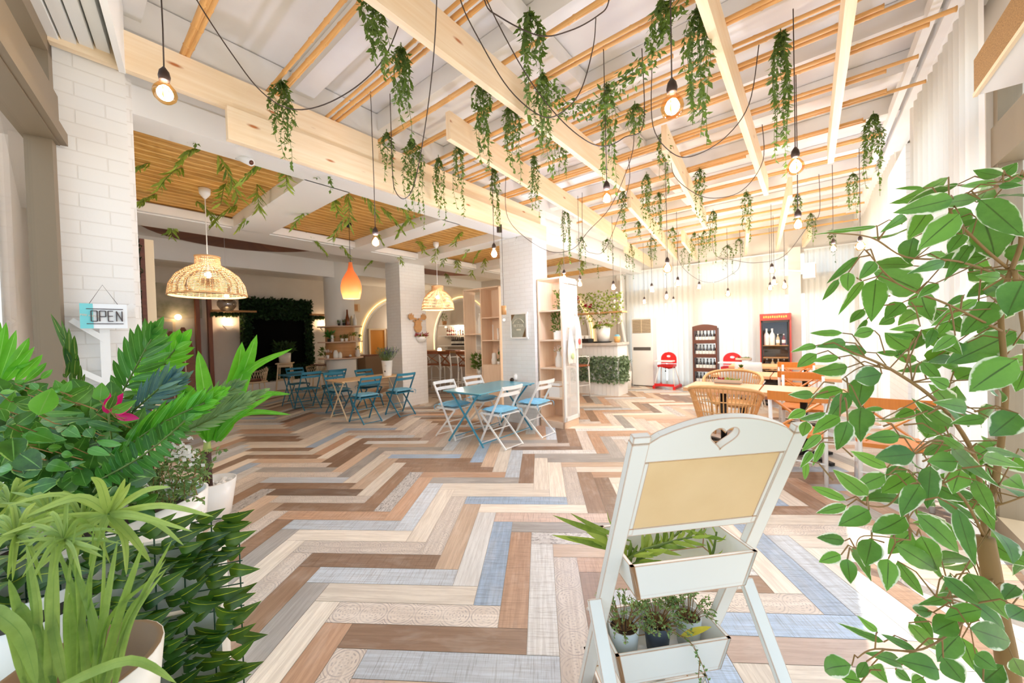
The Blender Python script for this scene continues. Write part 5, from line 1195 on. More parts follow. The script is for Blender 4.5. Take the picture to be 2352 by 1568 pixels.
simple('side_counter', 'low brown cupboard under the left arch', 'cupboard', tuple(W(8.2, 12.75)), [('body', (lambda b: b.box((0, 0, .42), (2.3, .55, .84)))(GB()), mat('taupe cupboard', (120, 98, 74), .6)), ('top', (lambda b: b.box((0, 0, .86), (2.36, .6, .04)))(GB()), 'darkwood')], AU)
simple('wall_speaker', 'small beige box speaker on the wall right of the round column', 'speaker', tuple(W(7.0, 13.0, 2.62)), [('body', (lambda b: b.box((0, 0, 0), (.32, .16, .3)))(MB()), 'cream'), ('grille', (lambda b: b.box((-.03, -.085, 0), (.2, .01, .24)))(MB()), 'oak')], AU)
# ================================================================== ivy counter
ic = thing('ivy_counter', 'white boarded counter with a panel of artificial ivy, left of the air conditioner', 'bar counter', tuple(W(8.33, 4.12)), AU)
b = MB()
for i in range(14): b.box((0, -.66+i*.1+.0, .58), (.56, .096, 1.16))
part(b, 'front', M['white'], ic)
b = MB(); b.box((-.03, -.02, 1.19), (.7, 1.46, .06)); part(b, 'worktop', mat('grey stone', (186, 178, 168), .4, noise=9.0, col2=(206, 198, 188)), ic, bevel=.004)
r = random.Random(31); lb = MB()
for i in range(1500):
    y, z = r.uniform(-.70, .72), r.uniform(.3, .9); x = -.285-r.uniform(0, .05); d = Vector((-r.uniform(.1, .7), r.uniform(-1, 1), r.uniform(-1, .5))).normalized(); lb.mini((x, y, z), Vector((x, y, z))+d*.065, .05, (r.uniform(-.3, .3), r.uniform(-1, 1), r.uniform(-1, 1)), r.random())
for i in range(500):
    x, z = r.uniform(-.3, .2), r.uniform(.3, .9); y = -.72-r.uniform(0, .05); d = Vector((r.uniform(-1, 1), -r.uniform(.1, .7), r.uniform(-1, .5))).normalized(); lb.mini((x, y, z), Vector((x, y, z))+d*.065, .05, (r.uniform(-1, 1), r.uniform(-.3, .3), r.uniform(-1, 1)), r.random())
part(lb, 'ivy_panel', M['ivy'], ic)
ZT = 1.222
tr = thing('serving_tray', 'long black tray holding upturned cups on the ivy counter', 'tray', tuple(W(8.2, 4.45, ZT)), AU); b = MB(); b.box((0, 0, .05), (.3, .62, .1)); part(b, 'tray', M['slate'], tr)
for i in range(5):
    for j in range(2):
        simple('cup', 'white cup standing upside down on the black tray, %s row' % ['front', 'rear'][j], 'cup', tuple(W(8.13+j*.13, 4.68-i*.115, ZT+.101)), [('bowl', lathed([(.048, 0), (.044, .06), (.025, .08), (0, .08)], 12), 'ceramic'), ('handle', (lambda b: b.tube([(.042, 0, .02), (.065, 0, .025), (.06, 0, .055), (.04, 0, .06)], .006, 4))(MB()), 'ceramic')], 0, 'cups on the black tray, %s row' % ['front', 'rear'][j])
simple('round_tray', 'round black tray under the white bucket on the ivy counter', 'tray', tuple(W(8.2, 3.85, ZT)), [('tray', lathed([(.2, 0), (.24, .03), (.22, .03), (0, .015)], 24, capb=True), 'slate')])
simple('plant_bucket', 'white bucket with trailing green leaves and red flowers on the ivy counter', 'potted plant', tuple(W(8.2, 3.82, ZT+.032)), [('bucket', lathed([(.14, 0), (.17, .36), (.16, .36), (0, .3)], 20, capb=True), 'ceramic'), ('foliage', tuft(160, .08, .17, .1, 24, .33, -.4), 'vine2'), ('flowers', tuft(24, .04, .1, .05, 25, .4), 'redpetal')])
simple('basket', 'small straw basket at the end of the ivy counter', 'basket', tuple(W(8.25, 3.5, ZT)), [('basket', lathed([(.06, 0), (.08, .14), (.07, .14), (0, .1)], 14, capb=True), 'wicker'), ('cloth', lathed([(.07, .14), (.05, .18), (0, .19)], 12), 'cush2')])
fs_ = thing('flower_shelf', 'hanging shelf overflowing with ivy and red flowers above the counter', 'shelf', tuple(W(8.3, 4.2, 1.93)), AU)
b = GB(); b.box((0, 0, 0), (.3, 1.75, .035)); part(b, 'board', M['oak'], fs_)
b = MB()
for y in (-.8, .8): b.tube([(0, y, .02), (0, y, 1.3)], .006, 4)
part(b, 'hanger', M['white'], fs_)
r = random.Random(33); lb, wb, rb = MB(), MB(), MB()
for i in range(900):
    y = r.uniform(-.85, .85); x = r.uniform(-.2, .1); z = r.choice((r.uniform(.02, .55), r.uniform(-.2, .5))); z -= .1*abs(y)
    d = Vector((-r.uniform(0, 1), r.uniform(-1, 1), r.uniform(-1, .6))).normalized(); q = Vector((x, y, z)); (wb if r.random() < .12 else lb).mini(q, q+d*.075, .045, (r.uniform(-1, 1), r.uniform(-1, 1), r.uniform(-1, 1)), r.random())
for cy, cz, n in ((.3, .36, 60), (.02, .2, 14), (-.1, .16, 14), (.42, .2, 10)):
    for i in range(n):
        q = Vector((-.16, cy+r.uniform(-.09, .09)*n/60, cz+r.uniform(-.1, .1)*n/60)); d = Vector((-r.uniform(.2, 1), r.uniform(-1, 1), r.uniform(-1, 1))).normalized(); rb.mini(q, q+d*.06, .05, (r.uniform(-1, 1), r.uniform(-1, 1), r.uniform(-1, 1)), .5)
part(lb, 'foliage', M['vine2'], fs_); part(wb, 'white_flowers', M['whitepetal'], fs_)['kind'] = 'stuff'; part(rb, 'red_flowers', M['redpetal'], fs_)
# ================================================================== along the far curtains
ac = thing('air_conditioner', 'tall white floor standing air conditioner in front of the far curtains', 'air conditioner', tuple(W(10.02, 3.49)), AU-PI/2)
b = MB(); b.box((0, 0, .92), (.56, .34, 1.8)); part(b, 'body', M['white'], ac, bevel=.012)
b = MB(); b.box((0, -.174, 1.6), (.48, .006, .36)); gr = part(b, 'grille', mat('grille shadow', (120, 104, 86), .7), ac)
b = MB()
for i in range(9): b.box((0, -.183, 1.445+i*.039), (.48, .012, .014))
b.box((0, -.185, 1.6), (.012, .014, .36)); part(b, 'louvre', M['cream'], gr)
b = MB(); b.box((0, -.174, 1.0), (.46, .006, .085)); part(b, 'display_strip', mat('grey display', (92, 88, 84), .3), ac)
b = MB(); b.box((0, .01, .012), (.5, .3, .024)); part(b, 'plinth', M['slate'], ac)
t = thing('drain_pipe', 'white flexible pipe running down the wall left of the air conditioner', 'pipe', tuple(W(10.0, 4.1)))
b = MB(); b.tube([W(9.98, 4.1, 2.9), W(9.98, 4.08, 2.5), W(9.95, 4.12, 2.0), W(9.95, 4.0, 1.2), W(9.95, 3.86, .5), W(9.95, 3.82, .05)], .045, 10); b.build('pipe', M['white'], t)
simple('potted_plant', 'dark green plant in a tall white pot beside the air conditioner', 'potted plant', tuple(W(9.35, 3.75)), [('pot', lathed([(.13, 0), (.15, .44), (.135, .44), (0, .4)], 22, capb=True), 'ceramic'), ('foliage', (lambda b: [b.leaf((0, 0, .42), (math.cos(a)*.2*k, math.sin(a)*.2*k, .42+.42*(1.25-.5*k)), .13, (-math.sin(a), math.cos(a), .3), .15, .3, .2) for a, k in ((.3, 1), (1.2, .6), (2.1, 1.1), (3, .8), (3.9, 1.2), (4.8, .7), (5.6, 1.1), (2.6, .3), (.9, 1.3))] and b)(MB()), 'palmdark')])
def high_chair(label, loc):
    t = thing('high_chair', label, 'high chair', loc, AU+PI/2, 'red high chairs')   # local +y faces -s (towards us)
    for sx in (-1, 1):
        for sy in (-1, 1): b = MB(); b.tube([(sx*.17, sy*.1, .56), (sx*.24, sy*.26, .06)], .014, 8); part(b, 'leg', M['whitem'], t)
    b = MB()
    for sx in (-1, 1): b.box((sx*.245, 0, .05), (.05, .6, .06)); b.box((sx*.245, .28, .03), (.055, .06, .06)); b.box((sx*.245, -.28, .03), (.055, .06, .06))
    b.box((0, .26, .1), (.48, .03, .06)); part(b, 'base_frame', M['red'], t)
    b = MB(); b.box((0, 0, .57), (.38, .32, .05)); b.prism([(-.19, .0), (.19, .0), (.15, -.1), (.0, -.13), (-.15, -.1)], .14, .17, M=Matrix.Translation((0, .0, .60)) @ Matrix.Rotation(PI/2, 4, 'X')); part(b, 'seat', M['red'], t)
    b = MB(); n = 12; ps = [(-.19, 0)]+[(-math.cos(PI*i/n)*.19, .12+math.sin(PI*i/n)*.17) for i in range(n+1)]+[(.19, 0)]
    hl = [(math.cos(2*PI*i/15)*.05, .18+math.sin(2*PI*i/15)*.03) for i in range(15)]
    vs = []
    for y in (-.15, -.18):
        vs += [(x, y, .62+z) for x, z in ps]+[(x, y, .62+z) for x, z in hl]
    m = len(ps); tot = m+15; ha = [math.atan2(z-.15, x) for x, z in ps]
    idx = [min(range(15), key=lambda k: (ps[i][0]*.28-hl[k][0])**2+((ps[i][1]-.16)*.28-(hl[k][1]-.18))**2) for i in range(m)]
    fs2 = []
    for i in range(m):
        j = (i+1) % m; a, c = idx[i], idx[j]; seq = [a]
        while seq[-1] != c:
            st = 1 if ((c-seq[-1]) % 15) <= 7 else -1; seq.append((seq[-1]+st) % 15)
        fs2.append(tuple([i, j]+[m+q for q in reversed(seq)])); fs2.append(tuple(reversed([tot+i, tot+j]+[tot+m+q for q in reversed(seq)]))); fs2.append((j, i, tot+i, tot+j))
    b.add(vs, fs2); part(b, 'backrest', M['red'], t)
    b = MB(); b.box((0, .2, .70), (.44, .26, .03)); part(b, 'tray', M['whitem'], t, bevel=.008)
    b = MB(); b.tube([(0, .1, .6), (0, .12, .45)], .006, 4); b.ball((0, .12, .44), .02); part(b, 'strap', M['slate'], t)
high_chair('red and white high chair between the air conditioner and the wine rack', tuple(W(9.85, 2.86)))
high_chair('red and white high chair right of the wine rack, behind the tables', tuple(W(9.8, 1.42)))
wr = thing('wine_rack', 'dark brown wooden wine display rack in front of the far curtains', 'wine rack', tuple(W(9.98, 1.98)), AU-PI/2)   # local -y faces us
for sx in (-1, 1): b = GB(); b.box((sx*.25, 0, .75), (.03, .28, 1.5)); part(b, 'side_panel', M['darkwood'], wr)
b = MB(); n = 10; ps = [(-.27, 0)]+[(-.27+.54*i/n, .1+.05*math.sin(PI*i/n)) for i in range(n+1)]+[(.27, 0)]; b.prism(ps, -.02, .02, M=Matrix.Translation((0, -.1, 1.44)) @ Matrix.Rotation(PI/2, 4, 'X')); part(b, 'crest', M['darkwood'], wr)
for z in (.12, .46, .80, 1.14):
    b = GB(); b.box((0, 0, z), (.48, .28, .025)); b.box((0, -.135, z+.04), (.48, .012, .075)); part(b, 'shelf', M['darkwood'], wr)
RW = ['bottom', 'third', 'second', 'top']
for q, z in enumerate((.12, .46, .80, 1.14)):
    for i in range(6):
        P = W(9.98-.03, 1.98+.19-i*.076, z+.014); bottle(tuple(P), M['wine'], 'wine bottle in the %s row of the brown rack, %s from the left' % (RW[q], ORD[i]), 'wine bottles in the brown rack', .285, .033)
fr = thing('drinks_fridge', 'red glass fronted drinks fridge in front of the far curtains', 'fridge', tuple(W(9.8, .57)), AU-PI/2); FH = 1.76
b = MB(); b.box((-.255, 0, FH/2), (.025, .5, FH)); b.box((.255, 0, FH/2), (.025, .5, FH)); b.box((0, .24, FH/2), (.5, .02, FH)); b.box((0, 0, FH-.01), (.53, .5, .02)); b.box((0, 0, .12), (.5, .5, .24)); part(b, 'body', mat('red fridge shell', (190, 62, 52), .4), fr)
b = MB(); b.box((0, -.24, FH-.07), (.53, .04, .14)); hd = part(b, 'header', mat('red fridge sign', (172, 44, 24), .35), fr)
b = MB()
for i in range(11): b.box((-.19+i*.038, -.2625, FH-.07+.004*math.sin(i*2)), (.024, .004, .045))
part(b, 'gold_lettering', mat('gold letters', (226, 160, 70), .4), hd)
b = MB(); b.box((0, .22, FH/2), (.48, .01, FH-.2)); part(b, 'interior', mat('dark liner', (60, 48, 38), .6), fr)
for z in (.55, .82, 1.08): b = MB(); b.box((0, .02, z), (.47, .4, .012)); part(b, 'shelf', M['oak'], fr)
b = MB(); 
for x in (-.235, .235): b.box((x, -.235, .95), (.03, .03, 1.4))
b.box((0, -.235, 1.6), (.5, .03, .05)); b.box((0, -.235, .27), (.5, .03, .05)); d_ = part(b, 'door', M['slate'], fr)
b = MB(); b.box((0, -.24, .93), (.45, .006, 1.3)); part(b, 'pane', M['glass'], d_)
for i in range(8):
    P = Vector(fr.location)+V*(.16-(i % 4)*.1)*1+U*(-.12)+Vector((0, 0, 1.087 if i < 4 else .557)); 
    bottle(tuple(P), [M['ceramic'], M['ceramic'], BM[2], BM[1], BM[3], BM[2], BM[2], BM[3]][i], '%s in the drinks fridge, %s from the left' % ('large white bottle on the top shelf' if i < 2 else 'bottle on the top shelf' if i < 4 else 'small bottle on the lower shelf', ORD[i % 4]), 'bottles in the drinks fridge', .36 if i < 2 else .24, .05 if i < 2 else .034, 'white', i >= 2)
simple('wall_speaker', 'white box speaker high on the corner pilaster beside the far curtains', 'speaker', tuple(atY(1858, 622, 7.6)), [('body', (lambda b: b.box((0, 0, 0), (.22, .2, .3)))(MB()), 'white'), ('grille', (lambda b: b.box((-.03, -.105, 0), (.14, .01, .24)))(MB()), 'wicker'), ('bracket', (lambda b: b.tube([(0, .05, .0), (.1, .5, .1)], .02, 6))(MB()), 'white')], AU)
# ================================================================== round column shelves and their things
cx = Vector(W(4.9, 9.9))
band = thing('wood_cladding', 'oak veneer band round the white column', 'cladding', (cx.x, cx.y, .98)); b = MB(); b.lathe([(.376, 0), (.376, .82)], 32); part(b, 'band', M['oak'], band)
for z, nm in ((1.80, 'upper'), (1.39, 'middle'), (.96, 'lower')):
    t = thing('round_shelf', '%s round pink-edged shelf on the white column' % nm, 'shelf', (cx.x, cx.y, z), 0, 'round shelves on the column'); b = MB(); b.lathe([(.375, 0), (.56, 0), (.56, .028), (.375, .028)], 40); part(b, 'board', mat('pale pink edge', (226, 196, 172), .5) if nm == 'upper' else bpy.data.materials['pale pink edge'], t)
def onshelf(px, z, rr=.47):
    # point on the shelf ring seen at column px
    best = None
    for i in range(200):
        a = 2*PI*i/200; p = Vector((cx.x+math.cos(a)*rr, cx.y+math.sin(a)*rr, z))
        if (p-cx).xy.dot((CAM-cx).xy) < 0: continue
        d = p-CAM; x = 1176+F*d.dot(RT)/d.dot(FW)
        if best is None or abs(x-px) < best[0]: best = (abs(x-px), p)
    return tuple(best[1])
BO = [(.045, 0), (.05, .02), (.05, .16), (.02, .24), (.02, .3), (0, .3)]
def minipot(lab, px, z, s=1.0, pm='ceramic', lm='vine', n=40): simple('succulent_pot', lab, 'plant pot', onshelf(px, z), [('pot', lathed([(.035*s, 0), (.042*s, .08*s), (0, .07*s)], capb=True), pm), ('foliage', tuft(n, .08*s, .03*s, .05*s, int(px), .08*s), lm)])
zt = 1.829
minipot('dark small succulent on the upper round shelf, left one', 779, zt, .8, 'slate'); minipot('dark small succulent on the upper round shelf, right one', 790, zt, .9, 'slate')
simple('bottle', 'tall brown glass bottle on the upper round shelf', 'bottle', onshelf(799, zt), [('body', lathed([(.05, 0), (.055, .02), (.05, .16), (.022, .3), (.018, .42), (0, .42)], capb=True), BM[0])])
simple('bottle', 'white bottle on the upper round shelf', 'bottle', onshelf(815, zt), [('body', lathed(BO, capb=True), 'ceramic')]); simple('bottle', 'clear narrow bottle behind the white one on the upper round shelf', 'bottle', onshelf(808, zt, .43), [('body', lathed([(.03, 0), (.03, .2), (.012, .26), (0, .26)], capb=True), BM[2])])
zt = 1.419
simple('potted_plant', 'spiky dark plant at the left end of the middle round shelf', 'potted plant', onshelf(757, zt), [('pot', lathed([(.05, 0), (.055, .08), (0, .07)], capb=True), 'slate'), ('foliage', tuft(60, .14, .05, .12, 41, .08), 'palmdark')])
simple('candle', 'white pillar candle on the middle round shelf', 'candle', onshelf(764, zt), [('wax', lathed([(.035, 0), (.035, .17), (0, .17)], capb=True), 'ceramic')])
minipot('small white pot with a green sprout on the middle round shelf, left of two', 786, zt); minipot('small white pot with a green sprout on the middle round shelf, right of two', 795, zt)
simple('plant_box', 'slatted wooden box with a small plant on the middle round shelf', 'planter', onshelf(812, zt), [('box', (lambda b: [b.box((x, y, .07), (.012, .012, .14)) for x in (-.08, -.03, .03, .08) for y in (-.05, .05)] and b)(MB()), 'birch'), ('foliage', tuft(50, .1, .07, .06, 42, .12), 'vine2'), ('tray', (lambda b: b.box((0, 0, .01), (.17, .11, .02)))(MB()), 'birch')], .3)
minipot('small white pot with a cactus at the right end of the middle round shelf', 826, zt, 1.0, 'ceramic', 'palmdark')
zt = .989
simple('flower_pot', 'white pot with a white bloom at the left end of the lower round shelf', 'plant pot', onshelf(753, zt, .52), [('pot', lathed([(.03, 0), (.04, .09), (0, .08)], capb=True), 'ceramic'), ('bloom', tuft(40, .06, .08, .06, 43, .14), 'whitepetal')])
simple('vase', 'tall white rounded vase on the lower round shelf', 'vase', onshelf(771, zt), [('body', lathed([(.055, 0), (.06, .05), (.058, .15), (.03, .21), (0, .21)], capb=True), 'ceramic')]); simple('vase', 'short white rounded vase on the lower round shelf', 'vase', onshelf(782, zt), [('body', lathed([(.045, 0), (.05, .04), (.046, .11), (.025, .16), (0, .16)], capb=True), 'ceramic')])
simple('dish', 'flat wooden dish on the lower round shelf', 'dish', onshelf(800, zt), [('dish', lathed([(.03, 0), (.1, .03), (.09, .03), (0, .01)], capb=True), 'oakdark'), ('shell', (lambda b: b.ball((.06, 0, .05), .035))(MB()), 'ceramic')])
simple('jug', 'white jug with a sprig at the right end of the lower round shelf', 'jug', onshelf(822, zt), [('body', lathed([(.05, 0), (.07, .06), (.05, .15), (.055, .2), (0, .19)], capb=True), 'ceramic'), ('sprig', tuft(24, .08, .04, .05, 44, .2), 'vine'), ('handle', (lambda b: b.tube([(.06, 0, .16), (.1, 0, .13), (.07, 0, .06)], .009, 5))(MB()), 'ceramic')])
# ================================================================== green wall and shaded lounge corner
gw = thing('green_wall', 'dark hedge panel framing a dark opening painted black on the back wall', 'green wall', tuple(W(4.45, 13.0)), AU)
lb = MB(); r = random.Random(51)
def hedge(x0, x1, z0, z1, n):
    for i in range(n):
        q = Vector((r.uniform(x0, x1), -.08-r.uniform(0, .08), r.uniform(z0, z1))); d = Vector((r.uniform(-1, 1), -r.uniform(.1, .8), r.uniform(-1, 1))).normalized(); lb.mini(q, q+d*.1, .07, (r.uniform(-1, 1), r.uniform(-1, 1), r.uniform(-1, 1)), r.random()**2)
hedge(-.98, .98, 2.16, 2.78, 1600); hedge(-.98, -.74, .3, 2.16, 700); hedge(.76, .98, .3, 2.16, 700); hedge(-.74, .76, .28, .72, 700)
part(lb, 'foliage', M['darkleaf'], gw)
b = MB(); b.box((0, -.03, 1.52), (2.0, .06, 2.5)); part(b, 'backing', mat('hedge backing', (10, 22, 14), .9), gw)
b = MB(); b.box((0, -.07, 1.44), (1.5, .03, 1.44)); part(b, 'dark_opening', mat('black opening paint', (5, 6, 5), .9, spec=.1), gw)  # flat black sheet; the dark of the opening is put into its colour
def sconce(label, P):
    simple('wall_sconce', label, 'wall lamp', tuple(P), [('shade', (lambda b: b.prism([(-.14, .06), (.14, .06), (.05, -.06), (-.05, -.06)], -.05, .05, M=Matrix.Rotation(PI/2, 4, 'X')))(MB()), 'white'), ('lamp', (lambda b: b.box((0, 0, .065), (.2, .06, .008)))(MB()), 'bulbhot')], AU)
    l = bpy.data.lights.new('sconce_light', 'POINT'); l.energy = 4; l.color = (1, .66, .38); l.shadow_soft_size = .08; o = bpy.data.objects.new('sconce_light', l); COL.objects.link(o); o.location = Vector(P)+Vector((0, 0, .2))-V*.08
sconce('glowing wall sconce left of the dark green wall', onT(525, 752, 12.98)); sconce('glowing wall sconce between the green wall and the round column', onT(744, 755, 12.98))
P = onT(409, 728, 12.9); simple('spot_lamp', 'small bright spot lamp on the wall behind the palm leaves', 'wall lamp', tuple(P), [('head', (lambda b: b.ball((0, 0, 0), .07))(MB()), 'bulbhot'), ('arm', (lambda b: b.tube([(0, 0, 0), (0, .12, .05)], .02, 6))(MB()), 'black')], AU)
for i, (x0, x1, y, lab) in enumerate(((487, 588, 713, 'long wooden wall shelf overlapping the green wall, dark leaves beneath'), (714, 758, 722, 'short wooden wall shelf between the green wall and the round column'))):
    p, q = onT(x0, y, 12.75), onT(x1, y+(4 if i == 0 else 0), 12.75); L = (q-p).xy.length
    t = thing('wall_shelf', lab, 'shelf', (p.x, p.y, p.z), AU); b = GB(); b.box((L/2, .08, 0), (L, .3, .05)); part(b, 'board', M['oak'], t); b = MB(); rr = random.Random(60+i)
    for k in range(260): v_ = Vector((rr.uniform(.0, L*(.75 if i == 0 else 1)), rr.uniform(-.05, .2), -.03)); b.mini(v_, v_+Vector((rr.uniform(-.05, .05), rr.uniform(-.05, .05), -rr.uniform(.08, .17))), .05, (rr.uniform(-1, 1), rr.uniform(-1, 1), 0), rr.random()*.3)
    part(b, 'darkleaf', M['darkleaf'], t)  # dark leaf tufts hung under each board
b = GB()
for px in (455, 483): 
    P = onT(px, 760, 12.95); s_, t_, _ = ST(P); b.box((s_, 12.98, 1.6), (.09, .16, 3.2))
RS(b, 'trim_3', M['oakdark'])
for i, px in enumerate((340, 370, 400, 430)):
    P = onT(px, 800, 12.0); s_ = ST(P)[0]; t = thing('surfboard', 'brown wooden board leaning on the back wall, %s from the left' % ORD[i], 'surfboard', tuple(W(s_, 12.2)), AU, 'wooden boards on the back wall')
    b = GB(); h_ = [1.7, 1.75, 1.8, 1.9][i]; ps = []
    for j in range(15): f = j/14; ps.append((.20*math.sin(PI*min(1, f*.93+.06))**.55, f*h_))
    ps = [(-x, z) for x, z in ps]+[(x, z) for x, z in reversed(ps)]; b.prism(ps[::-1], 0, .05, M=Matrix.Rotation(PI/2-.12, 4, 'X')); part(b, 'deck', M['oakdark'], t)
    b = MB(); b.prism([(-.012, .1), (.012, .1), (.012, h_-.1), (-.012, h_-.1)], .051, .054, M=Matrix.Rotation(PI/2-.12, 4, 'X')); part(b, 'stringer', M['cream'], t)
# leaf board and surfboard beside the column at the entrance
P = onT(334, 640, 4.6); t = thing('display_board', 'tall cream board edged with dark leaves and red-brown wood just behind the left brick column', 'display board', (P.x, P.y, 0), AU)
b = MB(); b.box((.03, 0, 1.2), (.06, .05, 2.4)); part(b, 'board', M['cream'], t)
b = MB(); b.box((-.015, 0, 1.2), (.03, .06, 2.4)); part(b, 'edge_strip', M['darkwood'], t)
b = MB(); rr = random.Random(5)
for i in range(260): q = Vector((-.035, rr.uniform(-.03, .03), rr.uniform(.2, 2.4))); b.mini(q, q+Vector((rr.uniform(-.05, .02), rr.uniform(-.06, .0), rr.uniform(-.04, .04))), .035, (rr.uniform(-1, 1), rr.uniform(-1, 1), 1), rr.random()*.4)
part(b, 'leaf_edging', M['darkleaf'], t)
for (px, py, w_, h_, lab) in ((372, 715, .9, .6, 'faint green map print on the wall behind the large rattan lamp'), (668, 620, .7, .4, 'faint print high on the wall above the green wall')):
    pass
P = onT(390, 690, 13.05); simple('wall_print', 'faint grey-green printed picture on the wall below the large rattan lamp', 'picture', tuple(P), [('print', (lambda b: b.box((0, 0, 0), (1.3, .02, .9)))(MB()), mat('faint print', (206, 196, 178), .8, noise=3.0, col2=(150, 150, 124)))], AU)
P = onT(368, 768, 13.0); simple('picture_frame', 'pale framed picture on the wall left of the wooden boards', 'picture', tuple(P), [('frame', (lambda b: b.box((0, 0, 0), (.6, .03, .8)))(MB()), 'cream'), ('print', (lambda b: b.box((0, -.02, 0), (.48, .01, .66)))(MB()), mat('pale print', (190, 186, 176), .7))], AU)
# plant stool
P = atz(657, 893, 0); 
st_ = thing('high_stool', 'tall white stool carrying a white plant pot in front of the green wall', 'stool', (P.x, P.y, 0), .4)
for sx in (-1, 1):
    for sy in (-1, 1): b = MB(); b.bar((sx*.22, sy*.22, 0), (sx*.15, sy*.15, .78), .035); part(b, 'leg', M['cream'], st_)
b = MB(); b.box((0, 0, .795), (.44, .44, .03)); part(b, 'seat', M['cream'], st_)
b = MB(); 
for s in (-1, 1): b.box((0, s*.19, .3), (.38, .025, .03)); b.box((s*.17, 0, .72), (.03, .3, .08)); b.box((0, s*.17, .72), (.3, .03, .08))
part(b, 'rail', M['cream'], st_)
simple('potted_plant', 'dark bushy plant in a white pot on the tall white stool', 'potted plant', (P.x, P.y, .812), [('pot', lathed([(.15, 0), (.17, .3), (.155, .3), (0, .27)], 20, capb=True), 'ceramic'), ('foliage', tuft(260, .3, .26, .13, 61, .3), 'darkleaf')])
def wire_chair(label, px, py, rz):
    P = atz(px, py, 0); t = thing('wire_chair', label, 'chair', (P.x, P.y, 0), rz, 'white lattice chairs'); b = MB(); rr = random.Random(px)
    for i in range(13):
        a = PI*.05+PI*.9*i/12; b.tube([(math.cos(a)*.24, -math.sin(a)*.2, .44), (math.cos(a+.25)*.28, -math.sin(a+.25)*.24, .65), (math.cos(a-.1)*.30, -math.sin(a-.1)*.26, .80-.12*abs(math.cos(a)))], .008, 4)
        b.tube([(math.cos(a)*.24, -math.sin(a)*.2, .44), (math.cos(a-.25)*.28, -math.sin(a-.25)*.24, .65), (math.cos(a+.1)*.30, -math.sin(a+.1)*.26, .80-.12*abs(math.cos(a)))], .008, 4)
    part(b, 'lattice_back', M['cream'], t)
    b = MB(); b.lathe([(0, .45), (.25, .45), (.25, .42), (0, .42)], 20); part(b, 'seat', M['cream'], t)
    for a in (.8, 2.3, 3.9, 5.5): b = MB(); b.tube([(math.cos(a)*.18, math.sin(a)*.18, .43), (math.cos(a)*.25, math.sin(a)*.25, 0)], .014, 6); part(b, 'leg', M['cream'], t)
    b = MB(); b.lathe([(0, .52), (.18, .51), (.22, .48), (.18, .455), (0, .455)], 18); part(b, 'red_pad', M['darkwood'], t)
wire_chair('white lattice chair with a dark red pad just left of the plant stool', 590, 915, 2.6); wire_chair('white lattice chair behind the shaded blue chairs', 728, 893, 3.3)
simple('small_table', 'dark table behind the shaded blue chairs', 'table', tuple(W(5.4, 11.5)), [('top', (lambda b: b.box((0, 0, .73), (1.0, .7, .03)))(GB()), 'darkwood'), ('pedestal', (lambda b: b.box((0, 0, .36), (.08, .08, .72)))(MB()), 'black'), ('foot', (lambda b: b.box((0, 0, .012), (.45, .45, .024)))(MB()), 'black')], AU)
simple('potted_plant', 'green plant in a white vase on the dark table left of the round column', 'potted plant', tuple(W(5.2, 11.4, .748)), [('pot', lathed([(.06, 0), (.09, .24), (0, .22)], 16, capb=True), 'ceramic'), ('foliage', tuft(90, .22, .2, .13, 63, .24), 'vine')])
simple('vase', 'plain white bottle vase on the dark table left of the round column', 'vase', tuple(W(5.6, 11.3, .748)), [('body', lathed([(.07, 0), (.08, .2), (.03, .27), (0, .27)], 16, capb=True), 'ceramic')])
# ================================================================== left entrance: coat tree and OPEN sign
P = onT(238, 720, 3.34); ct = thing('coat_tree', 'white branched coat tree fixed to the left brick column', 'coat rack', (P.x, P.y, 0), AU)
b = MB(); b.box((0, 0, .95), (.042, .03, 1.36)); part(b, 'post', M['white'], ct)
for z0, z1, sx in ((1.60, 1.72, 1), (1.5, 1.62, -1), (1.24, 1.34, -1), (1.15, 1.25, 1)):
    b = MB(); b.bar((0, 0, z0), (sx*.13, 0, z1), .03, .034, up=(0, 1, 0)); part(b, 'branch', M['white'], ct)
P0, P1 = onT(183, 726, 3.27), onT(292, 726, 3.27); c = (P0+P1)/2; L = (P1-P0).length; HH = onT(240, 698, 3.27).z-onT(240, 754, 3.27).z
sg = thing('open_sign', 'small turquoise and white OPEN sign hanging on the white coat tree', 'sign', tuple(c), AU)
b = MB(); b.box((0, 0, 0), (L, .008, HH)); part(b, 'board', mat('sign white', (236, 240, 242), .4), sg)
b = MB(); b.box((-L/2+L*.135, -.0045, 0), (L*.27, .003, HH)); part(b, 'turquoise_field', mat('turquoise', (120, 204, 208), .4), sg)
ink = mat('sign ink', (70, 58, 58), .5); b = MB()
for z in (HH*.29, -HH*.31): b.box((L*.02, -.0065, z), (L*.78, .003, .004))
lh = HH*.21; lw = L*.062; st = .0052
def stroke(x0, z0, x1, z1): b.bar((x0, -.0075, z0), (x1, -.0075, z1), .004, st*1.2, up=(0, 1, 0))
for i, ch in enumerate('OPEN'):
    x = -L*.21+i*L*.178
    if ch == 'O': 
        for q in ((x-lw, -lh, x-lw, lh), (x+lw, -lh, x+lw, lh), (x-lw, lh, x+lw, lh), (x-lw, -lh, x+lw, -lh)): stroke(*q)
    if ch == 'P':
        for q in ((x-lw, -lh, x-lw, lh), (x-lw, lh, x+lw, lh), (x+lw, lh, x+lw, -.1*lh), (x+lw, -.1*lh, x-lw, -.1*lh)): stroke(*q)
    if ch == 'E':
        for q in ((x-lw, -lh, x-lw, lh), (x-lw, lh, x+lw*.7, lh), (x-lw, 0, x+lw*.6, 0), (x-lw, -lh, x+lw*.7, -lh)): stroke(*q)
    if ch == 'N':
        for q in ((x-lw, -lh, x-lw, lh), (x+lw, -lh, x+lw, lh), (x-lw, lh, x+lw, -lh)): stroke(*q)
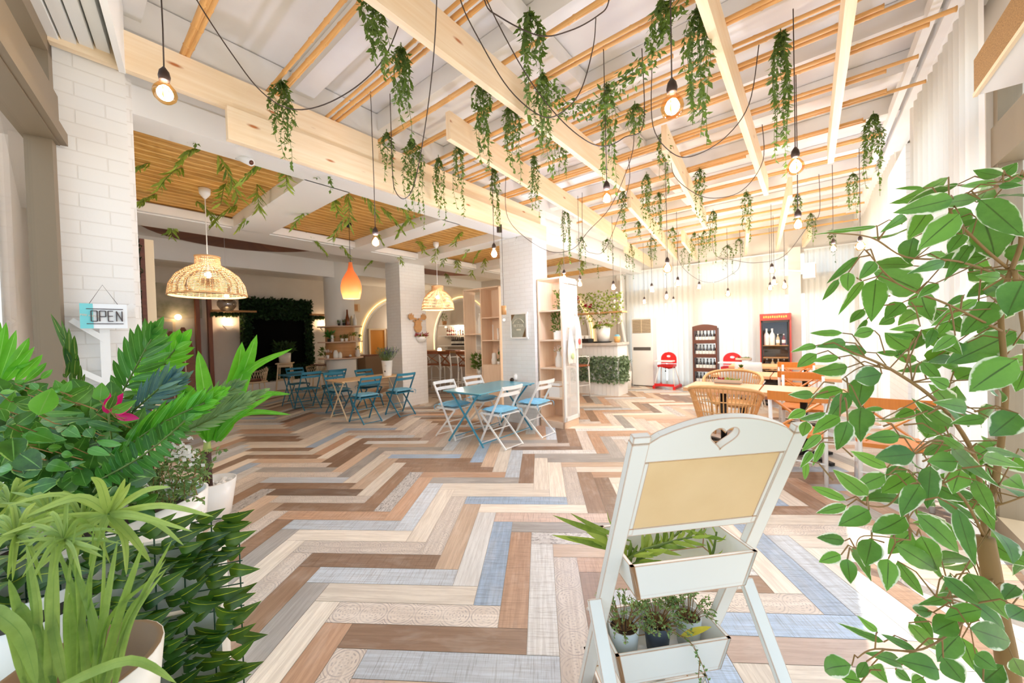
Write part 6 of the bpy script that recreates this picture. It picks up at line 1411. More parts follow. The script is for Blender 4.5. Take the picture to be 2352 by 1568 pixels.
part(b, 'lettering', ink, sg)
text("yes we're", HH*.16, mat('sign script', (214, 206, 190), .5), sg, (-L*.30, -.0075, .004), (PI/2, .18, 0), 'script_lettering', .0005, .9, .4)
b = MB(); b.tube([(-L*.3, 0, HH/2), (0, .03, HH*1.3), (L*.3, 0, HH/2)], .0015, 3); part(b, 'string', M['cable'], sg)
# air curtain unit over the glazed door on the right
z0, z1 = 2.84, 3.08
ta, sb_ = -.74, ST(onT(2237, 222, -.74))[0]; zb = onT(2237, 222, -.74).z; zt_ = onT(2230, 146, -.74).z
au = thing('air_curtain', 'long white air curtain unit with a tan mesh front over the glazed door', 'air curtain', tuple(W(sb_, ta, zb)), AU)
LL = 3.6; hh = max(.16, zt_-zb)
b = MB(); b.box((-LL/2, -.1, hh/2), (LL, .19, hh)); part(b, 'casing', M['white'], au, bevel=.006)
b = MB(); b.box((-LL/2, -.002, hh/2), (LL-.01, .006, hh-.02)); part(b, 'mesh_front', meshmat('tan mesh', (176, 136, 84), 130, .62) if False else mat('tan perforated mesh', (170, 130, 78), .6, noise=160.0, col2=(120, 88, 48)), au)
b = MB(); b.box((-LL/2, -.004, .006), (LL, .016, .022)); part(b, 'bottom_trim', M['cream'], au)
# ================================================================== foreground plants
def pxleaf(b, bx, by, tx, ty, wpx, tone, Y0, Y1, r, prof='ovate', fold=.22, curl=.1, n=7, roll=.35):
    p0, p1 = atY(bx, by, Y0), atY(tx, ty, Y1); ym = (Y0+Y1)/2; w = wpx/F*ym
    ax = (p1-p0).normalized(); vd = ((p0+p1)/2-CAM).normalized(); side = ax.cross(vd).normalized(); side = Matrix.Rotation(r.uniform(-roll, roll), 3, ax) @ side
    b.leaf(p0, p1, w, side, tone, fold*r.choice((-1, 1, 1)), curl*r.uniform(-1, 1), prof, n)
def branch(b, pts, r0, r1, n=7):
    P = [atY(x, y, Y) for x, y, Y in pts]; sm = []
    for i in range(len(P)-1):
        p0, p1, p2, p3 = P[max(0, i-1)], P[i], P[i+1], P[min(len(P)-1, i+2)]
        for j in range(5): u = j/5; sm.append(.5*((2*p1)+(p2-p0)*u+(2*p0-5*p1+4*p2-p3)*u*u+(3*p1-p0-3*p2+p3)*u**3))
    sm.append(P[-1]); m = len(sm); b.tube(sm, [r0+(r1-r0)*i/(m-1) for i in range(m)], n); return sm
# ---------------------------------------------------------------- variegated ficus on the right
LA_ = """1310,270,1135,235,80,.15;1310,270,1405,190,80,.1;1443,280,1310,300,60,.1;1290,310,1055,335,45,.8;1050,320,965,330,18,.4;840,345,665,350,26,.5;1018,410,650,495,125,.45;1175,410,930,450,85,.4;1180,410,1443,640,150,.3;1055,500,800,720,150,.95;870,480,740,660,110,.9;1190,510,1270,775,200,.4;730,510,575,615,60,.6;780,640,750,800,115,.1;560,575,165,625,28,.7;555,570,240,605,15,.4;450,755,255,920,50,.2;330,890,230,1020,45,.3;390,850,385,965,88,.8;550,785,450,895,78,.45;812,960,530,835,175,.4;555,890,525,1150,128,.7;480,900,325,1110,52,.95;715,1030,605,1130,95,.35;480,1070,395,1155,62,.4;500,1130,430,1225,36,.4;665,1120,570,1165,62,.6;545,1200,420,1230,78,.6;820,1175,630,1195,46,.95;790,1240,625,1220,42,.6;745,1310,605,1210,112,.55;355,1215,155,1215,46,.7;372,1270,190,1300,66,.3;500,1330,310,1300,72,.2;195,1290,40,1330,46,.9;200,1340,80,1420,70,.6;330,1360,165,1385,50,.8;385,1420,165,1445,96,.25;590,1460,425,1490,132,.2;690,1340,555,1330,40,.15;800,1380,655,1345,62,.6;1080,620,985,740,86,.3;1125,680,960,910,76,.2;1130,700,1125,890,36,.1;970,785,740,860,72,.1;975,750,860,745,46,.6;1285,890,1095,1000,82,.15;1165,1010,880,1175,76,.95;1262,1030,1060,1240,150,.35;1443,900,1340,1115,185,.15;1398,1205,960,1410,165,.5;1405,1370,1110,1568,195,.8;1443,1440,1390,1568,100,.6;905,1190,855,1310,52,.1;990,1150,925,1225,56,.9;1030,1230,890,1330,72,.8;1085,1280,980,1320,82,.1;830,1385,950,1500,72,.35;1050,1420,930,1400,42,.6;1015,1360,865,1390,62,.1;990,1540,870,1480,82,.8;1290,330,1443,330,46,.1;1085,985,960,1060,42,.4;1060,520,890,690,62,.2;930,920,800,1005,62,.6;1300,880,1150,870,72,.4;1350,1000,1290,1130,70,.3"""
LB_ = """297,98,133,140,76,.85;150,120,20,122,52,.2;400,38,373,198,104,.2;325,112,215,262,78,.25;110,200,18,242,52,.9;215,212,78,246,42,.55;390,185,385,362,118,.15;282,232,143,322,72,.9;322,255,263,402,86,.3;116,255,95,332,60,.55;187,322,90,408,46,.6;202,360,143,482,36,.75;140,408,80,492,40,.95;112,450,105,550,30,.9;500,195,395,200,30,.6;582,330,405,340,72,.6;652,200,555,236,76,.7;765,322,662,193,82,.3;845,284,640,138,72,.3;920,188,745,160,78,.35;1008,240,835,266,60,.5;1178,218,1035,330,132,.2;660,420,455,437,112,.1;518,490,333,403,62,.95;422,632,245,495,86,.6;512,524,343,602,82,.7;652,520,488,615,104,.8;685,572,585,737,92,.3;738,478,718,697,88,.15;875,460,718,455,108,.25;888,498,845,622,98,.9;948,640,850,598,52,.1;312,652,138,583,54,.95;318,680,160,716,54,.75;428,700,270,780,98,.5;612,735,440,812,104,.55;668,718,878,916,108,.55;306,855,163,838,68,.15;288,925,175,962,62,.95;320,945,335,1072,72,.4;372,885,440,1062,76,.3;442,845,408,985,112,.3;642,810,520,922,94,.9;560,870,772,1005,98,.5;690,830,770,1005,104,.55;525,945,515,1108,92,.9;570,955,702,1133,68,.45;872,692,962,985,78,.1;1000,668,1058,808,82,.85;960,550,1062,752,72,.35;840,380,1092,592,72,.1;800,330,902,392,46,.35;1002,428,1205,490,72,.6;1130,540,1210,600,92,.5;1010,390,1208,440,42,.1;800,1030,982,1177,82,.35;925,1015,1128,1252,118,.35;850,1130,665,1175,56,.3;992,1200,805,1242,88,.8;748,1215,645,1190,60,.3;870,1255,750,1315,102,.2;933,1290,1138,1362,132,.15;667,1230,750,1345,62,.4;627,1265,765,1402,72,.7;470,1312,365,1225,42,.95;502,1362,268,1265,40,.3;662,1402,485,1320,42,.25;592,1477,400,1415,68,.45;778,1502,558,1450,114,.4;342,1480,205,1507,104,.5;388,1562,283,1540,92,.85;415,1460,368,1542,46,.15;440,1480,522,1570,92,.5;895,1340,962,1512,88,.9;882,1330,768,1462,104,.5;800,1440,905,1570,112,.15;960,1420,1072,1502,102,.1;1167,1080,1098,1152,72,.1;1205,1200,1128,1240,92,.1;1000,1562,1102,1478,122,.1;1150,1440,1205,1540,90,.5;700,1540,640,1568,60,.5;560,1500,640,1560,60,.2"""
r = random.Random(71); fic = thing('ficus_tree', 'variegated ficus tree with cream edged leaves in the right foreground', 'potted tree', (.95, .70, 0)); lb = MB(); tb = MB(); sb = MB()
def parse(s, sc, ox, oy):
    for e in s.split(';'): v = [float(q) for q in e.split(',')]; yield v[0]/sc+ox, v[1]/sc+oy, v[2]/sc+ox, v[3]/sc+oy, v[4]/sc, v[5]
tw = []
for src, sc, ox, oy, yb in ((LA_, 2.614, 1800, 300, .72), (LB_, 2.183, 1800, 850, .66)):
    for bx, by, tx, ty, w, tone in parse(src, sc, ox, oy):
        Y0 = yb+r.uniform(-.09, .09)-(w-40)*.0012; Y1 = Y0+r.uniform(-.025, .03)
        pxleaf(lb, bx, by, tx, ty, w*1.04, tone, Y0, Y1, r, curl=.14, fold=.2, n=8); tw.append((bx, by, Y0))
BR = [([(2322, 1600, .74), (2310, 1500, .74), (2290, 1400, .74), (2276, 1310, .75), (2262, 1232, .76)], 0.0170, 0.0140),
      ([(2262, 1235, .76), (2255, 1150, .77), (2235, 1040, .75), (2160, 930, .72), (2050, 850, .68), (1960, 810, .66)], 0.0056, 0.0019), ([(2262, 1235, .77), (2290, 1080, .78), (2310, 900, .76), (2300, 700, .74), (2345, 560, .72), (2330, 520, .72)], 0.0068, 0.0031),
      ([(2345, 640, .74), (2250, 560, .72), (2180, 470, .7), (2290, 430, .7), (2340, 400, .7)], 0.0031, 0.0012), ([(2320, 640, .75), (2200, 600, .72), (2080, 590, .7), (2000, 545, .68), (1900, 535, .68)], 0.0025, 0.0009),
      ([(2300, 760, .74), (2180, 700, .72), (2060, 650, .70), (1990, 575, .68)], 0.0025, 0.0009), ([(2330, 620, .72), (2342, 700, .72), (2350, 760, .7)], 0.0043, 0.0025), ([(2262, 1235, .76), (2200, 1130, .73), (2100, 1110, .68), (2040, 1160, .66), (1990, 1160, .66)], 0.0031, 0.0009),
      ([(2235, 1040, .74), (2150, 1010, .7), (2090, 1050, .68), (2040, 1090, .66)], 0.0025, 0.0009), ([(2100, 1170, .68), (2085, 1200, .67), (2105, 1230, .66)], 0.0012, 0.0006), ([(2090, 1240, .67), (1985, 1230, .66), (1965, 1260, .66)], 0.0012, 0.0006), ([(2280, 1330, .74), (2220, 1420, .68), (2120, 1490, .64), (2010, 1490, .62), (1970, 1510, .62)], 0.0025, 0.0009),
      ([(2300, 1420, .74), (2200, 1380, .69), (2150, 1370, .66)], 0.0025, 0.0009), ([(2050, 850, .68), (1985, 840, .67), (1935, 870, .66)], 0.0019, 0.0006), ([(2250, 1160, .77), (2290, 1160, .74), (2352, 1140, .72)], 0.0025, 0.0012), ([(2160, 930, .72), (2080, 960, .69), (2000, 960, .67)], 0.0019, 0.0006)]
allb = []
for i, (pts, r0, r1) in enumerate(BR): allb += branch(tb if i == 0 else sb, pts, r0, r1, 10 if i == 0 else 6)
for bx, by, Y in tw:
    p = atY(bx, by, Y); q = min(allb, key=lambda v: (v-p).length)
    if (q-p).length > .07: q = p+(q-p).normalized()*.05
    sb.tube([q, q.lerp(p, .5)+Vector((0, 0, .012)), p], [.0016, .0013, .0011], 4, caps=False)
# leaves on the side turned away from us and beyond the frame
for i in range(150):
    q = r.choice(allb[8:]); p = q+Vector((r.uniform(-.08, .22), r.uniform(.02, .22), r.uniform(-.12, .1)))
    if 1176+F*p.x/p.y < 2080: continue
    d = Vector((r.uniform(-1, 1), r.uniform(-.8, .8), r.uniform(-1, .4))).normalized(); lb.leaf(p, p+d*r.uniform(.07, .1), .05, (r.uniform(-1, 1), r.uniform(-1, 1), r.uniform(-.4, .4)), r.uniform(.05, .8), .2, .1, 'ovate', 6)
    sb.tube([q, p], .0013, 4, caps=False)
lb.build('foliage', M['ficus'], fic); sb.build('branches', M['stem'], fic); tb.tube([atY(2322, 1600, .74), atY(2322, 1600, .74)+Vector((.02, .0, -.6))], [.017, .02], 10)
bt = tb.build('trunk', M['stem'], fic); base = atY(2322, 1600, .74)+Vector((.02, 0, -.6))
b = MB(); pz = base.z; b.lathe([(.13, 0), (.16, max(.1, pz+.06)), (.145, max(.1, pz+.06)), (0, max(.08, pz+.03))], 24, (base.x, base.y, 0), capb=True); b.build('pot', M['ceramic'], fic)
# ---------------------------------------------------------------- stand and trough on the left
M['slatw'] = wood('white slat paint', (236, 234, 224), (224, 220, 206), .5, (1, 20, 1))
PR = atY(508, 1215, .98); ph_ = PR.z; pd = Vector((-.955, -.297, 0)); pa = math.atan2(pd.y, pd.x)
sl_ = thing('slatted_stand', 'white slatted wooden stand under the leaf netting, left foreground', 'stand', (PR.x, PR.y, 0), pa)
b = GB(); n = int(ph_/.095)
for i in range(n): b.box((.42, .012, ph_-.045-i*.095), (.84, .018, .085))
part(b, 'front_slats', M['slatw'], sl_)
for x in (.015, .8): b = GB(); b.box((x, -.012, ph_/2), (.03, .03, ph_)); part(b, 'post', M['slatw'], sl_)
nt = thing('leaf_netting', 'mat of artificial dark leaves on green netting over the slatted stand', 'leaf mat', (PR.x, PR.y, ph_), pa); lb, gb = MB(), MB(); r = random.Random(81)
# local +y of the stand faces the camera (pd turned +90 points at -Y side)
def NP(x, z, y=.03): return Vector((x, y, z))
for i in range(15): gb.tube([NP(-.05+i*.06, .05, .027), NP(-.045+i*.06, -.75, .027)], .0018, 4)
for j in range(14): gb.tube([NP(-.055, .04-j*.06, .027), NP(.8, .04-j*.06, .027)], .0018, 4)
for j in range(30):
    for i in range(24):
        x = -.02+i*.034+r.uniform(-.012, .012); z = .05-j*.027+r.uniform(-.01, .01)
        if r.random() < .16: continue
        L = r.uniform(.07, .105); d = Vector((-r.uniform(.55, 1), r.uniform(.12, .42), r.uniform(-.1, .55))).normalized(); p = NP(x, z, .03+r.uniform(0, .025))
        lb.leaf(p, p+d*L, L*.42, Vector((r.uniform(-.2, .3), r.uniform(-.35, .35), 1)), r.random()**1.5, .3, .12, 'ovate', 5)
part(lb, 'leaves', M['matleaf'], nt); part(gb, 'netting', mat('green plastic net', (24, 70, 40), .5), nt)
# white boat shaped trough behind the netting
TA, TB_ = atY(30, 1330, .92), atY(400, 1160, 1.28); zr = .965
tc_ = Vector(((TA.x+TB_.x)/2, (TA.y+TB_.y)/2, 0)); td = (TB_-TA); td.z = 0; tl = td.length+.12; ta_ = math.atan2(td.y, td.x)
tro = thing('planter_trough', 'long white rounded planter trough holding the left foreground plants', 'planter', (tc_.x, tc_.y, zr-.21), ta_)
def ring(k, z, n=36): return [(math.copysign(abs(math.cos(2*PI*i/n))**.6, math.cos(2*PI*i/n))*tl/2*k, math.copysign(abs(math.sin(2*PI*i/n))**.75, math.sin(2*PI*i/n))*.17*(k if k < 1 else k), z) for i in range(n)]
b = MB(); rs_ = [(.78, 0), (.9, .04), (.97, .12), (1.0, .21), (.965, .21), (.93, .15)]; vs = []
for k_, z in rs_: vs += ring(k_, z)
n = 36; b.add(vs, [(i*n+j, i*n+(j+1) % n, (i+1)*n+(j+1) % n, (i+1)*n+j) for i in range(len(rs_)-1) for j in range(n)]+[tuple(range(n-1, -1, -1))], smooth=True); part(b, 'shell', M['ceramic'], tro)
b = MB(); b.add(ring(.935, .15), [tuple(range(n))]); part(b, 'soil', M['soil'], tro)
b = MB(); b.box((0, 0, -(zr-.21)/2), (tl*.6, .2, zr-.215)); part(b, 'plinth', M['slatw'], tro)
def plant(name, label, anchor, parts, cat='plant'):
    t = thing(name, label, cat, tuple(anchor))
    for nm, b, m in parts:
        o = b.build(nm, M[m] if isinstance(m, str) else m, t)
        if nm == 'white_flowers': o['kind'] = 'stuff'
    return t
# rubber-leaved bush
r = random.Random(91); lb, sb = MB(), MB()
LC_ = """385,1020,520,745,205,.95;50,1010,150,780,115,.6;0,800,150,770,60,.8;150,900,310,830,125,.3;165,1110,382,965,135,.15;60,1115,250,985,82,.1;285,1180,560,1280,165,.6;215,1215,672,1262,135,.7;400,1080,890,1040,112,.12;440,1000,850,990,74,.4;640,850,905,715,112,.35;760,885,942,733,132,.1;1000,870,1020,688,132,.8;620,800,550,660,92,.6;640,790,712,668,82,.7;330,770,490,700,125,.08;280,810,422,728,72,.2;125,1240,140,1492,205,.12;200,1400,420,1560,225,.05;470,1350,622,1330,82,.5;610,1400,732,1420,82,.65;880,1350,1107,1420,94,.75;960,1270,1217,1310,78,.75;870,1080,1238,1180,94,.25;1100,1040,1302,1130,84,.15;660,1150,815,1240,124,.55;860,1150,932,1240,104,.2;965,1000,1062,900,84,.06;1085,960,1162,780,82,.1;1120,990,1372,860,104,.7;480,1500,720,1560,132,.5;700,1520,860,1480,74,.3;0,1530,120,1560,104,.6;470,900,620,930,62,.1;620,840,770,900,70,.45;600,780,530,690,70,.7;330,960,150,900,70,.2;240,760,120,690,80,.15;150,700,250,660,60,.55;380,760,300,690,70,.5;0,950,60,1080,100,.4;300,1330,240,1420,80,.1;740,1340,640,1300,70,.1;560,1160,680,1130,70,.2;1180,1080,1390,1060,60,.6"""
for bx, by, tx, ty, w, tone in parse(LC_, 4.356, 0, 720):
    Y0 = .92+r.uniform(-.07, .07)-(w-25)*.002; pxleaf(lb, bx, by, tx, ty, w*1.03, tone, Y0, Y0+r.uniform(-.03, .03), r, curl=.12, fold=.3, n=8); p = atY(bx, by, Y0)
    sb.tube([p, p+Vector((r.uniform(-.02, .02), .03, -.025)), p+Vector((-.005, .045, -.03))], [.0012, .0012, .001], 4)
for i in range(330):
    x, y = r.uniform(-60, 320), r.uniform(900, 1190); Y0 = r.uniform(1.0, 1.16); a = r.uniform(0, 6.28); L = r.uniform(45, 85)
    if y < 880+max(0, x-150)*.35: continue
    pxleaf(lb, x, y, x+math.cos(a)*L, y+math.sin(a)*L*.8, L*.6, r.uniform(0, .35), Y0, Y0+r.uniform(-.03, .03), r)
plant('rubber_plant', 'glossy broad leaved bush at the left edge of the trough', atY(120, 1090, 1.0), [('foliage', lb, 'rubber'), ('branches', sb, 'stem')])
lb = MB(); 
for q in ((1070, 992, 1235, 790, 110), (1150, 1005, 1395, 1050, 95), (1075, 1000, 1100, 790, 90), (1150, 1010, 1320, 930, 60)): pxleaf(lb, q[0]/4.356, q[1]/4.356+720, q[2]/4.356, q[3]/4.356+720, q[4]/4.356, .5, .95, .94, r, fold=.35)
sb = MB(); sb.tube([atY(248, 945, .95), atY(255, 1000, 1.0), atY(262, 1060, 1.05)], .002, 4)
plant('fuchsia_flower', 'bright fuchsia flower peeping out between the dark leaves', atY(250, 945, .95), [('petals', lb, 'fuchsia'), ('stem', sb, 'gstem')], 'flower')
# broad palm fingers at the left border
lb, sb = MB(), MB()
for q in ((-20, 520, 62, 85, 72), (0, 640, 162, 162, 82), (0, 690, 292, 238, 90), (30, 690, 347, 330, 92), (150, 680, 427, 408, 82), (240, 690, 467, 488, 62), (410, 650, 528, 556, 56), (-60, 420, -10, 60, 70), (90, 560, 330, 480, 40)):
    pxleaf(lb, q[0]/4.356, q[1]/4.356+720, q[2]/4.356, q[3]/4.356+720, q[4]/4.356, r.uniform(.3, .9), 1.15, 1.1, r, 'lance', .3, .06); sb.tube([atY(q[0]/4.356, q[1]/4.356+720, 1.15), atY(-10, 900, 1.15), atY(20, 1050, 1.1)], .003, 4)
plant('palm_frond', 'bright palm frond with spread fingers at the left edge of the picture', atY(-10, 890, 1.15), [('leaflets', lb, 'palm'), ('stem', sb, 'gstem')])
# upright variegated sprig before the column
lb, sb = MB(), MB()
for q in ((720, 480, 505, -5, 55), (740, 600, 630, 320, 60), (690, 590, 690, 140, 62), (765, 480, 745, 215, 48), (740, 650, 765, 380, 62), (700, 420, 615, 60, 36), (690, 300, 590, 180, 30), (660, 640, 700, 470, 40), (720, 690, 720, 590, 50), (790, 690, 805, 510, 34), (830, 690, 850, 600, 26), (660, 640, 630, 600, 24), (760, 420, 770, 480, 36)):
    pxleaf(lb, q[0]/4.356, q[1]/4.356+720, q[2]/4.356, q[3]/4.356+720, q[4]/4.356, r.uniform(.1, .6), 1.2, 1.18, r, 'lance', .35, .08)
sb.tube([atY(168, 830, 1.2), atY(160, 900, 1.2), atY(165, 1010, 1.15)], .004, 5)
plant('variegated_sprig', 'upright narrow sprig with yellow striped leaves in front of the brick column', atY(160, 870, 1.2), [('leaves', lb, leafmat('striped leaf', (24, 64, 24), (60, 110, 40), rib=(200, 200, 110), rough=.4, trans=.25)), ('stem', sb, 'gstem')])
def frond(label, base, tip, n, l0, wpx, Y, m, ang=(60, 25), tone=(.2, .8), seed=1, name='palm_frond', prof='lance', sides=(-1, 1), bend=0, stem=None, roll=.3):
    rr = random.Random(seed); lb, sb = MB(), MB(); dx, dy = tip[0]-base[0], tip[1]-base[1]; L = math.hypot(dx, dy); ux, uy = dx/L, dy/L
    pts = []
    for i in range(n+1):
        f = i/n; x, y = base[0]+dx*f-uy*bend*math.sin(PI*f), base[1]+dy*f+ux*bend*math.sin(PI*f); pts.append((x, y)); a = math.radians(ang[0]+(ang[1]-ang[0])*f); ll = l0*(math.sin(PI*(.18+.72*f)))**.8
        for s in sides:
            cx_, sy_ = ux*math.cos(a)-s*uy*math.sin(a), uy*math.cos(a)+s*ux*math.sin(a)
            pxleaf(lb, x, y, x+cx_*ll*rr.uniform(.9, 1.1), y+sy_*ll*rr.uniform(.9, 1.1), wpx, rr.uniform(*tone), Y, Y+rr.uniform(-.03, .03), rr, prof, .25, .08, 6, roll)
    pxleaf(lb, tip[0], tip[1], tip[0]+ux*l0*.6, tip[1]+uy*l0*.6, wpx, rr.uniform(*tone), Y, Y, rr, prof, .25, .05)
    sb.tube([atY(x, y, Y) for x, y in ([stem] if stem else [])+pts], .0028, 5)
    return plant(name, label, atY(base[0], base[1], Y), [('leaflets', lb, m), ('stem', sb, 'gstem')])
frond('bright green palm frond fanned out in front of the rattan lamp wall', (318, 905), (412, 790), 8, 76, 19, 1.32, 'palm', (62, 18), (.6, 1), 2, stem=(300, 1000))
frond('dark green split frond with a pale rib, left of the bright fan', (278, 905), (352, 770), 8, 84, 17, 1.22, 'palmdark', (58, 20), (.3, 1), 3, stem=(262, 1010))
frond('blue tinted spiky sprig beside the fuchsia flower', (305, 945), (392, 868), 9, 74, 9, 1.12, 'bluegreen', (40, 14), (0, 1), 4, 'spiky_sprig', stem=(290, 1030)); frond('second blue tinted sprig, reaching further right', (330, 950), (420, 872), 7, 56, 8, 1.16, 'bluegreen', (34, 12), (0, .8), 14, 'spiky_sprig', stem=(315, 1030))
frond('large folded bright green palm leaf sweeping to the right', (238, 1072), (470, 925), 18, 92, 15, 1.02, 'palm', (24, 22), (.1, .75), 5, bend=-14, stem=(215, 1110), roll=.8); frond('bright narrow fingers at the tip of the folded palm leaf', (400, 965), (500, 905), 8, 62, 11, 1.06, 'palm', (30, 12), (.7, 1), 15, stem=(330, 1010))
frond('dark fern frond arching below the folded palm leaf', (235, 1098), (425, 965), 13, 46, 15, .98, 'palmdark', (80, 60), (.3, .9), 6, 'fern_frond', sides=(-1, 1), bend=10, stem=(215, 1130))
frond('grey green frond drooping to the right over the floor', (405, 985), (590, 905), 12, 58, 10, 1.2, 'sage', (36, 12), (.1, .9), 7, stem=(360, 1050)); frond('pale green frond below the grey green one', (385, 1010), (560, 925), 11, 56, 8, 1.16, 'sage', (30, 12), (.4, 1), 8, stem=(340, 1070)); frond('dusky green frond between the folded palm leaf and the floor', (430, 960), (540, 890), 9, 60, 11, 1.25, 'sage', (44, 16), (0, .5), 18, stem=(390, 1040))
# small leaved bush with white flowers
lb, wb, sb = MB(), MB(), MB(); r = random.Random(95)
for i in range(150):
    a = r.uniform(0, 6.28); k = r.random()**.5; x = 372+math.cos(a)*k*112; y = 1088+math.sin(a)*k*62-.22*(x-372); Y = 1.12+r.uniform(-.06, .1); p0 = atY(x+r.uniform(-12, 12), y+22, Y+.02); p1 = atY(x, y, Y); sb.tube([p0, p1], .0011, 3, caps=False)
    for j in range(9):
        q = p0.lerp(p1, j/8); d = Vector((r.uniform(-1, 1), r.uniform(-1, .5), r.uniform(-.3, 1))).normalized(); lb.mini(q, q+d*r.uniform(.012, .02), .0095, (r.uniform(-1, 1), r.uniform(-1, 1), r.uniform(-1, 1)), r.random())
for pts in (((440, 1060), (490, 1035), (522, 1030)), ((450, 1080), (480, 1065), (492, 1058)), ((430, 1120), (470, 1090), (486, 1072)), ((425, 1135), (450, 1140), (470, 1150))):
    P = [atY(x, y, 1.12) for x, y in pts]; sb.tube(P, .0011, 3)
    for i in range(2):
        for j in range(6): q = P[i].lerp(P[i+1], j/6); d = Vector((r.uniform(-1, 1), r.uniform(-1, 1), r.uniform(-1, 1))).normalized(); lb.mini(q, q+d*.017, .011, (r.uniform(-1, 1), r.uniform(-1, 1), 0), r.random())
for i in range(75): x, y = 425+r.gauss(0, 18), 1040+r.gauss(0, 16); q = atY(x, y, 1.08+r.uniform(-.02, .03)); d = Vector((r.uniform(-1, 1), r.uniform(-1, .2), r.uniform(-.5, 1))).normalized(); wb.mini(q, q+d*.014, .012, (r.uniform(-1, 1), r.uniform(-1, 1), r.uniform(-1, 1)), .5)
plant('flowering_bush', 'small leaved bush with white flowers at the right end of the trough', atY(380, 1120, 1.12), [('foliage', lb, 'small'), ('white_flowers', wb, 'whitepetal'), ('stems', sb, 'stem')])
# ---------------------------------------------------------------- grass plants and pots in the near left corner
def blade(b, pts, w, r, tone):
    P = [atY(x, y, Y) for x, y, Y in pts]; sm = []
    for i in range(len(P)-1):
        p0, p1, p2, p3 = P[max(0, i-1)], P[i], P[i+1], P[min(len(P)-1, i+2)]
        for j in range(5): u = j/5; sm.append(.5*((2*p1)+(p2-p0)*u+(2*p0-5*p1+4*p2-p3)*u*u+(3*p1-p0-3*p2+p3)*u**3))
    sm.append(P[-1]); m = len(sm); vs, uv = [], []; ra = r.uniform(-.5, .5)
    for i, p in enumerate(sm):
        d = (sm[min(i+1, m-1)]-sm[max(i-1, 0)]).normalized(); s = d.cross((p-CAM).normalized()).normalized(); s = Matrix.Rotation(ra, 3, d) @ s; f = i/(m-1); ww = w/F*p.y/2*min(1, .55+f*2.2)*(1-f**3.5)+.0002; nn = d.cross(s)
        vs += [p+s*ww+nn*ww*.35, p, p-s*ww+nn*ww*.35]; uv += [(1, f), (.5, f), (0, f)]
    b.add(vs, [q for i in range(m-1) for q in ((i*3, i*3+1, i*3+4, i*3+3), (i*3+1, i*3+2, i*3+5, i*3+4))], uv, tone, smooth=True)
r = random.Random(101)
GC = atY(170, 1556, .62); GZ = GC.z
gp_ = thing('grass_plant', 'spiky grass plant with arching rosettes in the cream pot, near left corner', 'potted plant', (GC.x, GC.y, GZ-.2)); lb = MB()
def rosette(cx_, cy_, n, L, Y, w, t0=.5):
    for i in range(n):
        a = 2*PI*i/n+r.uniform(-.2, .2); l = L*r.uniform(.7, 1.15); ex, ey = cx_+math.cos(a)*l, cy_+math.sin(a)*l*.55+abs(l)*.28*(1 if r.random() < .75 else -.6)
        blade(lb, [(cx_, cy_, Y), (cx_+math.cos(a)*l*.45, cy_+math.sin(a)*l*.35-l*.16, Y-.02*math.sin(a)), (ex, ey, Y-.05*math.sin(a))], w*r.uniform(.8, 1.2), r, min(1, t0+r.uniform(-.1, .5)))
for q in ((250, 1178, 232, 1112, 209, 1095, 24), (250, 1178, 268, 1140, 287, 1098, 22), (248, 1178, 180, 1142, 60, 1185, 26), (252, 1178, 330, 1128, 392, 1118, 20), (252, 1180, 370, 1160, 490, 1186, 20), (252, 1180, 310, 1180, 442, 1220, 22), (252, 1182, 300, 1230, 346, 1292, 24), (248, 1182, 225, 1240, 205, 1300, 22), (246, 1180, 150, 1210, 30, 1300, 24), (246, 1182, 180, 1225, 60, 1330, 20), (255, 1182, 285, 1240, 290, 1320, 18), (250, 1176, 280, 1140, 300, 1108, 20), (255, 1182, 350, 1195, 422, 1252, 18), (250, 1178, 140, 1135, 20, 1160, 16), (240, 1180, 120, 1190, 0, 1230, 18)):
    blade(lb, [(q[0], q[1], .66), (q[2], q[3], .64), (q[4], q[5], .62)], q[6]*.72, r, r.uniform(.5, 1))
rosette(118, 1185, 20, 120, .70, 9, .35); rosette(40, 1230, 20, 130, .64, 9, .35); rosette(25, 1160, 18, 110, .74, 8, .3); rosette(150, 1240, 18, 130, .62, 9, .3); rosette(190, 1200, 16, 120, .68, 8, .2)
for x0, x1, x2, y2, w in ((120, 122, 125, 1230, 44), (60, 90, 60, 1250, 30), (150, 118, 110, 1340, 34), (170, 160, 175, 1330, 40), (235, 215, 150, 1250, 30), (200, 185, 130, 1250, 26), (210, 240, 270, 1240, 28), (230, 270, 330, 1245, 34), (240, 300, 395, 1240, 26), (250, 300, 380, 1285, 22), (262, 290, 330, 1360, 20), (270, 305, 380, 1310, 18), (190, 190, 235, 1200, 18), (205, 232, 240, 1220, 16), (100, 62, 30, 1380, 40), (80, 45, 20, 1330, 34), (180, 185, 170, 1250, 30), (160, 150, 175, 1200, 14), (215, 205, 215, 1200, 14), (60, 20, -20, 1390, 36), (225, 250, 390, 1300, 22), (130, 85, 60, 1290, 24)):
    blade(lb, [(x0+r.uniform(-6, 6), 1575, .60), (x1, 1420, .60), (x2, y2, .61)], w*.55, r, r.uniform(0, .45))
blade(lb, [(140, 1575, .55), (300, 1515, .55), (405, 1568, .55)], 20, r, .3); blade(lb, [(-10, 1405, .58), (50, 1460, .57), (85, 1575, .57)], 30, r, .35)
lb.build('blades', M['grassy'], gp_)
b = MB(); RP = .11; b.lathe([(RP*.8, -.22), (RP, .0), (RP*.9, .0), (RP*.82, -.05), (0, -.06)], 26, (GC.x-.015, GC.y+.02, GZ+.0), capb=True); 
M['cpot'] = mat('cream pot glaze', (238, 234, 222), .35); b.build('pot', M['cpot'], gp_)
